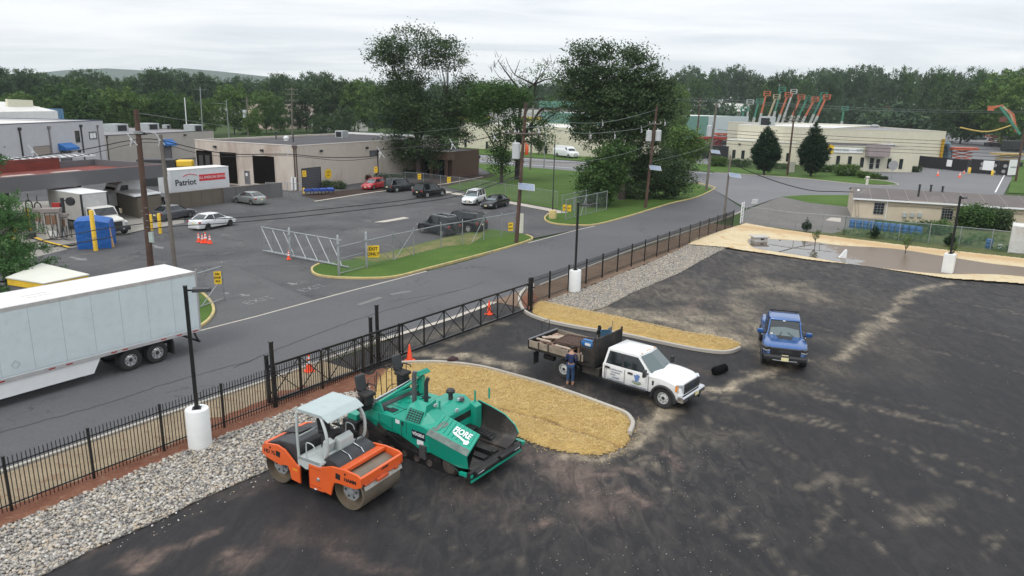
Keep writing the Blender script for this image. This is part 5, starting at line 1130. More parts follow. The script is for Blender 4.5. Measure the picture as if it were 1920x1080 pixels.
# grille, lights, bumper
MB().box((.79,0,.98),(.08,1.42,.40),ry=-.06).build('grille',dark_plastic,trk,bevel=.03)
for zz in (.88,.98,1.08):MB().box((.835,0,zz),(.02,1.34,.03)).build('grille_bar',M_('grille_grey',(.05,.052,.055),.35,.3,.1,5),trk)
MB().lathe([(.001,.01),(.11,0),(.12,-.02)],(.83,0,1.0),'X',16).build('badge',M_('badge_blue',(.03,.05,.12),.3),trk)
for s in (-1,1):
 MB().add([(.80,s*.71,.82),(.80,s*.71,1.17),(.62,s*.965,1.20),(.64,s*.975,.86),(.70,s*.69,.82),(.70,s*.69,1.17),(.52,s*.93,1.20),(.54,s*.93,.86)],[(0,1,2,3),(7,6,5,4),(0,4,5,1),(1,5,6,2),(2,6,7,3),(3,7,4,0)]).build('headlight',lamp_w,trk)
 MB().add([(.665,s*.935,.88),(.655,s*.935,1.16),(.54,s*1.015,1.17),(.55,s*1.02,.9)],[(0,1,2,3)]).build('turn_lamp',lamp_o,trk)
 # round-nosed arch flare
 pts=[(ra*1.04*math.cos(a),s*(W/2-.0),.44+ra*1.03*math.sin(a))for a in [k*math.pi/16-.12 for k in range(18)]]
 MB().tube(pts,.065,8).build('wheel_flare',dark_plastic,trk,smooth=60)
 mr=MB(); mr.box((-.80,s*1.24,1.42),(.12,.24,.32)); mr.build('wing_mirror',dark_plastic,trk,bevel=.04,seg=3); MB().bar((-.80,s*.93,1.33),(-.80,s*1.16,1.38),.05,.06).build('mirror_arm',dark_plastic,trk)
 for xd in (-2.78,-1.62):MB().box((xd,s*(W/2+.005),1.16),(.24,.035,.085)).build('door_handle',dark_plastic,trk,bevel=.01)
 for xd,zt_ in ((-2.92,1.25),(-1.90,1.25),(-.72,1.25)):MB().box((xd,s*(W/2-.007),.92),(.014,.014,.64)).build('door_seam',black_p,trk)
 MB().box((-.50,s*(W/2+.004),1.02),(.08,.012,.20)).build('fender_badge',dark_plastic,trk)
 MB().box((-1.9,s*(W/2-.07),.53),(2.2,.14,.07)).build('rocker_step',dark_plastic,trk,bevel=.01)
MB().side([(.62,.48),(.70,.74),(.90,.74),(.96,.68),(.96,.50),(.90,.46)],-1.0,1.0).build('front_bumper',chrome,trk,bevel=.02)
MB().box((.975,0,.56),(.03,1.1,.12)).build('bumper_trim',dark_plastic,trk); MB().box((.995,.15,.63),(.015,.31,.15)).build('number_plate',plate_m,trk)
for s in (-1,1):MB().box((.96,s*.4,.44),(.10,.08,.10)).build('tow_hook',black_p,trk)
# door print
dk=M_('print_blue_grey',(.12,.16,.24),.6); yy=-W/2-.006
for s_,x_,z_,wd in (('CONSTRUCTION',-2.35,1.14,.095),('EXCAVATION',-2.35,1.02,.085),('PAVING',-2.48,.90,.085),('CONCRETE',-2.35,.78,.085)):text(s_,wd,dk,trk,T(x_,yy,z_-.02)@ XR,sx=.85)
text('COMMERCIAL & RESIDENTIAL',.088,dk,trk,T(-2.34,yy,.64)@ XR,sx=.72); text('LICENSED & INSURED',.095,dk,trk,T(-1.2,yy,.64)@ XR,sx=.9)
mb=MB(); mb.M=T(-1.30,yy,1.02); mb.add([(-.14,0,.14),(-.05,0,-.13),(.0,0,-.17),(.10,0,-.08),(.16,0,.14),(.05,0,.19),(-.05,0,.12)],[tuple(range(7))]); mb.build('door_logo',M_('logo_blue',(.12,.22,.48),.5),trk)
mb=MB(); mb.M=T(-1.28,yy,.80); mb.add([(-.27,0,.03),(-.1,0,-.06),(.1,0,-.06),(.27,0,.03),(0,0,-.0)],[(0,1,2,3,4)]); mb.build('logo_swoosh',M_('logo_green',(.2,.28,.12),.5),trk); text('SITEWORK',.085,dk,trk,T(-1.28,yy,.855)@ XR)
MB().tube([(-2.86,-W/2-.002,.62),(-2.8,-W/2-.002,1.3)],.006,4).build('fuel_door',black_p,trk)
# wheels
for s in (-1,1):wheel(trk,0,s*.88,.46,.24,rim_w,.56,0)
for s in (-1,1):
 for k in (0,1):wheel(trk,-5.12,s*(.95-.27*k),.46,.24,rim_w,.56,0)
MB().bar((-5.12,-.7,.46),(-5.12,.7,.46),.14).build('rear_axle',bed_s,trk);
for s in (-1,1):MB().box((-5.0,s*.42,.82),(4.6,.10,.22)).build('frame_rail',bed_s,trk)
MB().box((-3.7,-.75,.72),(.9,.4,.4)).build('fuel_tank',M_('dusty_black_steel',(.05,.045,.04),.7,.2,.3,5),trk,bevel=.03)
MB().lathe([(.12,-.3),(.14,-.26),(.14,.26),(.12,.3)],(-6.3,-.55,.62),'X',12).build('spare_tank',bed_s,trk); MB().box((-6.9,-.85,.55),(.03,.4,.6)).build('mud_flap',rubber,trk)
# dump bed
zb=1.06
MB().box((-5.25,0,zb),(3.75,2.32,.12)).build('bed_floor',bed_s,trk)
for s in (-1,1):
 pl_=MB().box((-5.42,s*1.15,zb+.10),(3.4,.05,.10)).build('bed_rail',bed_s,trk)
 for j,(x0,x1)in enumerate(((-7.1,-5.95),(-5.93,-4.78),(-4.76,-3.98))):
  for k in range(2):MB().box(((x0+x1)/2,s*1.165,zb+.16+.165*k),(x1-x0,.045,.158),rz=random.uniform(-.004,.004)).build('side_plank',wood,trk,bevel=.006)
 for x0 in (-7.1,-6.5,-5.94,-4.77,-4.1):MB().box((x0,s*1.20,zb+.2),(.05,.035,.44)).build('stake',bed_s,trk)
MB().box((-7.13,0,zb+.2),(.05,2.3,.38)).build('tailgate',bed_s,trk); MB().tube([(-7.13,-1.15,zb+.42),(-7.13,1.15,zb+.42)],.045,8).build('tailgate_rail',M_('dull_steel',(.22,.23,.24),.5,.4,.2,5),trk)
for y in (-.05,.55):MB().tube([(-7.2,y,zb+.3),(-7.2,y,zb+1.0)],.015,6).build('rake_bar',bed_s,trk)
MB().tube([(-7.2,-.05,zb+1.0),(-7.2,.55,zb+1.05)],.015,6).build('rake_bar',bed_s,trk)
# headboard with ribs
MB().box((-3.42,0,zb+.62),(.06,2.3,1.15)).build('headboard',bed_s,trk,bevel=.01)
for y in [-1.12+k*.28 for k in range(9)]:MB().box((-3.49,y,zb+.62),(.08,.07,1.12)).build('headboard_rib',bed_s,trk)
for s in (-1,1):MB().box((-3.75,s*1.15,zb+.42),(.62,.05,.75)).build('bed_corner',bed_s,trk)
MB().tube([(-3.42,-1.15,zb+1.22),(-3.42,1.15,zb+1.22)],.04,8).build('headboard_rail',bed_s,trk)
for s in (-1,1):MB().tube([(-3.42,s*1.12,zb+.1),(-3.42,s*1.12,zb+1.34)],.05,8).build('headboard_post',bed_s,trk)
# ---- what lies on the bed: each its own thing
TMx=Matrix.Translation((o0.x,o0.y,.02))@ Matrix.Rotation(math.atan2(d.y,d.x),4,'Z')
def onbed(name,x,y,z,label,cat,rz=0):
 p=TMx @ Vector((x,y,z)); return empty(name,p,math.atan2(d.y,d.x)+rz,label,cat)
rubb=M_('rubble',(.30,.20,.15),.95,0,.35,3,.4,10)
rr=random.Random(8); rubble=empty('rubble_pile',TMx @ Vector((-5.5,0,zb+.06)),math.atan2(d.y,d.x),'heap of broken brown rubble filling the dump bed','rubble');
mb=MB()
for k in range(170):
 s_=rr.uniform(.05,.17); x,y=rr.uniform(-1.45,1.6),rr.uniform(-1.05,1.05); z=.05+rr.random()*.28*(1-abs(y)*.5)
 mb.add([((v[0]*s_*rr.uniform(.7,1.3)+x),v[1]*s_*rr.uniform(.6,1.2)+y,max(.0,v[2]*s_*rr.uniform(.5,.9)+z))for v in IV],[tuple(f)for f in IF])
o=mb.build('broken_pieces',rubb,rubble); o['kind']='stuff'
dg=onbed('tamper_grate',-5.15,.05,zb+.50,'rusty perforated steel mat laid across the rubble','steel mat',.12); dg.rotation_euler[1]=-.03
rust=M_('rusty_mesh',(.10,.058,.045),.7,.4,.3,6)
gm=MB()
for k in range(15):gm.box((-.85+k*.12,0,0),(.028,1.30,.02))
for k in range(12):gm.box((0,-.65+k*.118,0),(1.72,.028,.018))
o=gm.build('grid_bars',rust,dg); o['kind']='stuff';
for s in (-1,1):MB().box((0,s*.67,.0),(1.8,.05,.05)).build('frame_bar',rust,dg); MB().box((s*.88,0,0),(.05,1.38,.05)).build('frame_bar',rust,dg)
pad=MB().box((0,0,-.06),(1.7,1.3,.03)).build('backing_board',M_('dusty_board',(.36,.29,.24),.9,0,.2,3),dg)
gn=onbed('generator',-3.98,-.45,zb+.72,'blue and white portable generator beside the bed headboard','generator')
MB().lathe([(.001,-.40),(.14,-.38),(.19,-.3),(.20,0),(.19,.3),(.14,.38),(.001,.40)],(-.15,0,0),'X',16).build('fuel_tank',M_('generator_blue',(.02,.16,.42),.3),gn,smooth=50)
MB().box((-.12,-.21,.02),(.3,.012,.12)).build('white_decal',white_p,gn); MB().box((0,0,-.4),(.5,.4,.4)).build('engine_block',M_('engine_grey',(.3,.27,.25),.7,.3,.3,8),gn,bevel=.03)
for s in (-1,1):MB().tube([(-.5,s*.24,-.62),(-.5,s*.24,.12),(-.4,s*.24,.20),(.2,s*.24,.20),(.3,s*.24,.12),(.3,s*.24,-.62)],.02,6).build('frame_tube',dark_plastic,gn)
bk=onbed('plastic_bucket',-3.75,.28,zb+.95,'dark blue plastic drum sticking up behind the truck cab','drum')
MB().lathe([(.0,-.9),(.22,-.9),(.25,.22),(.27,.24),(.27,.29),(.25,.29),(.235,-.2),(.0,-.2)],n=20).build('drum_shell',M_('dull_blue_plastic',(.035,.10,.17),.5),bk,smooth=40)
bx=onbed('grey_tool',-3.82,.72,zb+1.05,'pale grey shovel blade sticking up above the headboard','shovel')
MB().box((0,0,.08),(.03,.30,.38),rx=.1).build('blade',galv,bx,bevel=.01); MB().tube([(0,.1,-.8),(0,.22,.55)],.018,6).build('handle',wood,bx)
for k in range(5):
 th=onbed('long_handled_tool',-3.95-.07*k,-.02+.09*k,zb+.1,['rake handle propped nearest the generator','shovel handle leaning second from the generator','tool handle in the middle of the leaning bunch','tool handle just left of the blue drum','thin dark tool handle touching the blue drum'][k],'tool'); MB().tube([(0,0,0),(-.12+.05*k,.1,1.02+.1*(k % 3))],.02,6).build('handle',bed_s if k % 2 else wood,th); MB().box((-.12+.05*k,.1,1.05+.1*(k % 3)),(.05,.14,.2),rz=k).build('tool_head',bed_s,th,bevel=.01)
for k,(x,y,rz_,l_)in enumerate(((-6.3,.1,.9,1.5),(-6.2,.35,.75,1.4),(-6.5,-.2,.5,.9),(-6.55,-.75,.05,.8),(-5.2,-.95,.04,1.0))):
 tl=onbed('timber',x,y,zb+.42,['pale timber length lying diagonally beside the steel mat','second timber under the pale diagonal one','short dusty board near the tailgate','tan block of broken board at the bed corner','board end along the near side planks'][k],'timber',rz_); MB().box((0,0,0),(l_,.12,.05),rx=.1).build('plank',M_('dusty_timber',(.40,.32,.25),.9,0,.25,3),tl,bevel=.005)
# ================================================================== blue pickup facing the camera
blu=paint('blue_pickup_paint',(.022,.095,.29),.28,.25,.10,.6)
rap=car('pickup_truck','blue pickup with black grille facing the camera on the new asphalt',None,L=5.75,W=2.12,wb=3.7,wr=.44,wheel_w=.3,sill=.5,cat='pickup',
 top=[(-2.88,1.1),(-2.85,1.22),(-.75,1.24),(.5,1.24),(1.0,1.24),(1.3,1.22),(2.3,1.2),(2.66,1.15),(2.83,1.02),(2.88,.7)],
 plan=[(-2.88,.93),(-2.7,.97),(-1.85,1.0),(-1.0,.93),(1.0,.93),(1.75,1.0),(2.45,.98),(2.75,.90),(2.88,.80)],
 cabin=(-.98,-.82,.52,1.22,1.21,1.95,.92,.74),pm=blu,rim=rim_m,clad=True,ra=.56,xoff=.10)
a_,b_=G(1437,683),G(1505,690); mid=(a_+b_)/2; rap.location=(mid.x+.55,mid.y+1.85+.25,.02); rap.rotation_euler=(0,0,R(-107))
MB().add([(-2.80,-.80,1.235),(-1.02,-.80,1.245),(-1.02,.80,1.245),(-2.80,.80,1.235)],[(0,1,2,3)]).build('bed_cover',dark_plastic,rap)
MB().box((2.82,0,.93),(.16,1.42,.36)).build('grille',black_p,rap,bevel=.04)
for k in range(3):MB().box((2.885,0,.86+.07*k),(.02,1.2,.02)).build('grille_bar',dark_plastic,rap)
MB().box((2.90,0,.97),(.015,.62,.10)).build('grille_badge',M_('grille_grey',(.05,.052,.055),.35,.3,.1,5),rap)
for s in (-1,1):
 MB().box((2.70,s*.86,1.0),(.34,.30,.22),rz=-s*.5).build('headlight',dark_plastic,rap,bevel=.02); MB().box((2.76,s*.87,.955),(.30,.24,.04),rz=-s*.5).build('headlight_strip',lamp_w,rap)
 MB().box((2.88,s*.72,.62),(.10,.18,.08)).build('fog_lamp',lamp_w,rap)
MB().side([(2.5,.5),(2.5,.80),(2.86,.78),(3.0,.70),(2.98,.52),(2.8,.44)],-.98,.98).build('front_bumper',dark_plastic,rap,bevel=.04)
MB().add([(2.82,-.52,.44),(2.82,.52,.44),(2.98,.5,.52),(2.98,-.5,.52)],[(0,1,2,3)]).tube([(2.99,-.56,.53),(3.0,0,.51),(2.99,.56,.53)],.022,6).build('skid_plate',galv,rap)
MB().box((3.01,.0,.60),(.02,.34,.17)).build('number_plate',plate_m,rap)
MB().prism([(1.22,-.40),(1.75,-.30),(1.75,.30),(1.22,.40)],1.2,1.262).build('hood_vent',dark_plastic,rap,bevel=.01)
MB().box((-.9,0,2.02),(.10,1.45,.06)).build('light_bar',black_p,rap,bevel=.01)
for s in (-1,1):MB().box((-.9,s*.6,1.97),(.06,.05,.08)).build('bar_mount',black_p,rap); MB().box((1.0,s*1.17,1.36),(.16,.30,.22)).build('towing_mirror',blu,rap,bevel=.05,seg=3); MB().box((1.0,s*.98,1.28),(.08,.2,.06)).build('mirror_arm',black_p,rap)
for s in (-1,1):MB().tube([(1.30,.1+s*.35,1.275),(1.08,s*.15,1.42)],.012,5).build('wiper',black_p,rap)
MB().box((.62,-.05,1.87),(.03,.12,.05)).build('toll_tag',white_p,rap); MB().box((1.16,-.62,1.31),(.02,.1,.08)).build('sticker',white_p,rap)
# ================================================================== white semi trailer on the road
tx=Vector((.5655,.8247)); rear=Vector((-15.55,34.3)); tw=paint('trailer_white_paint',(.58,.66,.68),.42,.0,.12,.15); troof=M_('trailer_roof',(.72,.69,.66),.45,0,.08,.5)
semi=empty('semi_trailer',(rear.x,rear.y,0),math.atan2(-tx.y,-tx.x),'long white box semi trailer passing on the road, cut by the left edge','semi trailer')
# local: +x to the front of the trailer (away from rear), camera side is +y? (rear.x along)
Lr=16.1; hz0,hz1,TW=1.12,4.1,2.6
MB().box((Lr/2,-TW/2,(hz0+hz1)/2+.06),(Lr,TW-.04,hz1-hz0-.10)).build('cargo_box',tw,semi)
for k in range(13):MB().box((.62+k*1.24,-.004,(hz0+hz1)/2+.05),(1.232,.022,hz1-hz0-.30)).build('side_panel',tw,semi,bevel=.004)
MB().box((Lr/2,-TW/2,hz1+.012),(Lr-.1,TW-.16,.03)).build('roof_sheet',troof,semi)
for y in (-.03,-TW+.03):MB().box((Lr/2,y,hz1-.05),(Lr,.09,.17)).build('top_rail',M_('aluminium_rail',(.62,.61,.61),.35,.5,.1,3),semi,bevel=.01)
MB().box((Lr/2,-.01,hz0+.03),(Lr,.07,.17)).build('bottom_rail',bpy.data.materials['aluminium_rail'],semi,bevel=.005)
for x in (.12,.95,1.75,3.6,4.1,6.0,6.7,8.6,9.2,11,11.7):MB().box((x+.15,.032,hz0+.03),(.26,.006,.05)).build('reflector',lamp_r,semi)
MB().box((-.03,-TW/2,(hz0+hz1)/2),(.06,TW,hz1-hz0)).build('rear_frame',bpy.data.materials['aluminium_rail'],semi,bevel=.01)
for y in (-.66,-1.94):MB().box((-.07,y,2.6),(.03,1.2,2.7)).build('rear_door',white_p,semi,bevel=.01)
MB().box((-.06,-.04,2.6),(.05,.08,3.0)).build('corner_post',bpy.data.materials['aluminium_rail'],semi)
for x,y,z,l_ in ((.1,-.2,.55,0),(.1,-2.4,.55,0)):MB().bar((.2,y,1.0),(.02,y,.55),.06,.08).build('bumper_leg',black_p,semi)
MB().box((.0,-TW/2,.52),(.08,2.4,.10)).build('underride_bar',black_p,semi)
tx_rim=M_('trailer_rim',(.62,.62,.63),.25,.8,.1,6)
xs_=[]
for wx_ in ((2.05,3.27)):
 pass
P1,P2=G(291,678),G(241,692)
for P_ in (P1,P2):
 lx_=(Vector((P_.x,P_.y))-rear).dot(Vector((-tx.x,-tx.y)))
 for y in (-.22,-.50,-TW+.22,-TW+.50):wheel(semi,lx_,y if True else y,.52,.26,tx_rim,.56,0)
 MB().bar((lx_,-.4,.52),(lx_,-TW+.4,.52),.14).build('axle',black_p,semi); xs_.append(lx_)
for ch in kids(semi):
 if ch.name.startswith('wheel')and ch.location.y>-1.3:ch.rotation_euler=(0,0,math.pi)
for ch in kids(semi):
 if ch.name.startswith('wheel'):ch.rotation_euler=(0,0,math.pi if ch.location.y>-1.3 else 0)if False else ((0,0,math.pi)if ch.location.y>-1.3 else (0,0,0))
MB().box((sum(xs_)/2,-TW/2,.92),(3.2,1.9,.26)).build('bogie_frame',black_p,semi); MB().box((xs_[0]-.75,-.25,.62),(.02,.62,.7)).build('mud_flap',rubber,semi)
sk=MB(); sx0=xs_[1]+1.35; sk.add([(sx0,-.05,1.04),(sx0+.35,-.05,.40),(Lr-2.5,-.05,.40),(Lr-2.2,-.05,1.04),(sx0,-.09,1.04),(sx0+.35,-.09,.40),(Lr-2.5,-.09,.40),(Lr-2.2,-.09,1.04)],[(0,1,2,3),(7,6,5,4),(0,4,5,1),(1,5,6,2),(2,6,7,3),(3,7,4,0)]); sk.build('side_skirt',white_p,semi)
MB().box((Lr*.6,-.07,.36),(Lr*.5,.05,.10)).build('skirt_edge',black_p,semi); MB().box((Lr-3.4,-1.3,.55),(.3,2.0,1.0)).build('landing_gear',black_p,semi)
db=MB(); cxd,czd=8.15,1.72; k_=.17
for a in range(4):
 p0=(cxd+k_*math.cos(a*math.pi/2),.016,czd+k_*math.sin(a*math.pi/2)); p1=(cxd+k_*math.cos((a+1)*math.pi/2),.016,czd+k_*math.sin((a+1)*math.pi/2)); db.bar(p0,p1,.014,.01)
db.build('placard_frame',M_('placard_grey',(.35,.37,.38),.5),semi)
MB().box((6.6,-.9,hz1+.033),(1.0,.02,.012)).box((6.6,-1.3,hz1+.033),(1.0,.02,.012)).build('roof_mark',M_('roof_mark_grey',(.45,.43,.42),.6),semi)
# ================================================================== person beside the truck
p=G(1069,721); pd=math.atan2(d.y,d.x)
per=empty('person',(p.x,p.y,.02),R(75),'person in navy top and blue jeans standing by the truck rear wheel, head bowed','person')
def skin(name,verts,edges,radii,mat_,parent,lv=2):
 me=bpy.data.meshes.new(name); me.from_pydata(verts,edges,[]); o=bpy.data.objects.new(name,me); COL.objects.link(o); o.parent=parent; me.materials.append(mat_)
 sk_=o.modifiers.new('skin','SKIN'); sk_.use_smooth_shade=True
 for v,r_ in zip(me.skin_vertices[0].data,radii):v.radius=(r_,r_)if not isinstance(r_,tuple)else r_
 me.skin_vertices[0].data[0].use_root=True; ss=o.modifiers.new('sub','SUBSURF'); ss.levels=lv; ss.render_levels=lv; return o
skinm=M_('skin',(.38,.21,.15),.6,0,.08,6); navy=M_('navy_top',(.012,.022,.075),.85,0,.2,6,.2,20); jean=M_('blue_jeans',(.022,.055,.13),.9,0,.2,7,.2,30); hairm=M_('dark_hair',(.02,.013,.01),.7); shoe=M_('tan_boots',(.30,.16,.10),.8)
# faces +x; body (skin): one continuous figure
V=[(0,0,.95),(.02,0,1.12),(.05,0,1.32),(.10,0,1.47),(.14,0,1.54),(.19,0,1.62),(.19,0,1.70),
     (0,.09,.90),(.02,.11,.50),(-.02,.12,.10),(.10,.13,.04),(0,-.09,.90),(.03,-.10,.50),(0,-.11,.10),(.12,-.13,.04),
     (.07,.18,1.41),(.02,.24,1.16),(.22,.17,1.08),(.30,.12,1.09),(.07,-.18,1.41),(.0,-.24,1.16),(.20,-.18,1.05),(.28,-.12,1.06)]
E_=[(0,1),(1,2),(2,3),(3,4),(4,5),(5,6),(0,7),(7,8),(8,9),(9,10),(0,11),(11,12),(12,13),(13,14),(3,15),(15,16),(16,17),(17,18),(3,19),(19,20),(20,21),(21,22)]
RD=[.13,.12,.135,.10,.05,.085,.075,.09,.06,.04,.035,.09,.06,.04,.035,.06,.045,.033,.022,.06,.045,.033,.022]
skin('body',V,E_,RD,skinm,per)
skin('jeans',[V[0],V[7],V[8],V[9],V[11],V[12],V[13]],[(0,1),(1,2),(2,3),(0,4),(4,5),(5,6)],[.15,.11,.08,.07,.11,.08,.07],jean,per)
skin('long_sleeve_top',[(0,0,.98)]+[V[1],V[2],V[3],V[15],V[16],V[17],V[19],V[20],V[21]],[(0,1),(1,2),(2,3),(3,4),(4,5),(5,6),(3,7),(7,8),(8,9)],[.15,.145,.16,.12,.085,.062,.046,.085,.062,.046],navy,per)
MB().lathe([(.001,-.0),(.095,.01),(.105,.06),(.075,.13),(.001,.155)],(.155,0,1.66),'Z',14).build('hair',hairm,per,smooth=60)
fc=MB().lathe([(.001,-.03),(.018,-.01),(.012,.02),(.001,.03)],(.285,0,1.63),'Z',8);
for s in (-1,1):fc.lathe([(.001,-.025),(.014,0),(.001,.025)],(.19,s*.092,1.64),'Z',8)
fc.build('nose_and_ears',skinm,per,smooth=60)
ey=MB()
for s in (-1,1):ey.lathe([(.001,-.012),(.012,0),(.001,.012)],(.268,s*.033,1.66),'Z',8)
ey.box((.272,0,1.595),(.008,.04,.008)); ey.build('eyes_and_mouth',hairm,per)
for s in (1,-1):
 hx,hy,hz_=(.30,.12*1,1.09)if s>0 else (.28,-.12,1.06)
 v=[(hx,hy,hz_),(hx+.05,hy-s*.02,hz_+.01)]; e=[(0,1)]; r_=[.026,.030]
 for k in range(4):
  b0=len(v); yy_=hy-s*.02+(k-1.5)*.019; v+=[(hx+.085,yy_,hz_+.012),(hx+.115+.006*(k in (1,2)),yy_,hz_-.005),(hx+.125,yy_,hz_-.03)]; e+=[(1,b0),(b0,b0+1),(b0+1,b0+2)]; r_+=[.010,.009,.008]
 b0=len(v); v+=[(hx+.05,hy-s*.055,hz_+.025),(hx+.085,hy-s*.06,hz_+.03)]; e+=[(1,b0),(b0,b0+1)]; r_+=[.011,.009]
 skin('hand',v,e,r_,skinm,per,1)
for s in (-1,1):MB().side([(-.10,0),(.20,0),(.22,.04),(.16,.09),(.04,.11),(.03,.17),(-.09,.17),(-.11,.03)],s*.12-.05,s*.12+.05).build('boot',shoe,per,bevel=.02,seg=3)
# ================================================================== buildings
class Bld:
 """box-like building standing on its front line A-B; local x runs A to B, y away from the camera"""
 def __init__(s,name,label,A,B,depth,h,wall,roof,par=.35,coping=None,cat='building',L=None,z0=-.05):
  A,B=Vector((A[0],A[1])),Vector((B[0],B[1])); d=(B-A); s.L=L or d.length; d.normalize(); n=Vector((-d.y,d.x))
  if n.dot(A)<0 and n.y<0:n=-n
  s.flip=False
  s.A,s.d,s.n,s.h,s.D=A,d,n,h,depth
  s.root=empty(name,(A.x,A.y,0),math.atan2(d.y,d.x),label,cat)
  w_=.25; s.wall=wall
  for nm,c,dd in (('wall',(s.L/2,w_/2,(h+z0)/2),(s.L,w_,h-z0)),('wall',(s.L/2,depth-w_/2,(h+z0)/2),(s.L,w_,h-z0)),('wall',(w_/2,depth/2,(h+z0)/2),(w_,depth-2*w_-.004,h-z0)),('wall',(s.L-w_/2,depth/2,(h+z0)/2),(w_,depth-2*w_-.004,h-z0))):
   MB().box(c,dd).build(nm,wall,s.root)
  s.roof=MB().box((s.L/2,depth/2,h-par-.05),(s.L-2*w_-.01,depth-2*w_-.01,.1)).build('roof',roof,s.root)
  if coping:
   mb=MB(); k=.06
   for c,dd in (((s.L/2,w_/2-.02,h+.04),(s.L+k,w_+k,.09)),((s.L/2,depth-w_/2+.02,h+.04),(s.L+k,w_+k,.09)),((w_/2-.02,depth/2,h+.04),(w_+k,depth-2*w_-.1,.09)),((s.L-w_/2+.02,depth/2,h+.04),(w_+k,depth-2*w_-.1,.09))):mb.box(c,dd)
   mb.build('coping',coping,s.root)
 def W(s,x,y,z):p=s.A+s.d*x+s.n*y; return Vector((p.x,p.y,z))
 def FP(s,px,py,y=0.0):
  """photo spot on the front wall -> local x, z"""
  r_=ray(px,py); n3=Vector((s.n.x,s.n.y,0)); p0=s.W(0,y,0); C=Vector((0,0,CH)); t=(p0-C).dot(n3)/r_.dot(n3); q=C+r_*t
  return (Vector((q.x,q.y))-s.A).dot(s.d),q.z
 def SP(s,px,py,x=None):
  """photo spot on an end wall -> local y, z"""
  x=s.L if x is None else x; r_=ray(px,py); n3=Vector((s.d.x,s.d.y,0)); p0=s.W(x,0,0); C=Vector((0,0,CH)); t=(p0-C).dot(n3)/r_.dot(n3); q=C+r_*t
  return (Vector((q.x,q.y))-s.A).dot(s.n),q.z
 def RP(s,px,py,z=None):
  q=G(px,py,s.h if z is None else z); v=Vector((q.x,q.y))-s.A; return v.dot(s.d),v.dot(s.n)
 def opening(s,name,x0,x1,z0,z1,frame,pane,fw=.08,muntin=(0,0),face='F',label=None,deep=.05):
  """frame standing proud with a recessed pane (and glazing bars)"""
  f=MB(); xc,zc,w_,hh=(x0+x1)/2,(z0+z1)/2,x1-x0,z1-z0
  def bx(mb,x,z,a,b_,t0,t1):
   if face=='F':mb.box((x,-(t0+t1)/2,z),(a,abs(t1-t0),b_))
   elif face=='R':mb.box((s.L+(t0+t1)/2,x,z),(abs(t1-t0),a,b_))
   else:mb.box((-(t0+t1)/2,x,z),(abs(t1-t0),a,b_))
  bx(f,x0+fw/2,zc,fw,hh,-.02,.06); bx(f,x1-fw/2,zc,fw,hh,-.02,.06); bx(f,xc,z1-fw/2,w_-2*fw-.004,fw,-.02,.06); bx(f,xc,z0+fw/2,w_-2*fw-.004,fw,-.02,.06)
  for i in range(muntin[0]):bx(f,x0+fw+(w_-2*fw)*(i+1)/(muntin[0]+1),zc,.045,hh-2*fw-.01,-.01,.035)
  for i in range(muntin[1]):bx(f,xc,z0+fw+(hh-2*fw)*(i+1)/(muntin[1]+1),w_-2*fw-.01,.045,-.01,.033)
  fo_=f.build(name,frame,s.root,label=label); p_=MB(); bx(p_,xc,zc,w_-2*fw+.01,hh-2*fw+.01,-.01,.012); p_.build('pane',pane,fo_); return fo_
 def window_px(s,box,frame,pane,name='window',fw=.08,muntin=(0,0),face='F',label=None):
  f=s.FP if face=='F' else (lambda a,b_:s.SP(a,b_,s.L if face=='R' else 0)); cx_,cy_=(box[0]+box[2])/2,(box[1]+box[3])/2
  x0,_=f(box[0],cy_); x1,_=f(box[2],cy_); _,z1=f(cx_,box[1]); _,z0=f(cx_,box[3])
  if x1<x0:x0,x1=x1,x0
  return s.opening(name,x0,x1,max(z0,.02),z1,frame,pane,fw,muntin,face,label)
 def vent(s,x,y,kind='dome',r=.5,h=.5,name='roof_vent'):
  z=s.h-.35
  if kind=='box':o=MB().box((x,y,z+h/2+.1),(r*2,r*2,h),rz=.0).build(name,M_('hvac_grey',(.42,.45,.45),.5,.3,.15,3),s.root,bevel=.03); MB().box((x,y-r-.01,z+h/2+.1),(r*1.4,.02,h*.7)).build('vent_grille',black_p,o); MB().box((x,y,z+.06),(r*2.1,r*2.1,.1)).build('vent_curb',dark_plastic,o); return o
  if kind=='pipe':return MB().lathe([(r,z),(r,z+h),(r*1.8,z+h),(r*1.8,z+h+.12),(.001,z+h+.18)],(x,y,0),'Z',10).build(name,dark_plastic if r<.15 else galv,s.root,smooth=40)
  return MB().lathe([(r*.8,z),(r*.8,z+h*.5),(r,z+h*.55),(r*.9,z+h*.8),(r*.4,z+h),(.001,z+h)],(x,y,0),'Z',14).build(name,M_('vent_white',(.62,.63,.62),.5,0,.1,3),s.root,smooth=45)
 def downspout(s,x,z1=None,w_=.12,mt=None,face='F',z0=.1):
  z1=z1 or s.h-.1; mb=MB()
  if face=='F':mb.box((x,-.07,(z0+z1)/2),(w_,.12,z1-z0)).box((x,-.12,z1),(w_*2.2,.24,.4))
  else:mb.box((s.L+.07,x,(z0+z1)/2),(.12,w_,z1-z0)).box((s.L+.12,x,z1),(.24,w_*2.2,.4))
  return mb.build('downspout',mt or dark_plastic,s.root)
def stucco(name,col,st=(.3,.2,.15),amt=.35,sc_=.35):
 m,t,b=newmat(name); n=noise(t,.9,7,.65); c=ramp(t,n,[(.3,tuple(x*.93 for x in col)),(.7,tuple(min(1,x*1.05)for x in col))])
 d_=noise(t,sc_,7,.7,'Object',.3,(1,1,.45)); c=mixc(t,ramp(t,d_,[(.48,0),(.68,amt)]),c,st); t.links.new(c,b.inputs['Base Color']); b.inputs['Roughness'].default_value=.9
 br=N(t,'ShaderNodeTexBrick'); br.inputs['Scale'].default_value=2.5; br.inputs['Mortar Size'].default_value=.02; return m
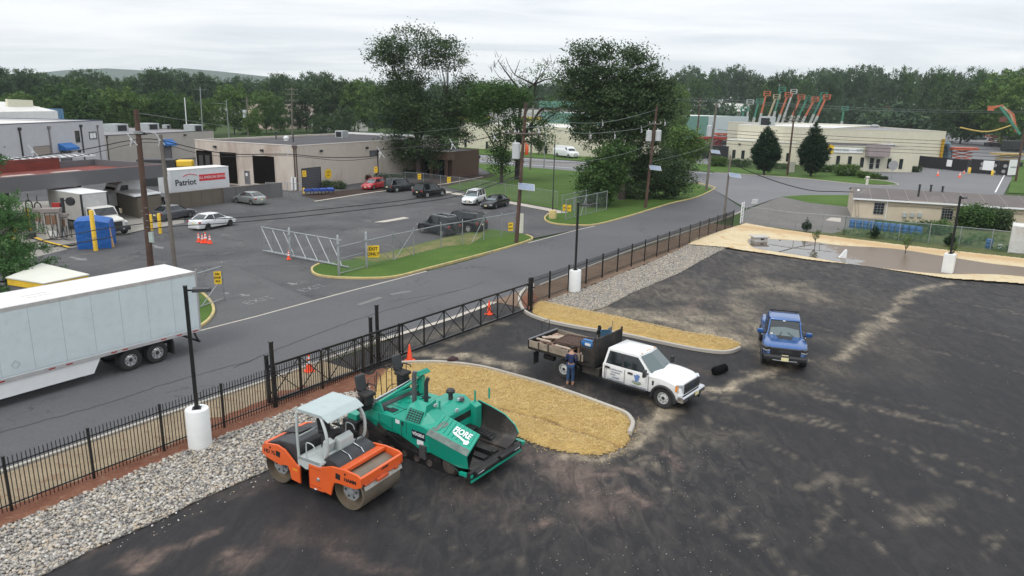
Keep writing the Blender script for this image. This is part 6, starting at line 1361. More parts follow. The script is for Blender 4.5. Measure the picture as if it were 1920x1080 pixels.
w_shop=stucco('shop_wall_paint',(.54,.48,.42),(.36,.27,.22),.85,.22); w_beige=stucco('beige_wall',(.60,.57,.45),(.5,.46,.36),.3); w_lav=stucco('pale_grey_wall',(.50,.50,.52),(.42,.41,.42),.3); w_tan=stucco('tan_wall',(.40,.37,.33),(.33,.3,.27),.3); w_long=stucco('cream_block_wall',(.58,.50,.38),(.45,.38,.28),.3)
roof_d=M_('dark_roofing',(.055,.052,.056),.9,0,.2,.4,.1,6,(.12,.115,.115),.7,dscale=.3); roof_g=M_('grey_roofing',(.22,.215,.225),.9,0,.15,.4,0,6,(.33,.32,.32),.6,dscale=.3); roof_w=M_('white_roofing',(.62,.61,.58),.8,0,.08,.4,0,6,(.42,.4,.36),.5,dscale=.3)
brick_d=M_('brown_brick',(.115,.068,.05),.85,0,.25,5); shade_in=M_('painted_interior_shade',(.008,.006,.005),.95,0,.4,1,spec=.05); win_d=glass_('dark_window_glass',(.015,.02,.025),.1); door_g=M_('grey_door',(.13,.13,.14),.6,0,.1,3); blue_aw=M_('blue_awning',(.02,.14,.42),.6); hedge_m=None  # near-black panel colour paints the shade inside open doorways
# --- repair shop with bays
M0=Vector((G(560,359).x,G(560,359).y)); u_=(Vector((G(682,342).x,G(682,342).y))-M0).normalized(); v_=Vector((-u_.y,u_.x)); hs_=HT(M0,274)
sA=M0+v_*19.5
shop=Bld('repair_shop','cream repair shop with open truck bays and flat dark roof',sA,M0,36,hs_,w_shop,roof_d,.2,M_('pale_coping',(.62,.58,.53),.7))
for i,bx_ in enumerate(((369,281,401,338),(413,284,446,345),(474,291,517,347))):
 shop.window_px(bx_,w_shop,shade_in,'bay_door',.12)  # open bays closed by flat panels with the interior shade painted on
for bx_ in ((376,283,384,335),(388,283,396,336)):
 x0,z0=shop.FP(bx_[0],330); x1,_=shop.FP(bx_[2],330); MB().box(((x0+x1)/2,-.03,2.2),(abs(x1-x0),.02,3.6)).build('strip_curtain',M_('dark_curtain',(.05,.045,.045),.6),shop.root)
shop.window_px((459,320,469,345),M_('door_tan',(.25,.22,.2),.6),door_g,'side_door',.06)
x_,z_=shop.FP(463,332); MB().box((x_,-.03,1.7),(.35,.02,.4)).build('door_notice',white_p,shop.root)
for px_,py_ in ((404,275),(492,282)):x_,z_=shop.FP(px_,py_); MB().box((x_,-.15,z_),(.45,.3,.3)).build('wall_lamp',dark_plastic,shop.root,bevel=.03)
for p_ in ((566,314,602,362),):shop.window_px(p_,dark_plastic,M_('roller_door_grey',(.09,.09,.105),.55),'roller_door',.08,(0,7),'R')
for p_ in ((693,282,707,293),):shop.window_px(p_,dark_plastic,M_('boarded_grey',(.12,.12,.13),.8),'blocked_window',.05,(0,0),'R')
for px_,py_ in ((601,283),(687,277)):y_,z_=shop.SP(px_,py_); MB().box((shop.L+.15,y_,z_),(.3,.4,.3)).build('wall_lamp',dark_plastic,shop.root,bevel=.03)
for px_,w_,mt in ((553,.16,M_('pipe_brown',(.10,.07,.06),.7)),(557,.16,M_('pipe_brown',(.1,.07,.06),.7))):x_,_=shop.FP(px_,310); shop.downspout(x_,None,w_,mt)
MB().tube([(shop.L-.9,-.2,1.9),(shop.L-.9,-.2,.2)],.16,8).build('pipe_guard',white_p,shop.root); MB().tube([(shop.L-.3,-.2,1.9),(shop.L-.3,-.2,.2)],.16,8).build('pipe_guard',white_p,shop.root)
for px_,w_ in ((708,.1),):y_,_=shop.SP(px_,310); shop.downspout(y_,4.6,w_,None,'R')
for px_,py_,k,r_,h_ in ((554,250,'box',.8,1.1),(641,259,'box',.8,1.2),(537,265,'dome',.45,.9),(463,255,'pipe',.09,1.2),(518,262,'pipe',.09,1.2),(550,268,'pipe',.09,1.2),(593,245,'dome',.3,.9),(630,247,'dome',.3,1.0),(683,249,'dome',.3,1.0),(715,258,'dome',.25,.9)):
 x_,y_=shop.RP(px_,py_,hs_-.3)
 if 0<x_<shop.L and 0<y_<33:shop.vent(x_,y_,k,r_,h_)
for i in range(10):MB().box((.3+i*.02+(shop.L-.6)*i/9.5,33*.995-.3,hs_+.2),(2.0,.3,.3)).build('white_flashing',white_p,shop.root)
# round yellow sign on the end wall
def disc_sign(b_,px_,py_,r_,words):
 y_,z_=b_.SP(px_,py_); o=MB().lathe([(r_,0),(r_,.03)],(b_.L+.03,y_,z_),'X',24).build('round_sign',sign_y,b_.root)
 for k,w_ in enumerate(words):text(w_,r_*.42,black_p,o,TM((b_.L+.07,y_,z_+r_*.32-k*r_*.6),(0,1,0),(0,0,1)))
disc_sign(shop,615,326,.72,['SHOP','EXIT'])
# --- brick office end
oA=M0+u_*33.2+Vector((0,0)); oo=Vector((G(838,328).x,G(838,328).y))
hO=4.3
off=Bld('brick_office','brown brick office end with overhanging flat roof beside the big tree',shop.W(shop.L+.1,27.5,0).xy,shop.W(shop.L+7.6,27.5,0).xy,9,hO,brick_d,roof_d,.1)
MB().box((3.8,-.9,hO-.55),(8.2,2.2,1.3)).build('roof_fascia',M_('fascia_brown',(.17,.105,.075),.8,0,.2,4),off.root); MB().box((3.8,-.9,hO+.13),(8.5,2.5,.07)).build('fascia_cap',M_('pale_coping',(.62,.58,.53),.7),off.root)
for x_ in (2.2,5.0):off.opening('entrance_window',x_,x_+1.9,.1,3.0,dark_plastic,win_d,.1)
for x_ in (1.6,4.5,7.4):MB().box((x_,-1.6,1.8),(.4,.4,3.7)).build('column',brick_d,off.root)
# --- white building with downspouts (left)
wz=8.0
wA,wB=G(-60,236,wz),G(192,226,wz)
wb_=Bld('warehouse','pale grey warehouse with black downspouts and blue awning at left',wA.xy,wB.xy,22,wz,w_lav,roof_w,.3,M_('navy_coping',(.05,.06,.10),.6))
for px_,mt in ((41,None),(96,M_('grey_pipe',(.2,.19,.19),.7)),(156,None)):x_,_=wb_.FP(px_,280); wb_.downspout(x_,wz-.7,.22,mt)
x_,_=wb_.FP(187,280); wb_.downspout(x_,wz-.9,.14,M_('grey_pipe',(.2,.19,.19),.7))
wb_.window_px((64,273,95,300),M_('door_tan',(.25,.22,.2),.6),M_('tan_roller_door',(.33,.28,.24),.7),'roller_door',.12,(0,4)); wb_.window_px((141,245,149,267),dark_plastic,win_d,'window',.08,(0,1)); wb_.window_px((167,247,181,261),dark_plastic,white_p,'window',.14,(1,0)); wb_.window_px((146,281,152,290),dark_plastic,win_d); wb_.window_px((-2,288,3,296),dark_plastic,win_d)
def awning(b_,box,mt,out_=1.3):
 cx_,cy_=(box[0]+box[2])/2,(box[1]+box[3])/2; x0,_=b_.FP(box[0],cy_); x1,_=b_.FP(box[2],cy_); _,z1=b_.FP(cx_,box[1]); _,z0=b_.FP(cx_,box[3])
 mb=MB(); mb.add([(x0,0,z1),(x1,0,z1),(x1,-out_,z0+.4),(x0,-out_,z0+.4),(x0,0,z0),(x1,0,z0),(x1,-out_,z0),(x0,-out_,z0)],[(0,3,2,1),(4,5,6,7),(3,7,6,2),(0,4,7,3),(1,2,6,5),(0,1,5,4)]); mb.build('awning',mt,b_.root)
 b_.opening('door',x0+.3,x1-.3,.05,z0-.1,dark_plastic,door_g,.1)
awning(wb_,(109,268,134,281),blue_aw)
# vaulted white hall behind
va=wb_.W(wb_.L*.55,24,0); vb=va.xy+wb_.d*36
vh=Bld('vaulted_hall','white hall with a stepped cream gable behind the pale grey warehouse',va.xy,vb,24,8.8,stucco('white_hall_wall',(.68,.68,.66),(.5,.5,.5),.2),roof_w,.1)
x1,z1=vh.FP(288,207,0)
rv=MB(); pr=[(0,8.8)]+[(24*k/10,8.8+1.6*math.sin(math.pi*k/10))for k in range(11)]+[(24,8.8)]
rings=[[(x,y,z)for y,z in pr]for x in (0,vh.L-.2)]; rv.loft(rings); rv.build('vaulted_roof',roof_w,vh.root,smooth=40)
MB().side([(vh.L-8,8.8),(vh.L-8,11.0),(vh.L-1.2,10.8),(vh.L-1.2,9.6),(vh.L+.6,9.6),(vh.L+.6,8.8)],4,4.4).build('stepped_gable',M_('cream_gable',(.62,.60,.46),.8),vh.root)
# --- low tan building with rooftop units
lz=5.2
lA,lB=G(198,254.5,lz),G(400,245,lz)
lb=Bld('low_workshop','low tan building with rooftop air units left of the repair shop',lA.xy,lB.xy,42,lz,w_tan,roof_g,.15,dark_plastic)
awning(lb,(304,261,322,273),blue_aw); x_,_=lb.FP(202,280); lb.downspout(x_,lz-.2,.12)
x_,z_=lb.FP(346,253); MB().box((x_,-.15,z_),(.5,.3,.3)).build('wall_lamp',dark_plastic,lb.root)
for px_,py_,r_,h_ in ((218,246,1.6,1.6),(277,243,1.6,1.5),(312,241,.6,1.0),(397,248,1.3,1.6)):
 x_,y_=lb.RP(px_,py_,lz-.1); lb.vent(x_,min(max(y_,1.5),18),'box',r_,h_,'air_unit')
# --- blue ribbed building far left, red building
ba=G(-80,205,7.); bb_=G(118,200,7.)
bl_=Bld('blue_shed','blue ribbed metal shed behind the white roofs at far left',G(-60,208,9).xy,G(118,204,9).xy,25,9,M_('blue_ribbed_metal',(.10,.22,.36),.5,.2),roof_w,.1)
for k in range(24):MB().box((1+k*(bl_.L-2)/23,-.05,7.6),(.12,.1,2.6)).build('wall_rib',M_('blue_rib',(.14,.28,.42),.5,.2),bl_.root)
Bld('red_shed','dull red building half hidden in the trees at the far left edge',G(-60,190,9.5).xy,G(28,188,9.5).xy,15,9.5,M_('brick_red',(.24,.06,.045),.85,0,.2,1),roof_d,.1)
# --- house behind the repair shop, long low sheds, car park halls between the trees
ph_=Bld('pink_house','pale pink building with small windows behind the low workshop trees',G(515,243).xy,G(590,240).xy,14,9.5,stucco('pale_pink_wall',(.55,.44,.38),(.4,.33,.3),.2),roof_d,.1)
for bx_ in ((513,226,521,235),(529,226,534,234),(537,219,545,229),(556,222,562,232)):ph_.window_px(bx_,dark_plastic,win_d,'window',.06,(1,0))
fh=Bld('far_warehouse','long pale warehouse with narrow dark windows across the far road',G(860,276).xy,G(1150,298).xy,25,6.6,w_beige,roof_w,.2)
for px_ in (873,913,1024,1052,1069):y0=262+(px_-873)*.078; fh.window_px((px_-2,y0,px_+2,y0+14),dark_plastic,win_d,'window',.05)
gh=Bld('green_roof_hall','far hall with a teal metal fascia seen between the trees',G(1010,235).xy,G(1130,238).xy,40,13,M_('grey_metal_wall',(.30,.28,.27),.7),roof_w,.1)
MB().box((gh.L/2,-.4,11.4),(gh.L,.7,3.0)).build('teal_fascia',M_('teal_metal',(.10,.26,.22),.5),gh.root)
tl_=Bld('teal_warehouse','teal metal warehouse with a white roof right of the big bush',G(1215,262).xy,G(1388,258).xy,60,8.5,M_('teal_wall',(.15,.29,.25),.6,0,.1,.5),roof_w,.1)
x0,_=tl_.FP(1327,240); MB().box(((x0+tl_.L)/2+2,-.15,4.2),(tl_.L-x0+4,.3,8.6)).build('pale_bay',M_('pale_blue_wall',(.55,.60,.63),.7),tl_.root); tl_.opening('loading_door',x0+1.5,x0+8,.1,6.0,dark_plastic,shade_in,.3)
dm_=MB(); dome=Bld('white_tent_hall','white hall with rounded roof behind the teal warehouse',G(1355,234).xy,G(1470,232).xy,40,9,roof_w,roof_w,.1)
rv=MB(); pr=[(0,9)]+[(40*k/12,9+5.5*math.sin(math.pi*k/12))for k in range(13)]+[(40,9)]; rv.loft([[(x,y,z)for y,z in pr]for x in (2,dome.L)]); rv.build('rounded_roof',roof_w,dome.root,smooth=40)
for k,(x0,x1,yb,h_)in enumerate(((-40,60,217,6),(610,690,232,6),(940,1010,225,9),(1560,1640,218,8),(1660,1760,216,7),(150,185,205,8),(285,330,200,8),(400,455,214,7),(1770,1860,228,6))):
 Bld('distant_shed',['low cream shed at the far left under the trees','small pale shed behind the repair shop trees','white roofed depot behind the row of yellow machines','grey roofed hall behind the boom lifts','low pale hall in front of the wooded hill at right','little white roof peeking between the left trees','pale roof behind the white flagpole trees','white roofed shed left of the three-armed pole','low white depot in the trees above the black gate'][k],G(x0,yb+14).xy,G(x1,yb+14).xy,25,h_,roof_w if k!=3 else w_lav,roof_g,.1)
# --- right: cream industrial building in three blocks
rA,rB=G(1361,299),G(1547,311)
hR=HT(rA,262)
r1=Bld('cream_factory_wing','cream factory wing with slit windows behind the two dark conical trees',rA.xy,rB.xy,6,hR,w_beige,roof_w,.2,white_p)
for px_,y0 in ((1376,281),(1393,282),(1456,286),(1477,287),(1420,284)):r1.window_px((px_-3,y0,px_+3,y0+16),dark_plastic,win_d,'slit_window',.06,(0,1))
x_,z_=r1.FP(1387,270); MB().box((x_,-.2,z_),(.5,.3,.3)).build('wall_lamp',dark_plastic,r1.root)
p0=r1.W(0,6.2,0); hR2=HT(p0,234)
r2=Bld('cream_factory_hall','taller cream hall with a pale roof rising behind the factory wing',p0.xy,r1.W(r1.L-.6,6.2,0).xy,45,hR2,w_beige,roof_w,.3,white_p)
x_,y_=r2.RP(1403,232); r2.vent(6,3,'box',1.5,2.4,'air_unit')
oA_,oB_=G(1548,327),G(1709,324);
oA_=G(1546,320); hO2=HT(G(1709,323.5),277)
r3=Bld('cream_office','cream office with mauve entrance canopy, slit windows and a sign',oA_.xy,G(1709,323.5).xy,17,hO2,w_beige,roof_d,.12,M_('cream_coping',(.62,.60,.50),.7))
for px_,y0 in ((1571,292),(1593,293),(1616,295),(1667,297),(1689,298)):r3.window_px((px_-3.4,y0,px_+3.4,y0+19),dark_plastic,win_d,'slit_window',.07,(0,1))
for bx_ in ((1629,295,1639,318),(1641,297,1650,317)):r3.window_px(bx_,M_('pale_frame',(.55,.54,.5),.5),win_d,'entrance_door',.12,(0,1))
x0,z0=r3.FP(1621,294); x1,z1=r3.FP(1663,273); MB().box(((x0+x1)/2,-.9,(z0+z1)/2+.2),(x1-x0,1.8,z1-z0)).build('entrance_canopy',M_('mauve_panel',(.30,.255,.255),.7),r3.root,bevel=.03)
x0,z0=r3.FP(1562,284.5); x1,z1=r3.FP(1618,279); sg=MB().box(((x0+x1)/2,-.1,(z0+z1)/2),(x1-x0,.16,1.0)).build('sign_board',white_p,r3.root); text('SUNNYSIDE',.72,M_('sign_green',(.10,.2,.16),.6),sg,TM(((x0+x1)/2-1.6,-.19,(z0+z1)/2),(1,0,0),(0,0,1)),sx=.9); text('SUPPLY',.72,bpy.data.materials['sign_green'],sg,TM(((x0+x1)/2+2.6,-.19,(z0+z1)/2),(1,0,0),(0,0,1)),sx=.8)
x_,z_=r3.FP(1556,280); MB().lathe([(.95,0),(.95,.05)],(x_,-.12,z_),'Y',20).build('round_emblem',sign_y,r3.root); MB().lathe([(.4,0),(.4,.05)],(x_,-.2,z_),'Y',16).build('emblem_centre',dark_plastic,r3.root)
for px_,py_ in ((1604,266),(1665,267)):x_,y_=r3.RP(px_,py_,hO2-.2); r3.vent(min(max(x_,1),r3.L-1),9.0,'dome',1.3,.7)
mA=r3.W(-.5,17.3,0); hM=HT(mA,241)
mB=r3.W(r3.FP(1768,286,17.3)[0],17.3,0)
r4=Bld('cream_warehouse','large cream warehouse with grey flat roof behind the office',mA.xy,mB.xy,55,hM,w_beige,roof_g,.15,M_('cream_coping',(.62,.60,.50),.7))
for k in range(4):x_,y_=r4.RP(1677+k*12,242-k*2,hM-.5); r4.vent(min(max(x_,2),r4.L-2),min(max(y_,3),30),'dome',1.2,1.0)
for px_ in (1660,1728):x_,y_=r4.RP(px_,236,hM-.5); r4.vent(min(max(x_,2),r4.L-2),min(max(y_,3),30),'pipe',.1,2.0)
for px_ in (1772,1779):x_,_=r4.FP(px_,280); MB().box((min(x_,r4.L-.5),-.3,3.2),(.5,.5,6.0)).build('yellow_duct',yellow_p,r4.root)
for k in range(3):MB().tube(smoothline([(r4.L+.3,3+k*1.4,.1),(r4.L+.6,3+k*1.4,3.8),(r4.L+2.0,3+k*1.4,5.2),(r4.L+3.2,3+k*1.4,3.8),(r4.L+3.4,3+k*1.4,.1)],5),.55,12).build('curved_duct',M_('blue_grey_duct',(.16,.23,.28),.5,.3),r4.root,smooth=60)
# --- right foreground: long cream building
zl=2.9
cA=G(1597,408); hL=HT(cA,374); hL=max(hL,2.3)
cB_=G(1925,391,hL);
lg=Bld('long_cream_building','long low cream building with a shallow brown roof and barred windows',cA.xy,(cB_.x,cB_.y),9.5,hL,w_long,roof_g,.02,L=(cB_.xy-cA.xy).length*1.35)
m_shed=M_('brown_roofing',(.125,.108,.103),.9,0,.15,.5,.1,8,(.19,.165,.15),.6,dscale=.4)
rf=MB(); npn=12; rx0,rx1=-.15,lg.L
for k in range(npn):
 a_,b_=rx0+(rx1-rx0)*k/npn+.012,rx0+(rx1-rx0)*(k+1)/npn-.012
 MB().add([(a_,-.25,hL+.02),(b_,-.25,hL+.02),(b_,5,hL+.85),(a_,5,hL+.85),(a_,-.25,hL-.06),(b_,-.25,hL-.06),(b_,5,hL+.7),(a_,5,hL+.7)],[(0,1,2,3),(7,6,5,4),(0,4,5,1),(1,5,6,2),(2,6,7,3),(3,7,4,0)]).build('roof_panel',m_shed,lg.root)
 MB().add([(a_,5,hL+.85),(b_,5,hL+.85),(b_,9.75,hL+.1),(a_,9.75,hL+.1)],[(0,1,2,3)]).build('roof_panel',m_shed,lg.root)
 MB().bar((a_,-.26,hL+.035),(a_,5,hL+.866),.05,.02).build('roof_seam',M_('pale_seam',(.27,.24,.22),.8),lg.root)
MB().box((lg.L/2,-.32,hL-.03),(lg.L+.3,.14,.16)).build('gutter',white_p,lg.root)
MB().add([(0,0,hL),(0,5,hL+.8),(0,9.5,hL)],[(2,1,0)]).build('gable',w_long,lg.root)
lg.window_px((1638,380,1658,402),M_('window_bar_grey',(.2,.2,.2),.5),win_d,'barred_window',.06,(2,3)); lg.window_px((1765,388,1787,412),M_('window_bar_grey',(.2,.2,.2),.5),win_d,'barred_window',.06,(3,3)); lg.window_px((1855,395,1876,415),M_('window_bar_grey',(.2,.2,.2),.5),win_d,'barred_window',.06,(3,2)); lg.window_px((1812,395,1826,405),white_p,win_d,'small_window',.08)
for px_,mt in ((1661,white_p),(1848,white_p)):x_,_=lg.FP(px_,400); MB().tube([(x_,-.3,hL-.05),(x_,-.12,hL-.5),(x_,-.1,.1)],.05,8).build('downpipe',mt,lg.root)
for k in range(3):x_,z_=lg.FP(1696+k*14,403); MB().box((x_,-.12,z_),(.42,.2,.5)).build('meter_box',M_('hvac_grey',(.42,.45,.45),.5,.3,.15,3),lg.root,bevel=.02)
for k,pts in enumerate((((1603,375),(1604,405),(1612,411),(1655,417)),((1609,376),(1610,408),(1650,411)),((1665,384),(1700,385),(1920,400)),((1700,382),(1705,376),(1768,380)))):
 q=[lg.FP(*p_)for p_ in pts]; MB().tube([(a,-.08-.03*k,max(b_,.1))for a,b_ in q],.035,6).build('wall_pipe',M_('conduit_tan',(.38,.33,.27),.6),lg.root)
for px_,py_,h_ in ((1722,366,1.3),(1732,355,1.1),(1751,355,1.0)):
 q=G(px_,py_,hL+.55); v=q.xy-lg.A; x_,y_=v.dot(lg.d),v.dot(lg.n); y_=min(max(y_,.5),4.8); MB().lathe([(.11,hL+.1),(.11,hL+.4+h_),(.16,hL+.4+h_),(.16,hL+.5+h_),(.001,hL+.52+h_)],(x_,y_,0),'Z',10).build('stove_pipe',dark_plastic,lg.root,smooth=40)
x_,y_=.3,.0; MB().tube([(x_,-.1,hL-.3),(x_,-.1,hL+.9)],.05,6).bar((x_,-.1,hL+.5),(x_+1.0,.6,hL+1.1),.05).build('service_mast',galv,lg.root); MB().lathe([(.12,0),(.16,.08),(.10,.2),(.001,.25)],(x_,-.1,hL+.85),'Z',10).build('mast_head',white_p,lg.root,smooth=50)
# dust bins and barrels behind the mesh fence
bar_m=M_('blue_barrel',(.02,.10,.30),.5,0,.15,4)
b0=MB().lathe([(.27,0),(.29,.05),(.29,.28),(.305,.30),(.29,.32),(.29,.6),(.305,.62),(.29,.64),(.29,.86),(.26,.9),(.001,.88)],n=16).mesh('barrel',bar_m,40)
bn=random.Random(2)
for k in range(11):
 f_=k/10; q=G(1597+f_*(1722-1597),427+f_*(441-427)); o=tag(link('plastic_barrel',b0,None,T(q.x,q.y,0)),('first' if k==0 else 'last' if k==10 else ['second','third','fourth','fifth','sixth','seventh','eighth','ninth','tenth'][k-1])+' blue barrel from the left in the row behind the mesh fence','barrel','blue barrels along the long cream building')
q=G(1853,466); tag(link('plastic_barrel',b0,None,T(q.x,q.y,0)),'single blue barrel in weeds near the white container','barrel')
q=G(1874,466); o=empty('white_bucket',(q.x,q.y,0),0,'white tub lying in the weeds beside the white container','tub'); MB().lathe([(.15,0),(.19,.4),(.17,.4),(.13,.05),(.001,.05)],n=14).build('tub_shell',white_p,o,smooth=40)
ac,ad_=G(1889,474),G(1980,484); sc2=Bld('shipping_container','white steel container at the right edge behind the mesh fence',ac.xy,ad_.xy,2.6,2.5,M_('container_white',(.58,.58,.56),.5,0,.08,2,0,30,(.3,.2,.14),.5),roof_w,.02,cat='container')
for k in range(16):MB().box((.2+k*.32,-.03,1.25),(.14,.05,2.3)).build('corrugation',bpy.data.materials['container_white'],sc2.root)
sc2.opening('container_door',.08,1.2,.1,2.4,M_('container_white',(.58,.58,.56)),M_('container_white',(.58,.58,.56)),.05)
# ================================================================== yard: canopy, pumps, trucks, walls
zc=5.2
cA,cB=G(-70,340,zc),G(312,307.5,zc); fas=M_('grey_fascia',(.12,.118,.125),.6,0,.06,1); red_s=M_('red_oxide_steel',(.17,.035,.025),.8,0,.35,.7)
d_=(cB.xy-cA.xy).normalized(); n_=Vector((-d_.y,d_.x)); cp_=empty('fuel_canopy',(cA.x,cA.y,0),math.atan2(d_.y,d_.x),'wide grey fuel canopy with rusty red roof framing over the pumps','canopy'); CL=(cB.xy-cA.xy).length; CD=11.0
for c,dd in (((CL/2,.1,zc-.68),(CL,.2,1.36)),((CL/2,CD-.1,zc-.68),(CL,.2,1.36)),((CL-.1,CD/2,zc-.68),(.2,CD-.42,1.36)),((.1,CD/2,zc-.68),(.2,CD-.42,1.36))):MB().box(c,dd).build('fascia',fas,cp_)
MB().box((CL/2,CD/2,zc-.75),(CL-.4,CD-.4,.12)).build('roof_deck',red_s,cp_)
MB().box((CL*.40,CD-.45,zc-.1),(CL*.75,.3,1.2)).build('red_back_beam',red_s,cp_)
MB().box((CL/2,.5,zc-.35),(CL-.8,.3,.7)).build('red_front_beam',red_s,cp_)
for x in (CL*.42,CL*.66):MB().box((x,CD*.45,zc-.62),(CL*.14,CD*.3,.1)).build('skylight',M_('dusty_panel',(.40,.37,.33),.8),cp_)
tr_w=M_('white_truss',(.60,.61,.62),.6); wr=MB().box((CL*.52,CD+2.0,zc+.35),(CL*1.0,3.6,.15)).build('white_roof_strip',tr_w,cp_)
for k in range(22):
 x=CL*.1+k*(CL*.88)/21; q=MB(); q.bar((x,CD+.2,zc+.46),(x+.6,CD+2.2,zc+.55),.1).bar((x+.6,CD+2.2,zc+.55),(x+1.0,CD+3.6,zc+.46),.1); q.build('truss',M_('truss_dark',(.2,.2,.21),.6),cp_)
for x in (CL*.12,CL*.45,CL*.83):
 if x<CL*.2:MB().box((x,1.6,1.85),(.3,.3,3.7)).build('column',dark_plastic,cp_)
 MB().box((x,CD-1.6,1.85),(.3,.3,3.7)).build('column',dark_plastic,cp_)
# bollards
def bollard(px,ytop,label,r=.13,lean=0,grp='yellow bollards in the yard'):
 p=G(*px); h=HT(p,ytop); o=empty('bollard',(p.x,p.y,0),0,label,'bollard',grp); MB().lathe([(r,0),(r,h-.06),(r*.8,h-.01),(.001,h)],n=14).build('post',yellow_p,o,smooth=45); MB().lathe([(r*1.03,h*.30),(r*1.03,h*.34)],n=14,cap=False).build('band',M_('worn_band',(.6,.42,.1),.7),o); o.rotation_euler=(0,lean,0); return o
bollard((180,470),394,'tall yellow bollard in front of the blue tarpaulin',.17); bollard((285,432),402,'yellow bollard just right of the brown utility pole',.13); bollard((301,438),400,'yellow bollard between the two utility poles',.15)
bollard((30,478),440,'yellow bollard nearest the pine tree at the left edge',.16,-.06); bollard((29,436),415,'yellow bollard behind the pine branches',.14); bollard((56,432),390,'rusty yellow bollard left of the fuel pumps',.16)
bollard((445,346),323,'yellow bollard left of the open bay',.16); bollard((473,344),327,'yellow bollard right of the shop side door',.16); bollard((517,343),331,'short yellow bollard at the right edge of the third bay',.2); bollard((570,362),352,'short yellow bollard at the roller door',.14); bollard((1860,329),319,'yellow bollard beside the white board at the black gate',.25,0,'bollards at the black gate'); bollard((1817,325),314,'yellow bollard at the joint of the black gates',.25,0,'bollards at the black gate')
def wedge(px,ytop):
 p=G(*px); h=HT(p,ytop); o=empty('barrier_post',(p.x,p.y,0),.3,'pale orange leaning barrier post right of the blue tarpaulin','barrier post'); MB().box((0,0,h/2),(.34,.2,h),ry=-.10).build('post',M_('faded_orange',(.72,.42,.16),.7),o,bevel=.02)
wedge((208,464),427)
# blue tarpaulin over a machine
p=G(172,466); a_,b_=G(139,456),G(181,470); tp=empty('covered_machine',(p.x-.1,p.y+1.0,0),R(20),'machine wrapped in a bright blue tarpaulin beside the fuel pumps','tarpaulin')
m,t,b=newmat('blue_tarpaulin'); t.links.new(ramp(t,noise(t,1.2,5,.6),[(.3,(.006,.085,.34)),(.7,(.012,.12,.42))]),b.inputs['Base Color']); b.inputs['Roughness'].default_value=.45; bump(t,b,noise(t,1.8,5,.6,'Object',2.0),.7,.15)
rt=random.Random(6); rings=[]
prof=[(-1.05,0),(-1.08,1.2),(-1.06,1.98),(-.95,2.08),(0,2.14),(.9,1.95),(1.05,1.85),(1.1,.9),(1.08,0)]
for k in range(9):
 y=-1.15+k*2.3/8; e_=1; rings.append([(x*e_+rt.uniform(-.04,.04),y,z*(1-.02*abs(k-4))*(.97+.06*rt.random())if z else .02)for x,z in prof])
MB().loft(rings).build('tarpaulin',m,tp,smooth=50); tp.scale=(1.16,1.1,1.22)
# pumps island
isl=G(90,452); pr_=M_('pump_white',(.45,.43,.40),.6,0,.15,2,0,30,(.2,.15,.1),.5); brown=M_('pump_brown',(.22,.12,.07),.7)
fi=strip('pump_island',[(55,438),(85,450),(135,462)],1.3,.15,m_pad); ky=strip('pump_island_edge',[(50,441),(80,454),(130,467)],.25,.16,yellow_p)
def pump(px,ytop,label,w_=1.0,col=pr_):
 p=G(*px); h=HT(p,ytop); o=empty('fuel_pump',(p.x,p.y,.15),R(15),label,'fuel pump'); MB().box((0,0,h*.42),(w_,.6,h*.8)).build('cabinet',col,o,bevel=.03); MB().box((0,0,h*.9),(w_*1.3,.9,h*.12)).build('hood',M_('hood_dusty',(.25,.22,.2),.8),o,bevel=.02)
 for s in (-1,1):MB().box((s*w_*.22,-.31,h*.62),(w_*.36,.03,h*.28)).build('front_panel',brown,o)
 MB().box((0,-.31,h*.2),(w_*.5,.03,h*.16)).build('lower_panel',white_p,o)
 for k in range(3):MB().tube(smoothline([(-w_*.4+k*.4,-.35,h*.8),(-w_*.3+k*.4,-.6,h*.35),(-w_*.1+k*.4,-.5,.15),(w_*.1+k*.3,-.35,h*.5)],5),.03,6).build('hose',rubber,o)
 return o
pump((104,452),391,'fuel pump cabinet with two brown panels under a dusty hood',1.1); pump((122,450),402,'grey fuel pump nearest the blue tarpaulin',.7); pump((78,440),392,'white fuel pump at the far end of the island',.6)
p=G(126,446); o=empty('hose_reel_post',(p.x,p.y,.15),0,'dark post with red box and black hose reel above the pumps','hose reel'); MB().box((0,0,1.7),(.22,.22,3.4)).build('post',dark_plastic,o); MB().box((-.55,0,2.7),(.7,.25,.5)).build('red_box',M_('box_red',(.35,.02,.02),.5),o); MB().lathe([(.35,-.15),(.38,-.1),(.2,0),(.38,.1),(.35,.15)],(.7,0,3.1),'Y',16).build('reel',rubber,o); MB().tube([(0,0,3.2),(.7,0,3.15)],.05,6).build('reel_arm',dark_plastic,o)
for k,(px,yt)in enumerate((((62,436),372),((78,436),376))):
 p=G(*px); h=HT(p,yt); o=empty('vent_pipe',(p.x,p.y,0),0,['left of two tall hooked pipes beside the pumps','right of two tall hooked pipes beside the pumps'][k],'vent pipe'); MB().tube(smoothline([(-.3,0,0),(-.3,0,h-.6),(0,0,h-.2),(.3,0,h-.6),(.3,0,.3)],6),.05,8).build('pipe',dark_plastic,o); MB().tube([(0,0,h-.2),(0,0,h+.4)],.04,6).build('nozzle',dark_plastic,o)
p=G(57,448); o=empty('hand_truck',(p.x,p.y,0),.4,'low black wheeled trolley at the left end of the pump island','trolley'); MB().box((0,0,.35),(.9,.5,.4)).build('tank',dark_plastic,o,bevel=.05)
for s in (-.3,.3):MB().lathe([(.16,-.05),(.16,.05)],(s,-.3,.16),'Y',12).build('wheel',rubber,o)
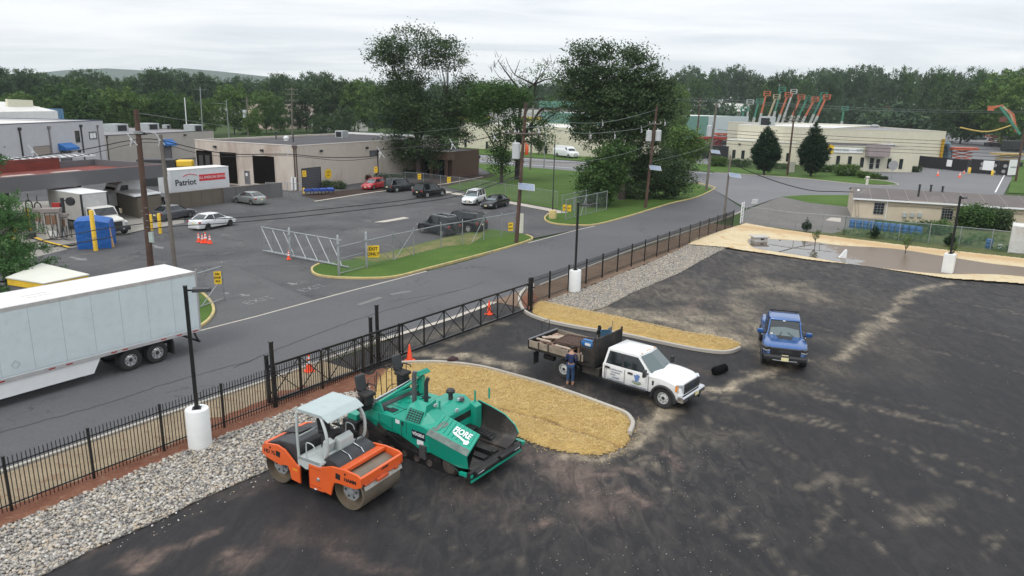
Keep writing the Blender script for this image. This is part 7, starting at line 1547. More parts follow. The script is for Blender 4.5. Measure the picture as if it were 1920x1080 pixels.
# white box truck
bt_f,bt_r=G(233,439),G(200,436)
bt=empty('box_truck',(0,0,.02),0,'white box truck parked nose out beside the blue tarpaulin','box truck')
bt.location=(-37.0,64.95,.02); bt.rotation_euler=(0,0,R(-31))
ivory=paint('truck_ivory_paint',(.62,.61,.57),.4,0,.15,.2); bsid=M_('box_side',(.42,.41,.38),.6,0,.1,1)
MB().box((-4.4,0,2.35),(5.6,2.45,2.5)).build('cargo_box',bsid,bt,bevel=.02); MB().box((-4.4,0,3.62),(5.66,2.5,.06)).build('box_roof',white_p,bt); MB().box((-1.58,0,2.4),(.04,2.2,2.2)).build('box_front',M_('box_front_grey',(.5,.5,.49),.5),bt)
for s in (-1,1):MB().box((-1.6,s*1.2,2.35),(.12,.12,2.5)).build('corner_post',dark_plastic,bt)
MB().side([(-1.4,.7),(-1.4,2.35),(-1.2,2.45),(-.35,2.40),(.15,1.72),(.15,.7)],-1.05,1.05).build('cab',ivory,bt,bevel=.05); MB().side([(.15,.65),(.15,1.72),(1.2,1.55),(1.5,1.4),(1.55,.75)],-.78,.78).build('hood',ivory,bt,bevel=.08,seg=3)
for s in (-1,1):MB().side([(.2,.6),(.2,1.2),(.45,1.32),(1.3,1.25),(1.5,1.0),(1.5,.6),(1.25,.55),(1.1,1.0),(.65,1.0),(.45,.6)],s*.75,s*1.12).build('fender',ivory,bt,bevel=.04)
MB().add([(.17,-.95,1.76),(.17,.95,1.76),(-.30,.90,2.36),(-.30,-.90,2.36)],[(0,1,2,3)]).build('windscreen',glass,bt)
for s in (-1,1):MB().side([(-1.1,1.75),(-.08,1.75),(-.42,2.3),(-1.1,2.3)],s*1.052,s*1.06).build('side_window',glass,bt); MB().box((.15,s*1.3,2.0),(.12,.18,.45)).build('wing_mirror',chrome,bt)
MB().box((1.56,0,1.08),(.05,1.0,.42)).build('grille',dark_plastic,bt);
for s in (-1,1):MB().box((1.5,s*.92,1.05),(.1,.26,.2)).build('headlight',lamp_w,bt); MB().box((1.72,s*.5,.62),(.03,.18,.1)).build('fog_lamp',lamp_w,bt)
MB().box((1.6,0,.6),(.25,2.3,.34)).build('bumper',dark_plastic,bt,bevel=.03); MB().box((-3,0,.85),(8,.9,.3)).build('chassis',dark_plastic,bt)
for x in (.85,-5.3):
 for s in (-1,1):wheel(bt,x,s*.98,.48,.3,rim_w,.55,0)
# walls and enclosure behind the cars
wall_m=M_('taupe_wall',(.135,.115,.09),.85,0,.08,1,.1,20); wall_g=M_('grey_screen_wall',(.13,.125,.125),.85,0,.08,1)
def wall(a,b_,ytop,label,mt,t_=.25,panels=0):
 A_,B_=G(*a).xy,G(*b_).xy; h=HT(A_,ytop); d=B_-A_; L=d.length; o=empty('screen_wall',(A_.x,A_.y,0),math.atan2(d.y,d.x),label,'wall')
 n=panels or 1
 for k in range(n):MB().box((L*(k+.5)/n,0,h/2),(L/n-(.02 if n>1 else 0),t_,h)).build('wall_panel',mt,o)
 MB().box((L/2,0,h+.04),(L+.02,t_+.08,.08)).build('wall_cap',M_('wall_cap',(.20,.18,.16),.8),o)
 for k in range(n+1):MB().box((L*k/n,-.02,h/2+.02),(.16,t_+.1,h+.04)).build('pilaster',mt,o)
 return h
wall((417,381),(318,393.5),353,'taupe block wall running behind the graphite sedan',wall_m,.3,5); wall((421,381),(528,369),353,'dark grey screen wall between the shop bays and the silver coupe',wall_g,.2,5)
ea,eb=G(214,396),G(262,410); er=empty('bin_enclosure',(eb.x,eb.y,0),0,'taupe enclosure with flat white roof behind the box truck','enclosure')
he=HT(G(262,410),371); dd=Vector((ea.x-eb.x,ea.y-eb.y)); ex_=Vector((G(417,381).x-eb.x,G(417,381).y-eb.y)).normalized()
MB().prism([(0,0),(dd.x,dd.y),(dd.x+ex_.x*3.2,dd.y+ex_.y*3.2),(ex_.x*3.2,ex_.y*3.2)],0,he-.05).build('walls',wall_m,er); MB().prism([(-.2,-.2),(dd.x-.2,dd.y+.1),(dd.x+ex_.x*3.4,dd.y+ex_.y*3.4+.1),(ex_.x*3.4,ex_.y*3.4-.2)],he+.09,he+.22).build('roof',white_p,er)
# white tractor unit and trailer with lettering, behind the wall
ta,tb_=G(318,357),G(431,351); P0=Vector((-44.6,93.2)); dirp=(G(428,312,4).xy-G(318,320,4).xy).normalized()
pt0=G(318,320,4.05).xy; pt=empty('cargo_trailer',(pt0.x,pt0.y,0),math.atan2(dirp.y,dirp.x),'white trailer with red slogan stripe parked in front of the shop bays','semi trailer'); PL=(G(428,312,4.05).xy-pt0).length
MB().box((PL/2,1.25,2.68),(PL,2.5,2.7)).build('cargo_box',paint('patriot_white',(.66,.68,.70),.45,0,.15,.1),pt,bevel=.03); MB().box((PL/2,1.25,4.05),(PL+.05,2.55,.08)).build('roof',troof,pt); MB().box((PL/2,.1,1.25),(PL,.06,.16)).build('bottom_rail',bpy.data.materials['aluminium_rail'],pt)
text('Patriot',.98,black_p,pt,TM((PL*.24,-.02,2.55),(1,0,0),(0,0,1)),bold=.02,sx=1.0); MB().box((PL*.70,-.01,2.95),(PL*.46,.02,.75)).build('red_stripe',red_p,pt); text('ALL AMERICAN SERVICE',.42,white_p,pt,TM((PL*.70,-.03,2.95),(1,0,0),(0,0,1)),sx=.8)
mb=MB(); mb.tube(smoothline([(1.6,-.01,3.25),(2.4,-.01,3.5),(3.4,-.01,3.3)],4),.05,4); mb.build('red_swoosh',red_p,pt)
MB().box((PL/2,1.25,.95),(PL-1,1.8,.5)).build('underframe',black_p,pt)
for x in (PL-1.5,PL-2.8):
 for y in (.2,2.3):wheel(pt,x,y,.5,.3,rim_w,.55,0)
tk0=pt0-dirp*4.6; tk=empty('tractor_unit',(tk0.x,tk0.y,0),math.atan2(-dirp.y,-dirp.x),'white aerodynamic tractor unit half hidden under the fuel canopy','tractor')
MB().side([(-1.0,.9),(-1.0,3.6),(.6,3.7),(1.6,2.9),(1.9,2.3),(3.2,1.9),(3.6,1.3),(3.6,.6)],-2.3,.1).build('cab',paint('tractor_white',(.70,.71,.72),.35),tk,bevel=.15,seg=3)
MB().add([(1.92,-2.1,2.35),(1.92,-.1,2.35),(1.5,-.2,3.0),(1.5,-2.0,3.0)],[(0,1,2,3)]).build('windscreen',glass,tk); MB().side([(.5,2.2),(1.5,2.2),(1.25,2.85),(.5,2.85)],.1,.12).side([(.5,2.2),(1.5,2.2),(1.25,2.85),(.5,2.85)],-2.3,-2.32).build('side_window',glass,tk)
for zz in (1.0,1.25,1.5):MB().box((3.62,-1.1,zz),(.05,1.4,.1)).build('grille_bar',dark_plastic,tk)
for x in (2.6,-2.0,-3.2):
 for y in (-.1,-2.1):wheel(tk,x,y,.5,.3,rim_w,.55,0)
MB().box((-2.4,-1.1,.9),(3.2,1.0,.3)).build('chassis',black_p,tk)
# yellow digger arm seen above the trailer
p=G(352,330,1.5); o=empty('yellow_machine',(-50,102,0),.2,'yellow machine partly visible above the lettered trailer','machine'); MB().box((0,0,2.6),(5,2,2.2)).build('hull',dark_plastic,o,bevel=.1); MB().box((3.6,0,3.1),(2.2,1.6,1.0)).build('engine_cover',yellow_p,o,bevel=.25,seg=3); MB().box((0,0,.75),(6,2.2,1.5)).build('undercarriage',dark_plastic,o)
# blue pallets / carts by the roller door
p=G(600,365); o=empty('blue_cart',(p.x,p.y,0),.5,'blue carts huddled in front of the roller door','cart'); cm=M_('cart_blue',(.02,.06,.3),.5)
for k in range(4):MB().box((-1.6+k*1.0,0,.65),(.9,.9,.35),rx=.1*k-.15).build('cart_tub',cm,o,bevel=.06); MB().tube([(-1.9+k,-.3,.0),(-1.9+k,-.3,.5)],.04,5).tube([(-1.3+k,-.3,.0),(-1.3+k,-.3,.5)],.04,5).build('leg',dark_plastic,o)
# shed roof behind the trailer
za=2.75
q=[G(168,514,za),G(82,531,za),G(10,520,za),G(78,493,za)]; sh=empty('storage_shed',(q[0].x,q[0].y,0),0,'low shed with white roof and yellow edge behind the semi trailer','shed'); o0_=q[0]
MB().prism([(v.x-o0_.x,v.y-o0_.y)for v in q],za-.06,za).build('roof',M_('cream_white_roof',(.66,.66,.58),.7,0,.04,1),sh); c_=sum((Vector((v.x-o0_.x,v.y-o0_.y))for v in q),Vector((0,0)))/4
MB().prism([((v.x-o0_.x-c_.x)*.97+c_.x,(v.y-o0_.y-c_.y)*.97+c_.y)for v in q],za-.42,za-.062).build('fascia',yellow_p,sh); MB().prism([((v.x-o0_.x-c_.x)*.93+c_.x,(v.y-o0_.y-c_.y)*.93+c_.y)for v in q],0,za-.43).build('walls',wall_g,sh)
# ================================================================== mesh fences
def mesh_mat(name,alpha,col):
 m=bpy.data.materials.new(name); m.use_nodes=True; t=m.node_tree; t.nodes.clear(); o=N(t,'ShaderNodeOutputMaterial'); mx_=N(t,'ShaderNodeMixShader'); tr_=N(t,'ShaderNodeBsdfTransparent'); df=N(t,'ShaderNodeBsdfDiffuse'); df.inputs['Color'].default_value=(*col,1)
 mx_.inputs[0].default_value=alpha; t.links.new(tr_.outputs[0],mx_.inputs[1]); t.links.new(df.outputs[0],mx_.inputs[2]); t.links.new(mx_.outputs[0],o.inputs[0]); return m
mesh_g=mesh_mat('wire_mesh',.13,(.30,.31,.32)); mesh_t=mesh_mat('green_tinted_mesh',.26,(.14,.22,.19)); mesh_d=mesh_mat('dark_mesh',.32,(.05,.05,.055))
def meshfence(pts,h,label,mt=mesh_g,r=.035,braces=(),pm_=galv,gate=False,bottom=False,extra=0,world=False):
 P=[Vector(p)if world else G(*p).xy for p in pts]; o=empty('mesh_fence',(P[0].x,P[0].y,0),0,label,'fence'); Q=[p-P[0]for p in P]
 for p in Q:MB().lathe([(r,0),(r,h+.05+extra),(.001,h+.1+extra)],(p.x,p.y,0),'Z',8).build('fence_post',pm_,o)
 for a,b_ in zip(Q[:-1],Q[1:]):
  MB().tube([(a.x,a.y,h),(b_.x,b_.y,h)],r*.75,6).build('top_rail',pm_,o)
  if bottom:MB().tube([(a.x,a.y,.15),(b_.x,b_.y,.15)],r*.6,6).build('bottom_rail',pm_,o)
  MB().add([(a.x,a.y,.05),(b_.x,b_.y,.05),(b_.x,b_.y,h),(a.x,a.y,h)],[(0,1,2,3)]).build('mesh_panel',mt,o)
 for i,u0,v0,u1,v1 in braces:
  a,b_=Q[i],Q[i+1]; MB().tube([(*a.lerp(b_,u0),v0*h),(*a.lerp(b_,u1),v1*h)],r*.55,5).build('brace',pm_,o)
 return o
meshfence([(637,518),(687,504),(738,490),(776,481),(827,468),(867,461),(907,452),(940,446),(967,440)],2.15,'silver mesh fence along the worn grass strip by the road',mesh_g,.045,[(0,0,.1,1,.1),(0,0,.6,.9,.6),(1,.1,1,.9,.1),(2,.0,1,1,0),(2,0,0,1,1),(5,.4,0,1.0,1)],extra=.15)
# cantilever gate of the yard
ga_,gb_=G(493,474).xy,G(655,506).xy; d_=gb_-ga_; L_=d_.length; o=empty('yard_sliding_gate',(ga_.x,ga_.y,0),math.atan2(d_.y,d_.x),'silver sliding gate with slanted braces standing open in the yard','gate')
MB().tube([(0,0,2.15),(L_*.93,0,2.15)],.055,8).build('top_rail',galv,o); MB().tube([(0,0,.2),(L_,0,.2)],.06,8).build('bottom_rail',galv,o); MB().tube([(0,.5,.1),(L_*.8,.5,.1)],.05,8).build('ground_rail',galv,o)
nv_=7
for k in range(nv_):MB().tube([(L_*.93*k/nv_,0,.2),(L_*.93*k/nv_,0,2.15)],.03,6).build('upright',galv,o); MB().tube([(L_*.93*k/nv_,0,2.15),(L_*.93*(k+.95)/nv_,0,.2)],.035,6).build('brace',M_('bright_tube',(.5,.52,.53),.4,.4),o)
MB().add([(0,0,.2),(L_*.93,0,.2),(L_*.93,0,2.15),(0,0,2.15)],[(0,1,2,3)]).build('mesh_panel',mesh_g,o)
for px,yt,l in (((545,487),428,'thick silver guide post in the middle of the open yard gate'),((636,519),442,'thick silver post where the yard gate meets the fence'),((688,505),436,'thick silver post right of the yard gate near the yellow sign')):
 p=G(*px); h=HT(p,yt); o=empty('gate_post',(p.x,p.y,0),0,l,'gate post'); MB().lathe([(.09,0),(.09,h),(.06,h+.05),(.001,h+.08)],n=12).build('post',galv,o,smooth=40); MB().box((0,-.12,h*.8),(.2,.2,.12)).build('roller_bracket',galv,o)
def signboard(px,w_,h_,z,words,label,mt=sign_y,fg=black_p,rz=None,sz=.3,name='sign',cat='sign',dy=.0):
 p=G(*px); o=empty(name,(p.x,p.y-dy,z),R(18)if rz is None else rz,label,cat); MB().box((0,0,0),(w_,.03,h_)).build('sign_panel',mt,o)
 for k,s_ in enumerate(words):text(s_,sz,fg,o,TM((0,-.02,h_*(.5-(k+.5)/len(words))*.85),(1,0,0),(0,0,1)),bold=.008)
 return o
q=G(701,501); signboard((701,501),.92,.92,HT(q,471),['EXIT','ONLY'],'yellow EXIT ONLY sign hanging on the silver mesh fence',sz=.34,dy=.12)
q=G(417,558); gl_=[G(374,580).xy,G(421,562).xy]; meshfence([(374,580),(421,563)],2.2,'silver mesh gate leaf behind the white trailer',mesh_g,.05,[(0,0,0,1,.7)],bottom=True,extra=.2)
signboard((413,566),.42,.8,HT(G(413,566),520),['NO','STOP','PLS'],'small yellow notice on the gate leaf behind the trailer',sz=.16,dy=.1)
meshfence([(1060,414),(1077,409),(1098,404),(1118,399),(1137,394)],2.3,'mesh gate panels at the park corner beside the big bush',mesh_g,.05,[(1,.5,0,1,1),(2,0,.5,1,.5)],bottom=True)
meshfence([(1053,402),(1075,396),(1098,391),(1124,386)],2.2,'second mesh fence parallel behind the park corner gate',mesh_g,.04)
for px,l in (((1058,411),'yellow notice left on the park corner gate'),((1066,412),'yellow notice right on the park corner gate')):signboard(px,.45,.7,1.3,['EXIT'],l,sz=.14,dy=.2)
meshfence([(500,372),(540,372),(565,375)],2.0,'mesh fence before the roller door of the shop',mesh_g,.035)
meshfence([(709,352),(760,347),(794,349),(826,354),(862,358),(900,364),(947,372),(990,379),(1045,388)],1.9,'mesh fence behind the parked cars along the lawn',mesh_g,.03)
for px,z,l in (((573,362),2.6,'yellow notice on the fence before the roller door'),((706,352),2.6,'yellow notice near the round hedge by the shop wall'),((787,350),1.5,'yellow notice on the fence under the big tree'),((842,357),1.5,'yellow notice on the fence left of the white SUV'),((957,442),.9,'pale yellow notice low on the fence near the brown pole')):signboard(px,.5,.8,z,['EXIT','ONLY'],l,sz=.15,dy=.15)
# mesh fence behind the basin
FF=[(1397,420),(1440,426),(1490,433),(1540,437),(1582,441),(1633,446),(1684,452),(1740,457),(1797,463),(1856,469),(1920,477),(1990,486)]
meshfence(FF[:5],1.9,'silver mesh fence from the stacked post to the corner of the basin',mesh_mat('thin_mesh',.10,(.3,.31,.32)),.04); meshfence(FF[4:],1.9,'green tinted mesh fence between the basin and the cream building',mesh_t,.04)
p=G(1390,418); o=empty('ladder_gate',(p.x,p.y,0),ang,'white ladder-like gate frame at the end of the black fence','gate')
for s in (-.5,.5):MB().box((s*.7,0,1.15),(.09,.09,2.3)).build('upright',white_p,o)
for k in range(6):MB().box((0,0,.3+k*.38),(.62,.05,.05)).build('rung',white_p,o)
p=G(1407,410); o=empty('no_parking_board',(p.x+.3,p.y,1.9),.3,'small white board on top of the gate frame','board'); MB().box((0,0,.1),(.75,.03,.55),rx=.3).build('sign_panel',white_p,o)
# black screened gate at the right
bk_=M_('black_screen',(.012,.013,.016),.7,0,.2,1)
def screen(a,b_,ytop,label,n=4):
 A_,B_=G(*a).xy,G(*b_).xy; h=HT(A_,ytop); d=B_-A_; L=d.length; o=empty('screened_gate',(A_.x,A_.y,0),math.atan2(d.y,d.x),label,'gate')
 for k in range(n):MB().box((L*(k+.5)/n,0,h/2+.06),(L/n-.02,.08,h-.12)).build('screen_panel',bk_,o)
 for k in range(n+1):MB().box((L*k/n,0,h/2),(.12,.14,h+.1)).build('upright',dark_plastic,o)
 return o,L,h
o,L_,h_=screen((1722,314),(1812,323),292,'black screened fence right of the cream office'); MB().box((L_*.64,-.1,h_*.6),(1.2,.04,1.4)).build('notice',white_p,o)
o,L_,h_=screen((1818,325),(1905,331),298,'black screened gate with round holes and a white notice',5); MB().box((L_*.38,-.1,h_*.62),(1.9,.04,1.9)).build('notice',white_p,o)
for u,v in ((.25,.6),(.24,.3),(.52,.55),(.52,.1),(.74,.55),(.72,.18)):MB().lathe([(.35,0),(.35,.02)],(L_*u,-.1,h_*v+.3),'Y',14).build('wind_hole',M_('hole_grey',(.3,.3,.3),.8),o)
p=G(1897,333); o=signboard((1897,332),2.6,3.0,1.9,['PARKING'],'white board with small lettering at the right end of the black gate',white_p,sz=.4)
screen((1300,297),(1364,300),272,'black screened fence left of the cream factory wing',3)
# park corner pedestal etc.
p=G(1036,411); h=HT(p,395); o=empty('pole_pedestal',(p.x,p.y,0),0,'yellow concrete pedestal carrying the thin lamp pole at park corner','pedestal'); MB().lathe([(.42,0),(.42,h),(.38,h+.05),(.001,h+.05)],n=20).build('pedestal_body',kerb_y,o,smooth=40)
# basin outlet structure
p=G(1423,452); o=empty('outlet_structure',(p.x,p.y,0),.1,'concrete outlet box with flat lid standing in the muddy pond','outlet box'); MB().box((0,0,.18),(1.3,1.0,.5),taper=.95).build('box',concrete,o,bevel=.02); MB().box((0,0,.47),(1.6,1.25,.10)).build('lid',concrete,o,bevel=.02); MB().box((.1,-.49,.26),(.3,.03,.14)).build('slot',black_p,o)
p=G(1580,484); o=empty('headwall',(p.x,p.y,0),-.1,'small white concrete wedge at the edge of the pond','headwall'); MB().side([(-.35,0),(.25,0),(.25,.75),(.15,.75)],-.15,.15).build('wedge',white_conc,o)
# mailboxes, meter boxes and signs
for px,yt,l in (((898,306),294,'dark mailbox on a post beside the far road'),):
 p=G(*px); h=HT(p,yt); o=empty('mailbox',(p.x,p.y,0),0,l,'mailbox'); MB().box((0,0,h/2),(.14,.14,h)).build('post',dark_plastic,o); MB().lathe([(.35,-.5),(.35,.5)],(0,0,h),'Y',10).build('box',dark_plastic,o)
signboard((976,442),.5,1.9,1.2,[],'pale upright board at the foot of the brown utility pole',M_('aged_white',(.62,.6,.52),.7),rz=.2)
signboard((1483,326),1.3,2.0,1.3,[],'pale panel beside the pole in front of the factory wing',M_('aged_white',(.62,.6,.52),.7),rz=.2)
p=G(1671,336); o=empty('round_sign',(p.x,p.y,0),0,'grey round sign on a thin post before the office entrance','sign'); h=HT(p,308); MB().tube([(0,0,0),(0,0,h)],.06,6).build('post',galv,o); MB().lathe([(.9,0),(.9,.05)],(0,-.06,h-.2),'Y',18).build('disc',M_('sign_back',(.3,.3,.31),.5),o)
p=G(1625,347); h=HT(p,330); o=empty('lamp_pedestal',(p.x,p.y,0),0,'pale stub lamp beside the far road behind the long roof','lamp'); MB().lathe([(.22,0),(.2,h*.8),(.35,h*.82),(.3,h*.95),(.001,h)],n=12).build('stub',M_('aged_white',(.62,.6,.52),.7),o,smooth=40)
p=G(1903,379,3.4)
# ================================================================== utility poles, lamps, wires
PB={}
def pole(key,b,t,r0,r1,mt,label,cat='utility pole'):
 p=G(*b); h=HT(p,t[1]); q=proj((p.x,p.y,h)); dep=_cp*p.y-_sp*(h-CH); dx=(t[0]-q[0])*dep/FPX
 o=empty('utility_pole' if cat=='utility pole' else 'lamp_pole',(p.x,p.y,0),0,label,cat); MB().tube([(0,0,0),(dx*.5,0,h*.5),(dx,0,h)],[r0,(r0+r1)/2,r1],12).build('pole',mt,o,smooth=60)
 PB[key]=(p,h,dx,o); return o
def on(key,y,px=None):
 p,h,dx,o=PB[key]; z=HT(p,y); return Vector((dx*z/h,0,z))
def solar(key,y,w_=1.0,s_=1):
 c=on(key,y); o=PB[key][3]; f=MB(); f.M=T(c.x+.55*s_,-.5,c.z)@ Matrix.Rotation(.5,4,'X')@ Matrix.Rotation(.12,4,'Y'); f.box((0,0,0),(1.45*w_,1.0*w_,.05)); a=f.build('solar_panel',M_('panel_frame',(.5,.51,.52),.4,.5),o); g=MB(); g.M=f.M; g.box((0,0,.03),(1.33*w_,.88*w_,.012)); g.build('solar_cells',M_('solar_cells',(.20,.25,.33),.15),a); MB().bar((c.x,0,c.z-.4),(c.x+.5*s_,-.45,c.z-.05),.05).build('panel_arm',galv,o)
def can(key,y,side,r=.27,hh=.95,mt=None):
 c=on(key,y); MB().lathe([(r*.8,-hh/2),(r,-hh/2+.05),(r,hh/2-.05),(r*.85,hh/2),(.001,hh/2+.05)],(c.x+side*(r+.2),0,c.z),'Z',14).lathe([(.05,hh/2),(.05,hh/2+.25)],(c.x+side*(r+.2)-.1,0,c.z),'Z',6).build('transformer',mt or M_('transformer_grey',(.50,.52,.53),.5),PB[key][3],smooth=45)
def arm(key,y,w_,hd=0,n=3):
 c=on(key,y); o=PB[key][3]; d=Vector((math.cos(hd),math.sin(hd),0)); MB().bar(c-d*w_/2+Vector((0,-.15,0)),c+d*w_/2+Vector((0,-.15,0)),.10,.12).build('crossarm',wood_grey,o)
 for k in range(n):q=c+d*w_*(-.46+.92*k/max(1,n-1)); MB().lathe([(.03,0),(.06,.1),(.04,.2),(.001,.24)],(q.x,q.y-.15,q.z+.05),n=8).build('insulator',M_('insulator_grey',(.5,.5,.48),.4),o)
def cobra(key,y,dx_,w_=1.6):
 c=on(key,y); o=PB[key][3]; MB().tube(smoothline([c,c+Vector((dx_*.5,0,.25)),c+Vector((dx_,0,.2))],4),.035,6).build('lamp_arm',galv,o); MB().box(c+Vector((dx_*1.15,0,.18)),(.8,.32,.18),taper=.8).build('lamp_head',dark_plastic,o,bevel=.03)
pole('A',(283,502),(255,205),.24,.17,wood_pole,'tall dark brown leaning utility pole with a pale box at its foot'); pole('B',(328,500),(301,252),.17,.12,wood_grey,'shorter grey leaning pole with a street lamp beside the brown one')
pole('M',(968,457),(986,192),.2,.12,wood_pole,'reddish utility pole with white transformer and solar panel by the road'); pole('P',(1210,390),(1232,198),.2,.13,wood_pole,'utility pole with two pale transformers and a solar panel in front of the big bush')
pole('C',(1357,412),(1370,292),.13,.09,wood_grey,'short grey pole with solar panel beside the far end of the black fence'); pole('D',(1324,357),(1344,192),.2,.14,wood_grey,'grey pole with a transformer and solar panel at the street corner')
pole('E',(1302,297),(1314,183),.22,.15,wood_pole,'thin dark pole with a crossarm left of the cream factory'); pole('F',(1476,329),(1491,200),.2,.14,wood_pole,'utility pole with many wires between the two conical trees')
pole('H',(1904,340),(1930,190),.2,.14,wood_pole,'dark leaning pole at the right edge beside the white board'); pole('I',(994,318),(1000,196),.2,.14,wood_grey,'grey pole on the lawn edge behind the reddish utility pole')
pole('J',(466,262),(463,182),.25,.18,wood_grey,'pole with pale transformers rising behind the repair shop roof'); pole('K',(548,262),(547,164),.22,.16,wood_grey,'pole with three crossarms behind the repair shop'); pole('L',(118,262),(116,196),.25,.2,wood_grey,'stub pole on the warehouse roofline at left')
pole('N',(352,262),(346,183),.16,.12,white_p,'white flagpole behind the low tan building','lamp pole'); pole('O',(381,262),(375,163),.16,.1,galv,'twin armed street lamp behind the low tan building','lamp pole'); pole('Q',(430,262),(424,187),.15,.1,galv,'single armed street lamp in front of the far trees','lamp pole')
pole('R',(1036,396),(1041,252),.07,.05,dark_plastic,'thin dark pole rising from the yellow pedestal','lamp pole')
for k,(b_,t_,l)in enumerate((((1020,315),(1022,245),'slender grey post by the white van'),((1440,240),(1447,205),'thin lamp pole beside the white tent hall'),((1334,262),(1336,228),'thin lamp post before the teal warehouse'))):pole('S%d' % k,b_,t_,.12,.08,galv,l,'lamp pole')
arm('M',250,3.0,.2,4); can('M',283,-1,.36,1.4); can('M',281,1,.16,.85,M_('orange_box',(.6,.10,.03),.5)); solar('M',349)
can('P',255,-1,.36,1.3); can('P',254,1,.36,1.3); solar('P',314); arm('P',232,1.6,.3,3); solar('C',328,.9); can('D',246,-1,.4,1.6); solar('D',284,.95)
arm('E',190,3.2,.1,3); arm('E',198,3.0,.1,3); arm('F',221,4.5,.15,5); arm('F',226,3.6,.15,3); arm('J',190,2.6,.1,3); can('J',214,-1,.6,2.2); can('J',214,1,.6,2.2,M_('tan_can',(.45,.38,.25),.5)); arm('H',205,3,.1,3); arm('I',205,2.6,.1,3)
for y in (168,177,189):arm('K',y,3.6,.1,4)
for sx in (-1,1):cobra('O',169,1.7*sx)
cobra('Q',196,-3.2); cobra('B',256,-1.2); solar('B',300,.01)if False else None
p,h,dx,o=PB['A']; c=on('A',444); MB().box((c.x+.3,-.12,c.z),(.3,.2,.75)).build('meter_box',M_('pale_box',(.42,.5,.46),.5),o);
for k in range(7):c=on('A',425-k*6); MB().box((c.x-.15*(1 if k % 2 else -1),-.2,c.z),(.16,.06,.04)).build('step_peg',galv,o)
MB().lathe([(.3,-.1),(.3,.1)],tuple(on('A',248)),'Z',12).build('clamp',galv,o)
wire_m=M_('black_cable',(.015,.015,.016),.6); wire_g=M_('weathered_cable',(.16,.19,.18),.6,.3); sp_m=M_('spacer_grey',(.55,.56,.57),.5)
def wire(px,ka,kb,r,label,mt=wire_m,grp='overhead wires',spacers=()):
 A_,B_=[(PB[k][0]if isinstance(k,str)else G(*k))for k in (ka,kb)]; d=(B_.xy-A_.xy).normalized(); n3=Vector((-d.y,d.x,0)); p0=Vector((A_.x,A_.y,0)); C=Vector((0,0,CH))
 q=[(lambda r_:C+r_*((p0-C).dot(n3)/r_.dot(n3)))(ray(*p_))for p_ in px]; q0=q[0]; o=empty('power_line',q0,0,label,'cable',grp); MB().tube(smoothline([v-q0 for v in q],4),r,5).build('wire',mt,o)
 for k,(x,y,hh)in enumerate(spacers):
  r_=ray(x,y); c=C+r_*((p0-C).dot(n3)/r_.dot(n3)); s=c.length*hh/FPX/2; d3=Vector((d.x,d.y,0)); sp=empty('wire_spacer',c,0,'pale spacer bracket clipped on the overhead wires','spacer','spacer brackets on the wires'); u=Vector((0,0,1)); w2=max(.04,s*.12)
  MB().bar(-d3*s*.5+u*s,d3*s*.1+u*0,w2).bar(d3*s*.1,d3*s*.7-u*s*.75,w2).bar(d3*s*.1,-d3*s*.25-u*s*.9,w2).box((0,0,0),(s*.4,s*.2,s*.25)).build('bracket',sp_m,sp)
wire([(-60,480),(0,467),(135,440),(200,428),(278,418),(325,412),(440,408.5),(600,393),(770,374),(880,354),(962,322),(983,302)],'A','M',.035,'upper of the two thick black cables crossing the yard')
wire([(-60,492),(0,479),(200,446),(278,430),(330,424),(440,417),(600,402),(790,379),(880,362),(975,328)],'A','M',.035,'lower of the two thick black cables crossing the yard')
wire([(-60,318),(0,302),(147,282),(245,263),(297,262),(370,279),(440,289),(540,289),(612,295),(700,293),(715,281),(845,270),(925,255),(980,238)],'B','M',.035,'overhead cable with spacers running in front of the repair shop',spacers=((62,285,22),(246,262,24),(299,262,22),(541,283,18),(713,287,22),(848,271,20),(927,257,18),(966,245,14)))
wire([(-60,325),(0,309),(147,293),(242,271),(297,268),(370,287),(440,294),(540,292),(640,301),(712,295)],'B','M',.02,'thin wire just under the spacered cable')
wire([(258,212),(300,218),(345,225),(405,234),(463,243)],'A','J',.03,'thin wire from the brown pole to the far transformer pole',wire_g)
wire([(728,254),(800,246),(885,236),(975,212)],(760,330),'M',.02,'pale wire leaving the big tree toward the reddish pole',wire_g)
wire([(986,212),(1040,226),(1100,231),(1160,225),(1230,206)],'M','P',.025,'upper wire between the reddish pole and the transformer pole',wire_g)
wire([(984,240),(1015,239),(1092,250),(1152,247),(1202,240),(1228,228)],'M','P',.03,'wire with spacers between the reddish pole and transformer pole',wire_g,spacers=((1010,243,16),(1107,254,14),(1153,254,14),(1130,231,12),(1203,243,13),(1228,232,14),(1247,230,12)))
wire([(975,302),(1085,304),(1175,287),(1222,268)],'M','P',.022,'lower wire sagging before the big bush',wire_g); wire([(1218,304),(1295,285),(1330,272),(1345,262)],'P','D',.022,'wire from the transformer pole to the corner pole',wire_g)
wire([(880,358),(930,345),(975,331)],(760,340),'M',.02,'short low wire left of the reddish pole',wire_g)
for k in range(5):
 y0=244+k*6.3; wire([(1345,y0-1),(1420,y0+4),(1490,y0+7),(1600,y0+13),(1760,y0+20),(1916,y0+27)],'F','H',.04,['top','second','middle','fourth','lowest'][k]+' of five parallel wires before the cream factory')
for k in range(2):wire([(1230,192+k*4),(1314,185+k*4),(1500,196+k*5),(1700,205+k*4),(1922,209+k*3)],'E',(1925,300),.04,['upper','lower'][k]+' of two thin wires against the dark wood at right',wire_g)
wire([(1370,303),(1400,319),(1461,342),(1521,357),(1570,359),(1600,360)],'C',(1601,409),.05,'thick sagging black cable down to the long cream building')
for x_,r_ in ((1456,.9),(1479,.9),(1471,1.1)):pass
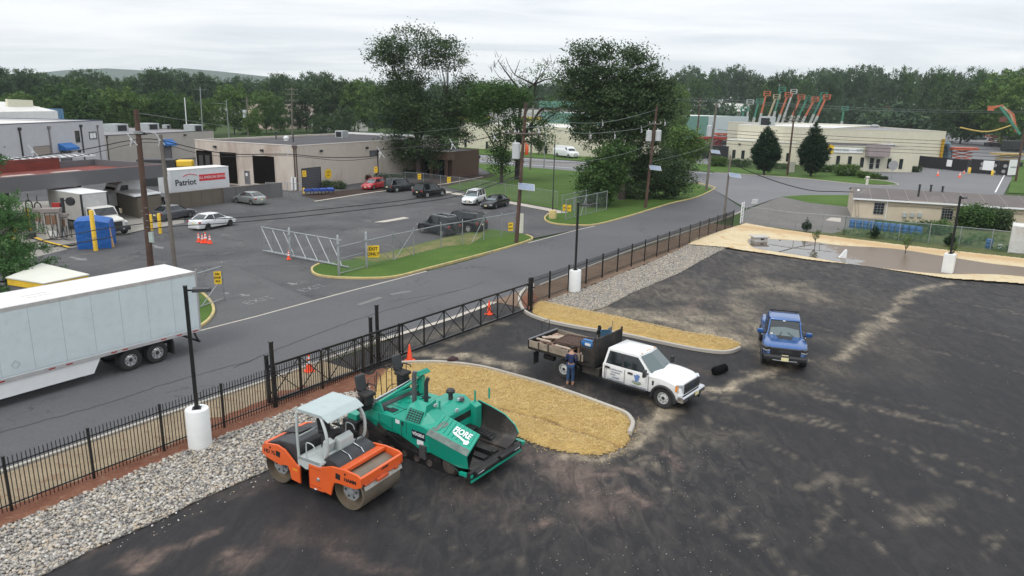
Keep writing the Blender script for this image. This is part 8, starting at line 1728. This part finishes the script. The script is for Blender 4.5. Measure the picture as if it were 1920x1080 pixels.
# ================================================================== rental machines far behind
def boom(b,t,col,label,basket=True,elbow=None,w_=.7):
 b=(b[0],b[1]+10)
 p=G(*b); h=HT(p,t[1]); q=proj((p.x,p.y,h)); dep=_cp*p.y-_sp*(h-CH); dx=(t[0]-q[0])*dep/FPX; o=empty('boom_lift',(p.x,p.y,0),0,label,'boom lift','boom lifts in the rental yard'); c=M_('lift_'+col,{'orange':(.50,.13,.06),'green':(.05,.22,.15),'grey':(.42,.44,.42),'tan':(.42,.34,.22)}[col],.6)
 MB().box((0,0,.9),(4.5,2.2,1.2)).build('chassis',c,o,bevel=.1)
 for s in (-1.5,1.5):MB().lathe([(.55,-1.2),(.55,1.2)],(s,0,.55),'Y',12).build('wheels',rubber,o)
 m0=Vector((0,0,1.5)); m1=Vector((dx*.45,0,h*.5)); m2=Vector((dx,0,h-.8))
 MB().bar(m0,m1,w_*1.4).build('lower_boom',M_('lift_grey',(.42,.44,.42),.6),o); MB().bar(m1,m2,w_).build('upper_boom',c,o); MB().bar(m0+Vector((.6,0,0)),m1+Vector((.5,0,0)),w_*.5).build('boom_ram',dark_plastic,o)
 bk=MB(); x,z=m2.x+.6,m2.z
 for a in (-1.5,1.5):
  for b2 in (-.4,.4):bk.bar((x+a,b2,z),(x+a,b2,z+2.0),.3)
 for zz in (0,1.0,2.0):
  for b2 in (-.4,.4):bk.bar((x-1.5,b2,z+zz),(x+1.5,b2,z+zz),.28)
 bk.build('basket',c,o)
for k,(b,t,c)in enumerate((((1398,240),(1404,192),'grey'),((1408,240),(1422,190),'green'),((1420,238),(1436,176),'orange'),((1432,240),(1454,182),'tan'),((1444,238),(1464,168),'green'),((1452,240),(1476,178),'orange'),((1462,238),(1486,172),'grey'),((1474,240),(1500,182),'orange'),((1486,238),(1512,184),'green'),((1496,240),(1526,186),'orange'),((1512,240),(1542,178),'green'),((1388,242),(1394,205),'green'),((1520,242),(1548,182),'orange'),((1575,240),(1582,204),'green'),((1660,238),(1660,204),'orange'))):
 boom(b,t,c,['raised boom lift in the tight cluster behind the cream factory','green boom lift standing apart behind the cream office roof','orange lift platform alone above the warehouse roof'][0 if k<13 else k-12])
def bigboom():
 p=G(1896,292); o=empty('boom_lift',(p.x,p.y,0),0,'large folded orange and green boom lift at the right edge','boom lift'); g_=M_('lift_green',(.05,.22,.15)); og=M_('lift_orange',(.50,.13,.06)); s=p.length/FPX
 P_=lambda x,y:(lambda r_:r_*(p.y/r_.y)+Vector((0,0,CH))-p)(ray(x,y))
 for nm,pts,r,c in (('main_boom',[(1912,252),(1900,235),(1874,199)],.38,g_),('upper_boom',[(1908,248),(1893,212),(1880,200)],.34,M_('lift_tan',(.42,.34,.22))),('jib',[(1880,198),(1868,200),(1860,203)],.3,og),('second_boom',[(1905,246),(1899,215),(1888,206)],.35,og)):qq=[P_(*q)for q in pts]; bb=MB(); [bb.bar(a,b_,r*1.7)for a,b_ in zip(qq,qq[1:])]; bb.build(nm,c,o)
 q=P_(1858,203); MB().box(q,(1.3,1.0,1.3)).build('basket',og,o); MB().box(P_(1881,224),(1.4,1.2,1.4)).build('platform',M_('dark_red',(.15,.05,.04),.7),o); MB().box(P_(1905,272),(6,4,2.6)).build('turntable',dark_plastic,o,bevel=.2)
 MB().tube(smoothline([P_(1800,239),(P_(1850,247)),P_(1896,235)],5),.2,6).build('yellow_hose',M_('lift_yellow',(.5,.36,.1),.6),o)
bigboom()
def flat(b,w_,h_,col,label,name='scissor_lift',cat='scissor lift',cab=None):
 p=G(*b); o=empty(name,(p.x,p.y,0),.1,label,cat); c=M_('machine_'+name+col[0],col[1],.6,0,.3,1)
 MB().box((0,0,h_*.2),(w_,2.5,h_*.3)).build('chassis',dark_plastic,o,bevel=.1); sm_=MB()
 for k in range(3):z0,z1=h_*(.35+.17*k),h_*(.35+.17*(k+1)); sm_.bar((-w_*.42,0,z0),(w_*.42,0,z1),.2).bar((w_*.42,0,z0),(-w_*.42,0,z1),.2)
 sm_.build('scissor_arms',c,o); MB().box((0,0,h_*.9),(w_,2.4,h_*.12)).build('deck',c,o)
 for s in (-1,1):MB().lathe([(.5,-1.3),(.5,1.3)],(s*w_*.35,0,.5),'Y',10).build('wheels',rubber,o)
 if name[:3]in ('yel','blu'):o['group']=name.replace('_',' ')+'s in the rental row'
OR=('orange',(.48,.10,.05)); GR=('green',(.04,.20,.13)); YL=('yellow',(.62,.42,.02)); DK=('dark',(.02,.02,.022)); TN=('tan',(.5,.36,.14))
flat((1865,275),7,4.2,OR,'orange scissor lifts parked behind the black gate'); flat((1835,262),6,3,GR,'low green machine left of the orange scissor lifts'); flat((1893,284),5,5,DK,'black machine with white bars at the right edge'); flat((1884,312),7,3.2,TN,'tan and black flatbed machine behind the black gate','flatbed_machine','machine'); flat((1800,312),6,4.5,OR,'orange and green lift beside the curved ducts'); flat((1330,282),9,4,('red',(.32,.03,.03)),'red machine behind the black screen left of the cream factory','red_machine','machine'); flat((1352,272),7,4,OR,'orange machine behind the red one','orange_machine','machine')
for k,x in enumerate((868,893,905,985,998,1010)):flat((x,244),7,6,YL,'yellow rental machine in the row seen between the trees','yellow_machine','machine')
for k,x in enumerate((592,606,705,720,732)):flat((x,236 if x<650 else 240),7,5,('blue',(.02,.08,.38)),'blue rental machine seen through the trees','blue_machine','machine')
# ================================================================== trees and shrubs
def leaf_mat(name,c1,c2,c3):
 m=bpy.data.materials.new(name); m.use_nodes=True; t=m.node_tree; t.nodes.clear(); o=N(t,'ShaderNodeOutputMaterial'); df=N(t,'ShaderNodeBsdfPrincipled'); tl=N(t,'ShaderNodeBsdfTranslucent'); mx_=N(t,'ShaderNodeMixShader'); mx_.inputs[0].default_value=.22
 a=N(t,'ShaderNodeAttribute'); a.attribute_name='tone'; c=ramp(t,a.outputs['Fac'],[(0,c1),(.5,c2),(1,c3)]); t.links.new(c,df.inputs['Base Color']); t.links.new(c,tl.inputs['Color']); df.inputs['Roughness'].default_value=.7; df.inputs['Specular IOR Level'].default_value=.2
 t.links.new(df.outputs[0],mx_.inputs[1]); t.links.new(tl.outputs[0],mx_.inputs[2]); t.links.new(mx_.outputs[0],o.inputs[0]); return m
L_mid=leaf_mat('leaf_mid',(.032,.072,.023),(.061,.123,.035),(.109,.181,.051)); L_dark=leaf_mat('leaf_dark',(.034,.060,.028),(.062,.104,.044),(.108,.155,.066)); L_light=leaf_mat('leaf_light',(.054,.102,.026),(.096,.168,.042),(.156,.228,.066)); L_pine=leaf_mat('needle_green',(.05,.12,.045),(.09,.185,.065),(.15,.26,.09)); L_con=leaf_mat('conifer_dark',(.010,.029,.014),(.017,.043,.019),(.029,.062,.026)); L_far=leaf_mat('leaf_far',(.038,.072,.043),(.061,.107,.052),(.090,.142,.061))
bark=M_('bark',(.06,.048,.04),.95,0,.3,2,.4,10)
def leaves(lobes,ncl,per,rc,ls,seed,shell=.55,flat_=.6,up=.4):
 """clusters of small leaf faces through ellipsoid lobes (x, y, z, rx, ry, rz, weight)"""
 r_=np.random.RandomState(seed); W_=np.array([l[6]if len(l)>6 else l[3]*l[4]*l[5]for l in lobes]); W_=W_/W_.sum(); pick=r_.choice(len(lobes),ncl,p=W_); Lb=np.array([l[:6]for l in lobes])[pick]
 u=r_.normal(size=(ncl,3)); u /= np.linalg.norm(u,axis=1)[:,None]; rad=shell+(1-shell)*r_.rand(ncl)**.6; rad*=np.where(r_.rand(ncl)<.18,r_.uniform(.3,1,ncl),1); C=Lb[:,:3]+u*Lb[:,3:6]*rad[:,None]
 n=ncl*per; off=r_.normal(size=(ncl,per,3))*rc*np.array([1,1,flat_])*r_.uniform(.6,1.3,(ncl,1,1)); P=(C[:,None,:]+off).reshape(-1,3)
 nr=r_.normal(size=(n,3)); nr[:,2]=np.abs(nr[:,2])+up; nr /= np.linalg.norm(nr,axis=1)[:,None]; a=np.cross(nr,r_.normal(size=(n,3))); a /= np.linalg.norm(a,axis=1)[:,None]+1e-9; b_=np.cross(nr,a); s=(ls*r_.uniform(.6,1.35,n))[:,None]
 V=np.stack([P-a*s,P-b_*s*.45+nr*s*.1,P+a*s,P+b_*s*.45+nr*s*.1],1).reshape(-1,3); tone=np.repeat(np.clip(np.repeat(r_.rand(ncl),per)*.65+r_.rand(n)*.35,0,1),4)
 return V,np.arange(4*n).reshape(n,4),tone,C
def leafmesh(name,V,F_,tone,mt):me=np_mesh(name,V,F_,mt); vattr(me,'tone',tone); return me
def limbs(C,base_h,r0,seed,k=60,fork=(0,0)):
 """trunk with limbs reaching towards sampled clusters"""
 r_=random.Random(seed); mb=MB(); top=C[:,2].max(); hub=Vector((fork[0],fork[1],base_h)); mb.tube([(0,0,-.1),(0,0,.4),(hub.x*.5,hub.y*.5,base_h*.6),hub],[r0*1.35,r0,r0*.85,r0*.75],9)
 main=[]
 for i in range(7):
  c=Vector(C[r_.randrange(len(C))]); e_=hub.lerp(c,.62); m_=hub.lerp(e_,.5)+Vector((r_.uniform(-.4,.4),r_.uniform(-.4,.4),r_.uniform(0,.8))); mb.tube(smoothline([hub-Vector((0,0,.3)),m_,e_],3),[r0*.55-(r0*.38)*j/6 for j in range(7)],6); main+=[m_,e_]
 for i in range(k):
  c=Vector(C[r_.randrange(len(C))]); s=min(main,key=lambda q:(q-c).length+(3 if q.z>c.z+1 else 0)); m_=s.lerp(c,.5)+Vector((r_.uniform(-.3,.3),r_.uniform(-.3,.3),r_.uniform(-.2,.5))); mb.tube([s,m_,c],[r0*.16,r0*.10,r0*.04],4,caps=False)
 return mb
def tree(px,label,lobes,ncl,per,rc,ls,seed,mt,r0=.35,bh=4,k=60,name='broadleaf_tree',cat='tree',grp=None,xy=None,shell=.55,bm=None):
 p=Vector(xy)if xy else G(*px); o=empty(name,(p.x,p.y,0),0,label,cat,grp); V,F_,tn,C=leaves(lobes,ncl,per,rc,ls,seed,shell); link('crown',leafmesh('crown',V,F_,tn,mt),o); limbs(C,bh,r0,seed,k).build('trunk',bm or bark,o,smooth=60); return o
def lob(px,py,rx,ry,base,w=None,dy=0.):
 """lobe seen at a photo spot (radii in photo pixels), at the distance of the tree"""
 d=ray(px,py); t=base.y/d.y; q=Vector((0,0,CH))+d*t; s=t/FPX; return (q.x-base.x,dy,q.z,rx*s,min(rx,ry*1.3)*s,ry*s)+((w,)if w else ())
# the tall tree beside the brick office
b=G(785,335); tree((785,335),'tallest tree with an open airy crown beside the brick office',[lob(780,90,78,36,b),lob(725,108,40,30,b),lob(840,105,38,28,b),lob(765,150,50,22,b),lob(815,215,75,42,b),lob(750,200,58,45,b),lob(868,190,42,38,b),lob(880,160,22,22,b),lob(770,270,60,34,b),lob(845,255,42,30,b),lob(800,300,42,16,b)],700,60,.8,.20,3,L_dark,.5,6,150)
b=G(940,345); tree((940,345),'slender ivy-covered tree on the lawn left of the reddish pole',[lob(940,260,22,60,b),lob(938,310,15,22,b),lob(925,180,45,28,b),lob(955,185,45,22,b),lob(905,215,30,25,b),lob(960,235,20,30,b)],280,55,.65,.18,5,L_mid,.3,4,70)
b=G(970,336); o=tree((970,336),'half dead tree with bare dark branches behind the reddish pole',[lob(1015,135,28,16,b),lob(990,160,36,12,b),lob(955,165,30,10,b),lob(1010,250,30,35,b),lob(1040,200,25,22,b)],110,26,.8,.2,6,L_mid,.5,6,70,bm=M_('dark_bark',(.030,.024,.022),.95,0,.3,2))
mb=MB(); rb=random.Random(12); Bp=lambda x,y,d_=0:(lambda v:(v[0],d_,v[2]))(lob(x,y,1,1,b))
for pts,r in (([(968,300),(972,235),(982,180),(1003,155)],.42),([(970,255),(995,235),(1015,205),(1040,205),(1062,200),(1075,215)],.3),([(982,180),(960,150),(945,130),(933,112)],.2),([(1003,160),(985,150),(965,140),(952,118)],.18),([(1003,155),(1015,140),(1030,120)],.15),([(1003,158),(1020,150),(1038,145),(1050,130)],.16),([(960,150),(940,148),(925,128)],.1),([(952,118),(948,106)],.06),([(965,140),(972,120),(975,112)],.08)):mb.tube(smoothline([Bp(x,y,rb.uniform(-.8,.8))for x,y in pts],4),[r*(1-.8*j/(4*(len(pts)-1)))for j in range(4*(len(pts)-1)+1)],6)
for i in range(60):
 x,y=rb.choice([(933,112),(945,130),(952,118),(965,140),(975,150),(1030,120),(1045,135),(925,128)]); x+=rb.uniform(-6,6); y+=rb.uniform(-6,10); mb.tube([Bp(x,y),Bp(x+rb.uniform(-9,9),y-rb.uniform(2,16),rb.uniform(-1,1))],[.05,.02],3,caps=False)
mb.build('bare_limbs',bpy.data.materials['dark_bark'],o,smooth=60)
b=G(1165,374); tree((1165,374),'huge dark leafy tree standing behind the transformer pole',[lob(1115,100,55,22,b),lob(1195,105,42,20,b),lob(1080,130,30,22,b),lob(1130,150,85,35,b),lob(1220,155,45,30,b),lob(1175,195,95,45,b),lob(1095,180,50,30,b),lob(1110,240,42,40,b),lob(1240,190,25,40,b),lob(1190,240,70,40,b)],900,62,.62,.19,7,L_dark,.5,6,120,shell=.45)
tree((1135,386),'round leafy bush on the grass corner left of the transformer pole',[lob(1130,325,48,40,G(1135,386)),lob(1115,360,38,32,G(1135,386)),lob(1150,285,40,24,G(1135,386))],420,42,.42,.17,8,L_mid,.2,1.5,20,'leafy_bush','bush',shell=.5); tree((1248,372),'dark spreading bush on the grass corner right of the transformer pole',[lob(1235,315,52,40,G(1248,372)),lob(1205,355,48,32,G(1248,372)),lob(1262,340,42,26,G(1248,372)),lob(1180,300,38,30,G(1248,372)),lob(1285,320,28,15,G(1248,372))],620,42,.42,.17,9,L_dark,.2,1.5,20,'leafy_bush','bush',shell=.5)
tree((1290,350),'bright green bush behind the grass corner near the street corner pole',[lob(1285,285,28,22,G(1290,330)),lob(1310,275,20,18,G(1290,330)),lob(1270,260,40,22,G(1290,330))],200,36,.7,.25,10,L_light,.2,1.5,12,'leafy_bush','bush',xy=(G(1290,330).x,G(1290,330).y))
# pine at the left edge
pb=Vector((-30.6,40.6)); r_=random.Random(3); V=[]; lobs=[]
for k in range(26):
 z=.9+6.6*(k/25); rr=3.4*(1-(z/8.6))**.8+.3
 for j in range(6 if z<5 else 4):a=r_.random()*6.283; lobs.append((math.cos(a)*rr*.62,math.sin(a)*rr*.62,z,rr*.42,rr*.42,.20))
o=tree(None,'feathery green pine at the left edge behind the white trailer',lobs,1000,60,.15,.055,14,L_pine,.16,2,60,'pine_tree',xy=pb,shell=.1); o.location=(pb.x,pb.y,0); o.scale=(1.25,1.25,1.36)
# two dark conical trees and smaller ones
def cone_tree(px,yt,wpx,label,mt=L_con,n=240,name='conical_tree',xy=None):
 p=G(*px); h=HT(p,yt); r_=wpx*p.length/FPX/2; s=r_
 lo=[(0,0,h*f,s*g,s*g,h*.10)for f,g in ((.17,.45),(.26,.74),(.36,.92),(.46,.94),(.56,.82),(.66,.64),(.76,.45),(.85,.28),(.93,.12))]; V,F_,tn,C=leaves(lo,n*2,40,s*.075,s*.05,int(px[0]),.82,.8); o=empty(name,(p.x,p.y,0),0,label,'tree' if h>3 else 'shrub'); link('crown',leafmesh('crown',V,F_,tn,mt),o); MB().tube([(0,0,0),(0,0,h*.9)],[s*.08,s*.02],7).build('trunk',bark,o); return o
cone_tree((1432,329),229,52,'dark conical tree left of the many-wired pole',n=420); cone_tree((1520,331),228,52,'dark conical tree right of the many-wired pole',n=420); cone_tree((1010,289),245,20,'small dark oval tree behind the reddish pole near the van',n=120)
cone_tree((1511,436),408,18,'little dark conifer on the straw blanket nearest the gate frame',n=110); cone_tree((1639,448),420,18,'little dark conifer before the blue barrels',n=110); cone_tree((1780,463),436,20,'little dark conifer beside the right lamp post',n=110)
for px,l in (((1528,460),'thin pale sapling over the pond nearest the outlet box'),((1697,476),'thin pale sapling in the middle of the pond bank'),((1785,486),'thin pale sapling behind the square white pier')):
 b=G(*px); tree(px,l,[(0,0,1.0,.42,.42,.42),(.15,0,1.3,.3,.3,.25)],34,14,.10,.055,int(px[0]),L_light,.03,.7,10,'sapling','sapling',shell=.2)
# hedges and shrubs: low clumps
def clump(px,wpx,hpx,label,mt=L_mid,name='shrub',cat='shrub',n=90,box=False,deep=1.0):
 p=G(*px); s=p.length/FPX; w_,h=wpx*s/2,hpx*s; lo=[(w_*(k-2)*.42,0,h*.5,w_*.34,w_*.4*deep if not box else .8,h*.5)for k in range(5)]if wpx>hpx*1.6 else [(0,0,h*.5,w_,w_*deep,h*.5)]
 V,F_,tn,C=leaves(lo,n,30,h*.13,h*.075,int(px[0]+px[1]),.8,.8); o=empty(name,(p.x,p.y,0),0,label,cat); link('foliage',leafmesh('foliage',V,F_,tn,mt),o); return o
clump((626,354),36,14,'clipped dark hedge nearest the roller door of the shop',L_dark,'hedge','hedge',140); clump((682,341),24,13,'reddish brown hedge behind the red hatchback',leaf_mat('leaf_red',(.05,.02,.014),(.09,.035,.022),(.13,.05,.03)),'hedge','hedge',110); clump((728,339),50,13,'long dark hedge along the shop wall behind the wagon',L_dark,'hedge','hedge',170); clump((770,333),24,14,'dark hedge clump left of the tall tree trunk',L_dark,'hedge','hedge',100)
for px,w_,h,l,mt in (((1375,312),60,13,'low hedge before the left windows of the factory wing',L_dark),((1462,316),44,9,'low hedge between the two conical trees',L_dark),((1551,322),30,12,'hedge at the corner left of the office sign',L_mid),((1588,330),36,18,'clipped two-tier green hedge before the office windows',L_light),((1620,334),22,11,'rounded green shrub left of the office entrance',L_light),((1637,336),20,10,'rounded green shrub nearest the round sign',L_light),((1657,337),11,6,'smallest dark shrub before the office entrance',L_dark),((1714,323),18,9,'dark low shrub at the right corner of the office',L_dark),((1826,428),50,34,'loose green tree-like shrub against the long cream building',L_mid),((1868,430),34,30,'dark shrub near the white container',L_dark),((1345,312),26,16,'bright shrub at the end of the hedge left',L_light)):clump(px,w_,h,l,mt,n=150)
for k,(x,y,w_,h)in enumerate(((1600,441,50,10),(1655,447,46,10),(1715,452,50,14),(1745,440,40,22),(1765,436,30,20),(1810,459,60,14),(1850,452,50,12),(1895,470,50,9),(1700,432,24,16))):clump((x,y),w_,h,'patch of tall weeds growing behind the green tinted fence',L_mid if k % 2 else L_light,'weeds','weeds',60)['group']='weeds behind the mesh fence'
# ---- background trees: a few crown shapes copied as single trees
protos=[]
for k in range(7):
 r_=random.Random(40+k); lo=[]; W0,H0=1.0,1.0
 for j in range(11):a=r_.random()*6.283; q=r_.uniform(.2,.6); lo.append((math.cos(a)*q*.55,math.sin(a)*q*.55,r_.uniform(.16,.80),r_.uniform(.24,.38),r_.uniform(.24,.38),r_.uniform(.12,.2)))
 lo.append((0,0,.5,.45,.45,.38)); V,F_,tn,C=leaves(lo,320,28,.036,.023,60+k,.62)
 o=empty('distant_tree',(0,-400,-50),0,'x','tree'); link('crown',leafmesh('crown',V,F_,tn,[L_far,L_mid,L_light,L_mid,L_far,L_dark,L_light][k]),o); MB().tube([(0,0,0),(0,0,.7)],[.014,.008],6).build('trunk',bark,o); protos.append(o)
def dtree(x,yb,yt,wpx,k,label,grp='trees of the far tree line'):
 yb+=max(0,(x-960)*.0207); p=G(x,yb); h=HT(p,yt)*1.06; s=p.length/FPX; w_=wpx*s*.92; o=copy_tree(protos[k % 7],(p.x,p.y,0),random.random()*6,label); o.scale=(w_,w_,h/1.0); o['group']=grp; return o
rt=random.Random(77)
NL=[(50,262,164,84,2),(140,262,150,110,1),(225,260,158,90,6),(262,258,167,70,2),(315,258,162,74,1),(345,256,172,64,6),(395,256,177,50,2),(440,252,152,80,6),(500,250,162,66,2),(522,252,176,40,1),(575,248,140,78,5),(625,250,128,90,5),(672,252,140,80,2),(645,262,190,44,5),(600,268,205,36,5),(480,262,197,40,2),(12,258,170,50,1),(1262,262,145,60,2),(1800,252,140,110,5),(1875,256,122,110,6),(1920,262,128,110,2),(1945,268,135,90,1),(700,250,150,60,2),(895,248,190,34,5)]
for k,(x,yb,yt,w_,pk)in enumerate(NL):dtree(x,yb,yt,w_,pk,'leafy tree in the nearer belt behind the roofs','trees of the nearer belt')
def skyline(x):
 return interp([(0,124),(60,130),(110,134),(200,132),(260,133),(330,128),(420,134),(480,138),(520,130),(600,138),(700,142),(760,146),(900,150),(960,148),(1040,152),(1200,150),(1290,124),(1370,122),(1420,130),(1480,124),(1540,134),(1580,124),(1650,120),(1720,116),(1800,118),(1920,120)],x)
for k in range(112):
 x=-30+k*1980/111+rt.uniform(-6,6); y=skyline(x); yb=rt.choice([226,230,236,222]); dtree(x,yb,y+rt.uniform(-3,9)+(0 if 1280<x or x<700 else 0),rt.uniform(40,66),rt.choice((0,0,4,5,5,1)),'crown among the dark trees of the skyline')
for o in protos:
 for ch in kids(o):bpy.data.objects.remove(ch)
 bpy.data.objects.remove(o)
# far woods as one mass, and the blue ridge beyond
r_=np.random.RandomState(5); VV,FF_,TT=[],[],[]; cnt=0
lo=[]
for k in range(620):
 az=r_.uniform(-.72,.72); d=r_.uniform(430,950); lo.append((math.sin(az)*d*1.05,math.cos(az)*d,r_.uniform(5,9),r_.uniform(6,11),r_.uniform(6,11),r_.uniform(5,8.5),1))
V,F_,tn,C=leaves(lo,9500,18,2.0,1.6,9,.6); o=link('far_woods',leafmesh('far_woods',V,F_,tn,L_far)); o['kind']='stuff'; o['label']='mass of distant dark woods reaching to the horizon'
rd=MB(); ridge=[(-1900,92),(-1750,118),(-1600,132),(-1450,126),(-1300,140),(-1150,128),(-1000,112),(-820,92),(-600,70),(-350,66),(-100,62),(150,66),(400,58),(700,40)]
n=len(ridge); rd.add([(x,2700,-5)for x,z in ridge]+[(x,2900+40*math.sin(x),z*.80)for x,z in ridge]+[(x,3400,-5)for x,z in ridge],[(i,i+1,n+i+1,n+i)for i in range(n-1)]+[(n+i,n+i+1,2*n+i+1,2*n+i)for i in range(n-1)]); o=rd.build('hills',M_('wooded_hill',(.045,.07,.045),.95,0,.2,.01),None,smooth=70); o['kind']='structure'
# ---- the air between here and the hills
hz_=MB().box((0,1990,69),(5600,4060,160)).build('haze',None or M_('x_',(1,1,1)))
m=bpy.data.materials.new('thin_air'); m.use_nodes=True; t=m.node_tree; t.nodes.clear(); oo_=N(t,'ShaderNodeOutputMaterial'); pv=N(t,'ShaderNodeVolumePrincipled'); pv.inputs['Color'].default_value=(.80,.88,.95,1); pv.inputs['Density'].default_value=.00011; t.links.new(pv.outputs[0],oo_.inputs['Volume'])
hz_.data.materials.clear(); hz_.data.materials.append(m); hz_['kind']='stuff'; hz_['label']='thin pale air fading the distant hills'
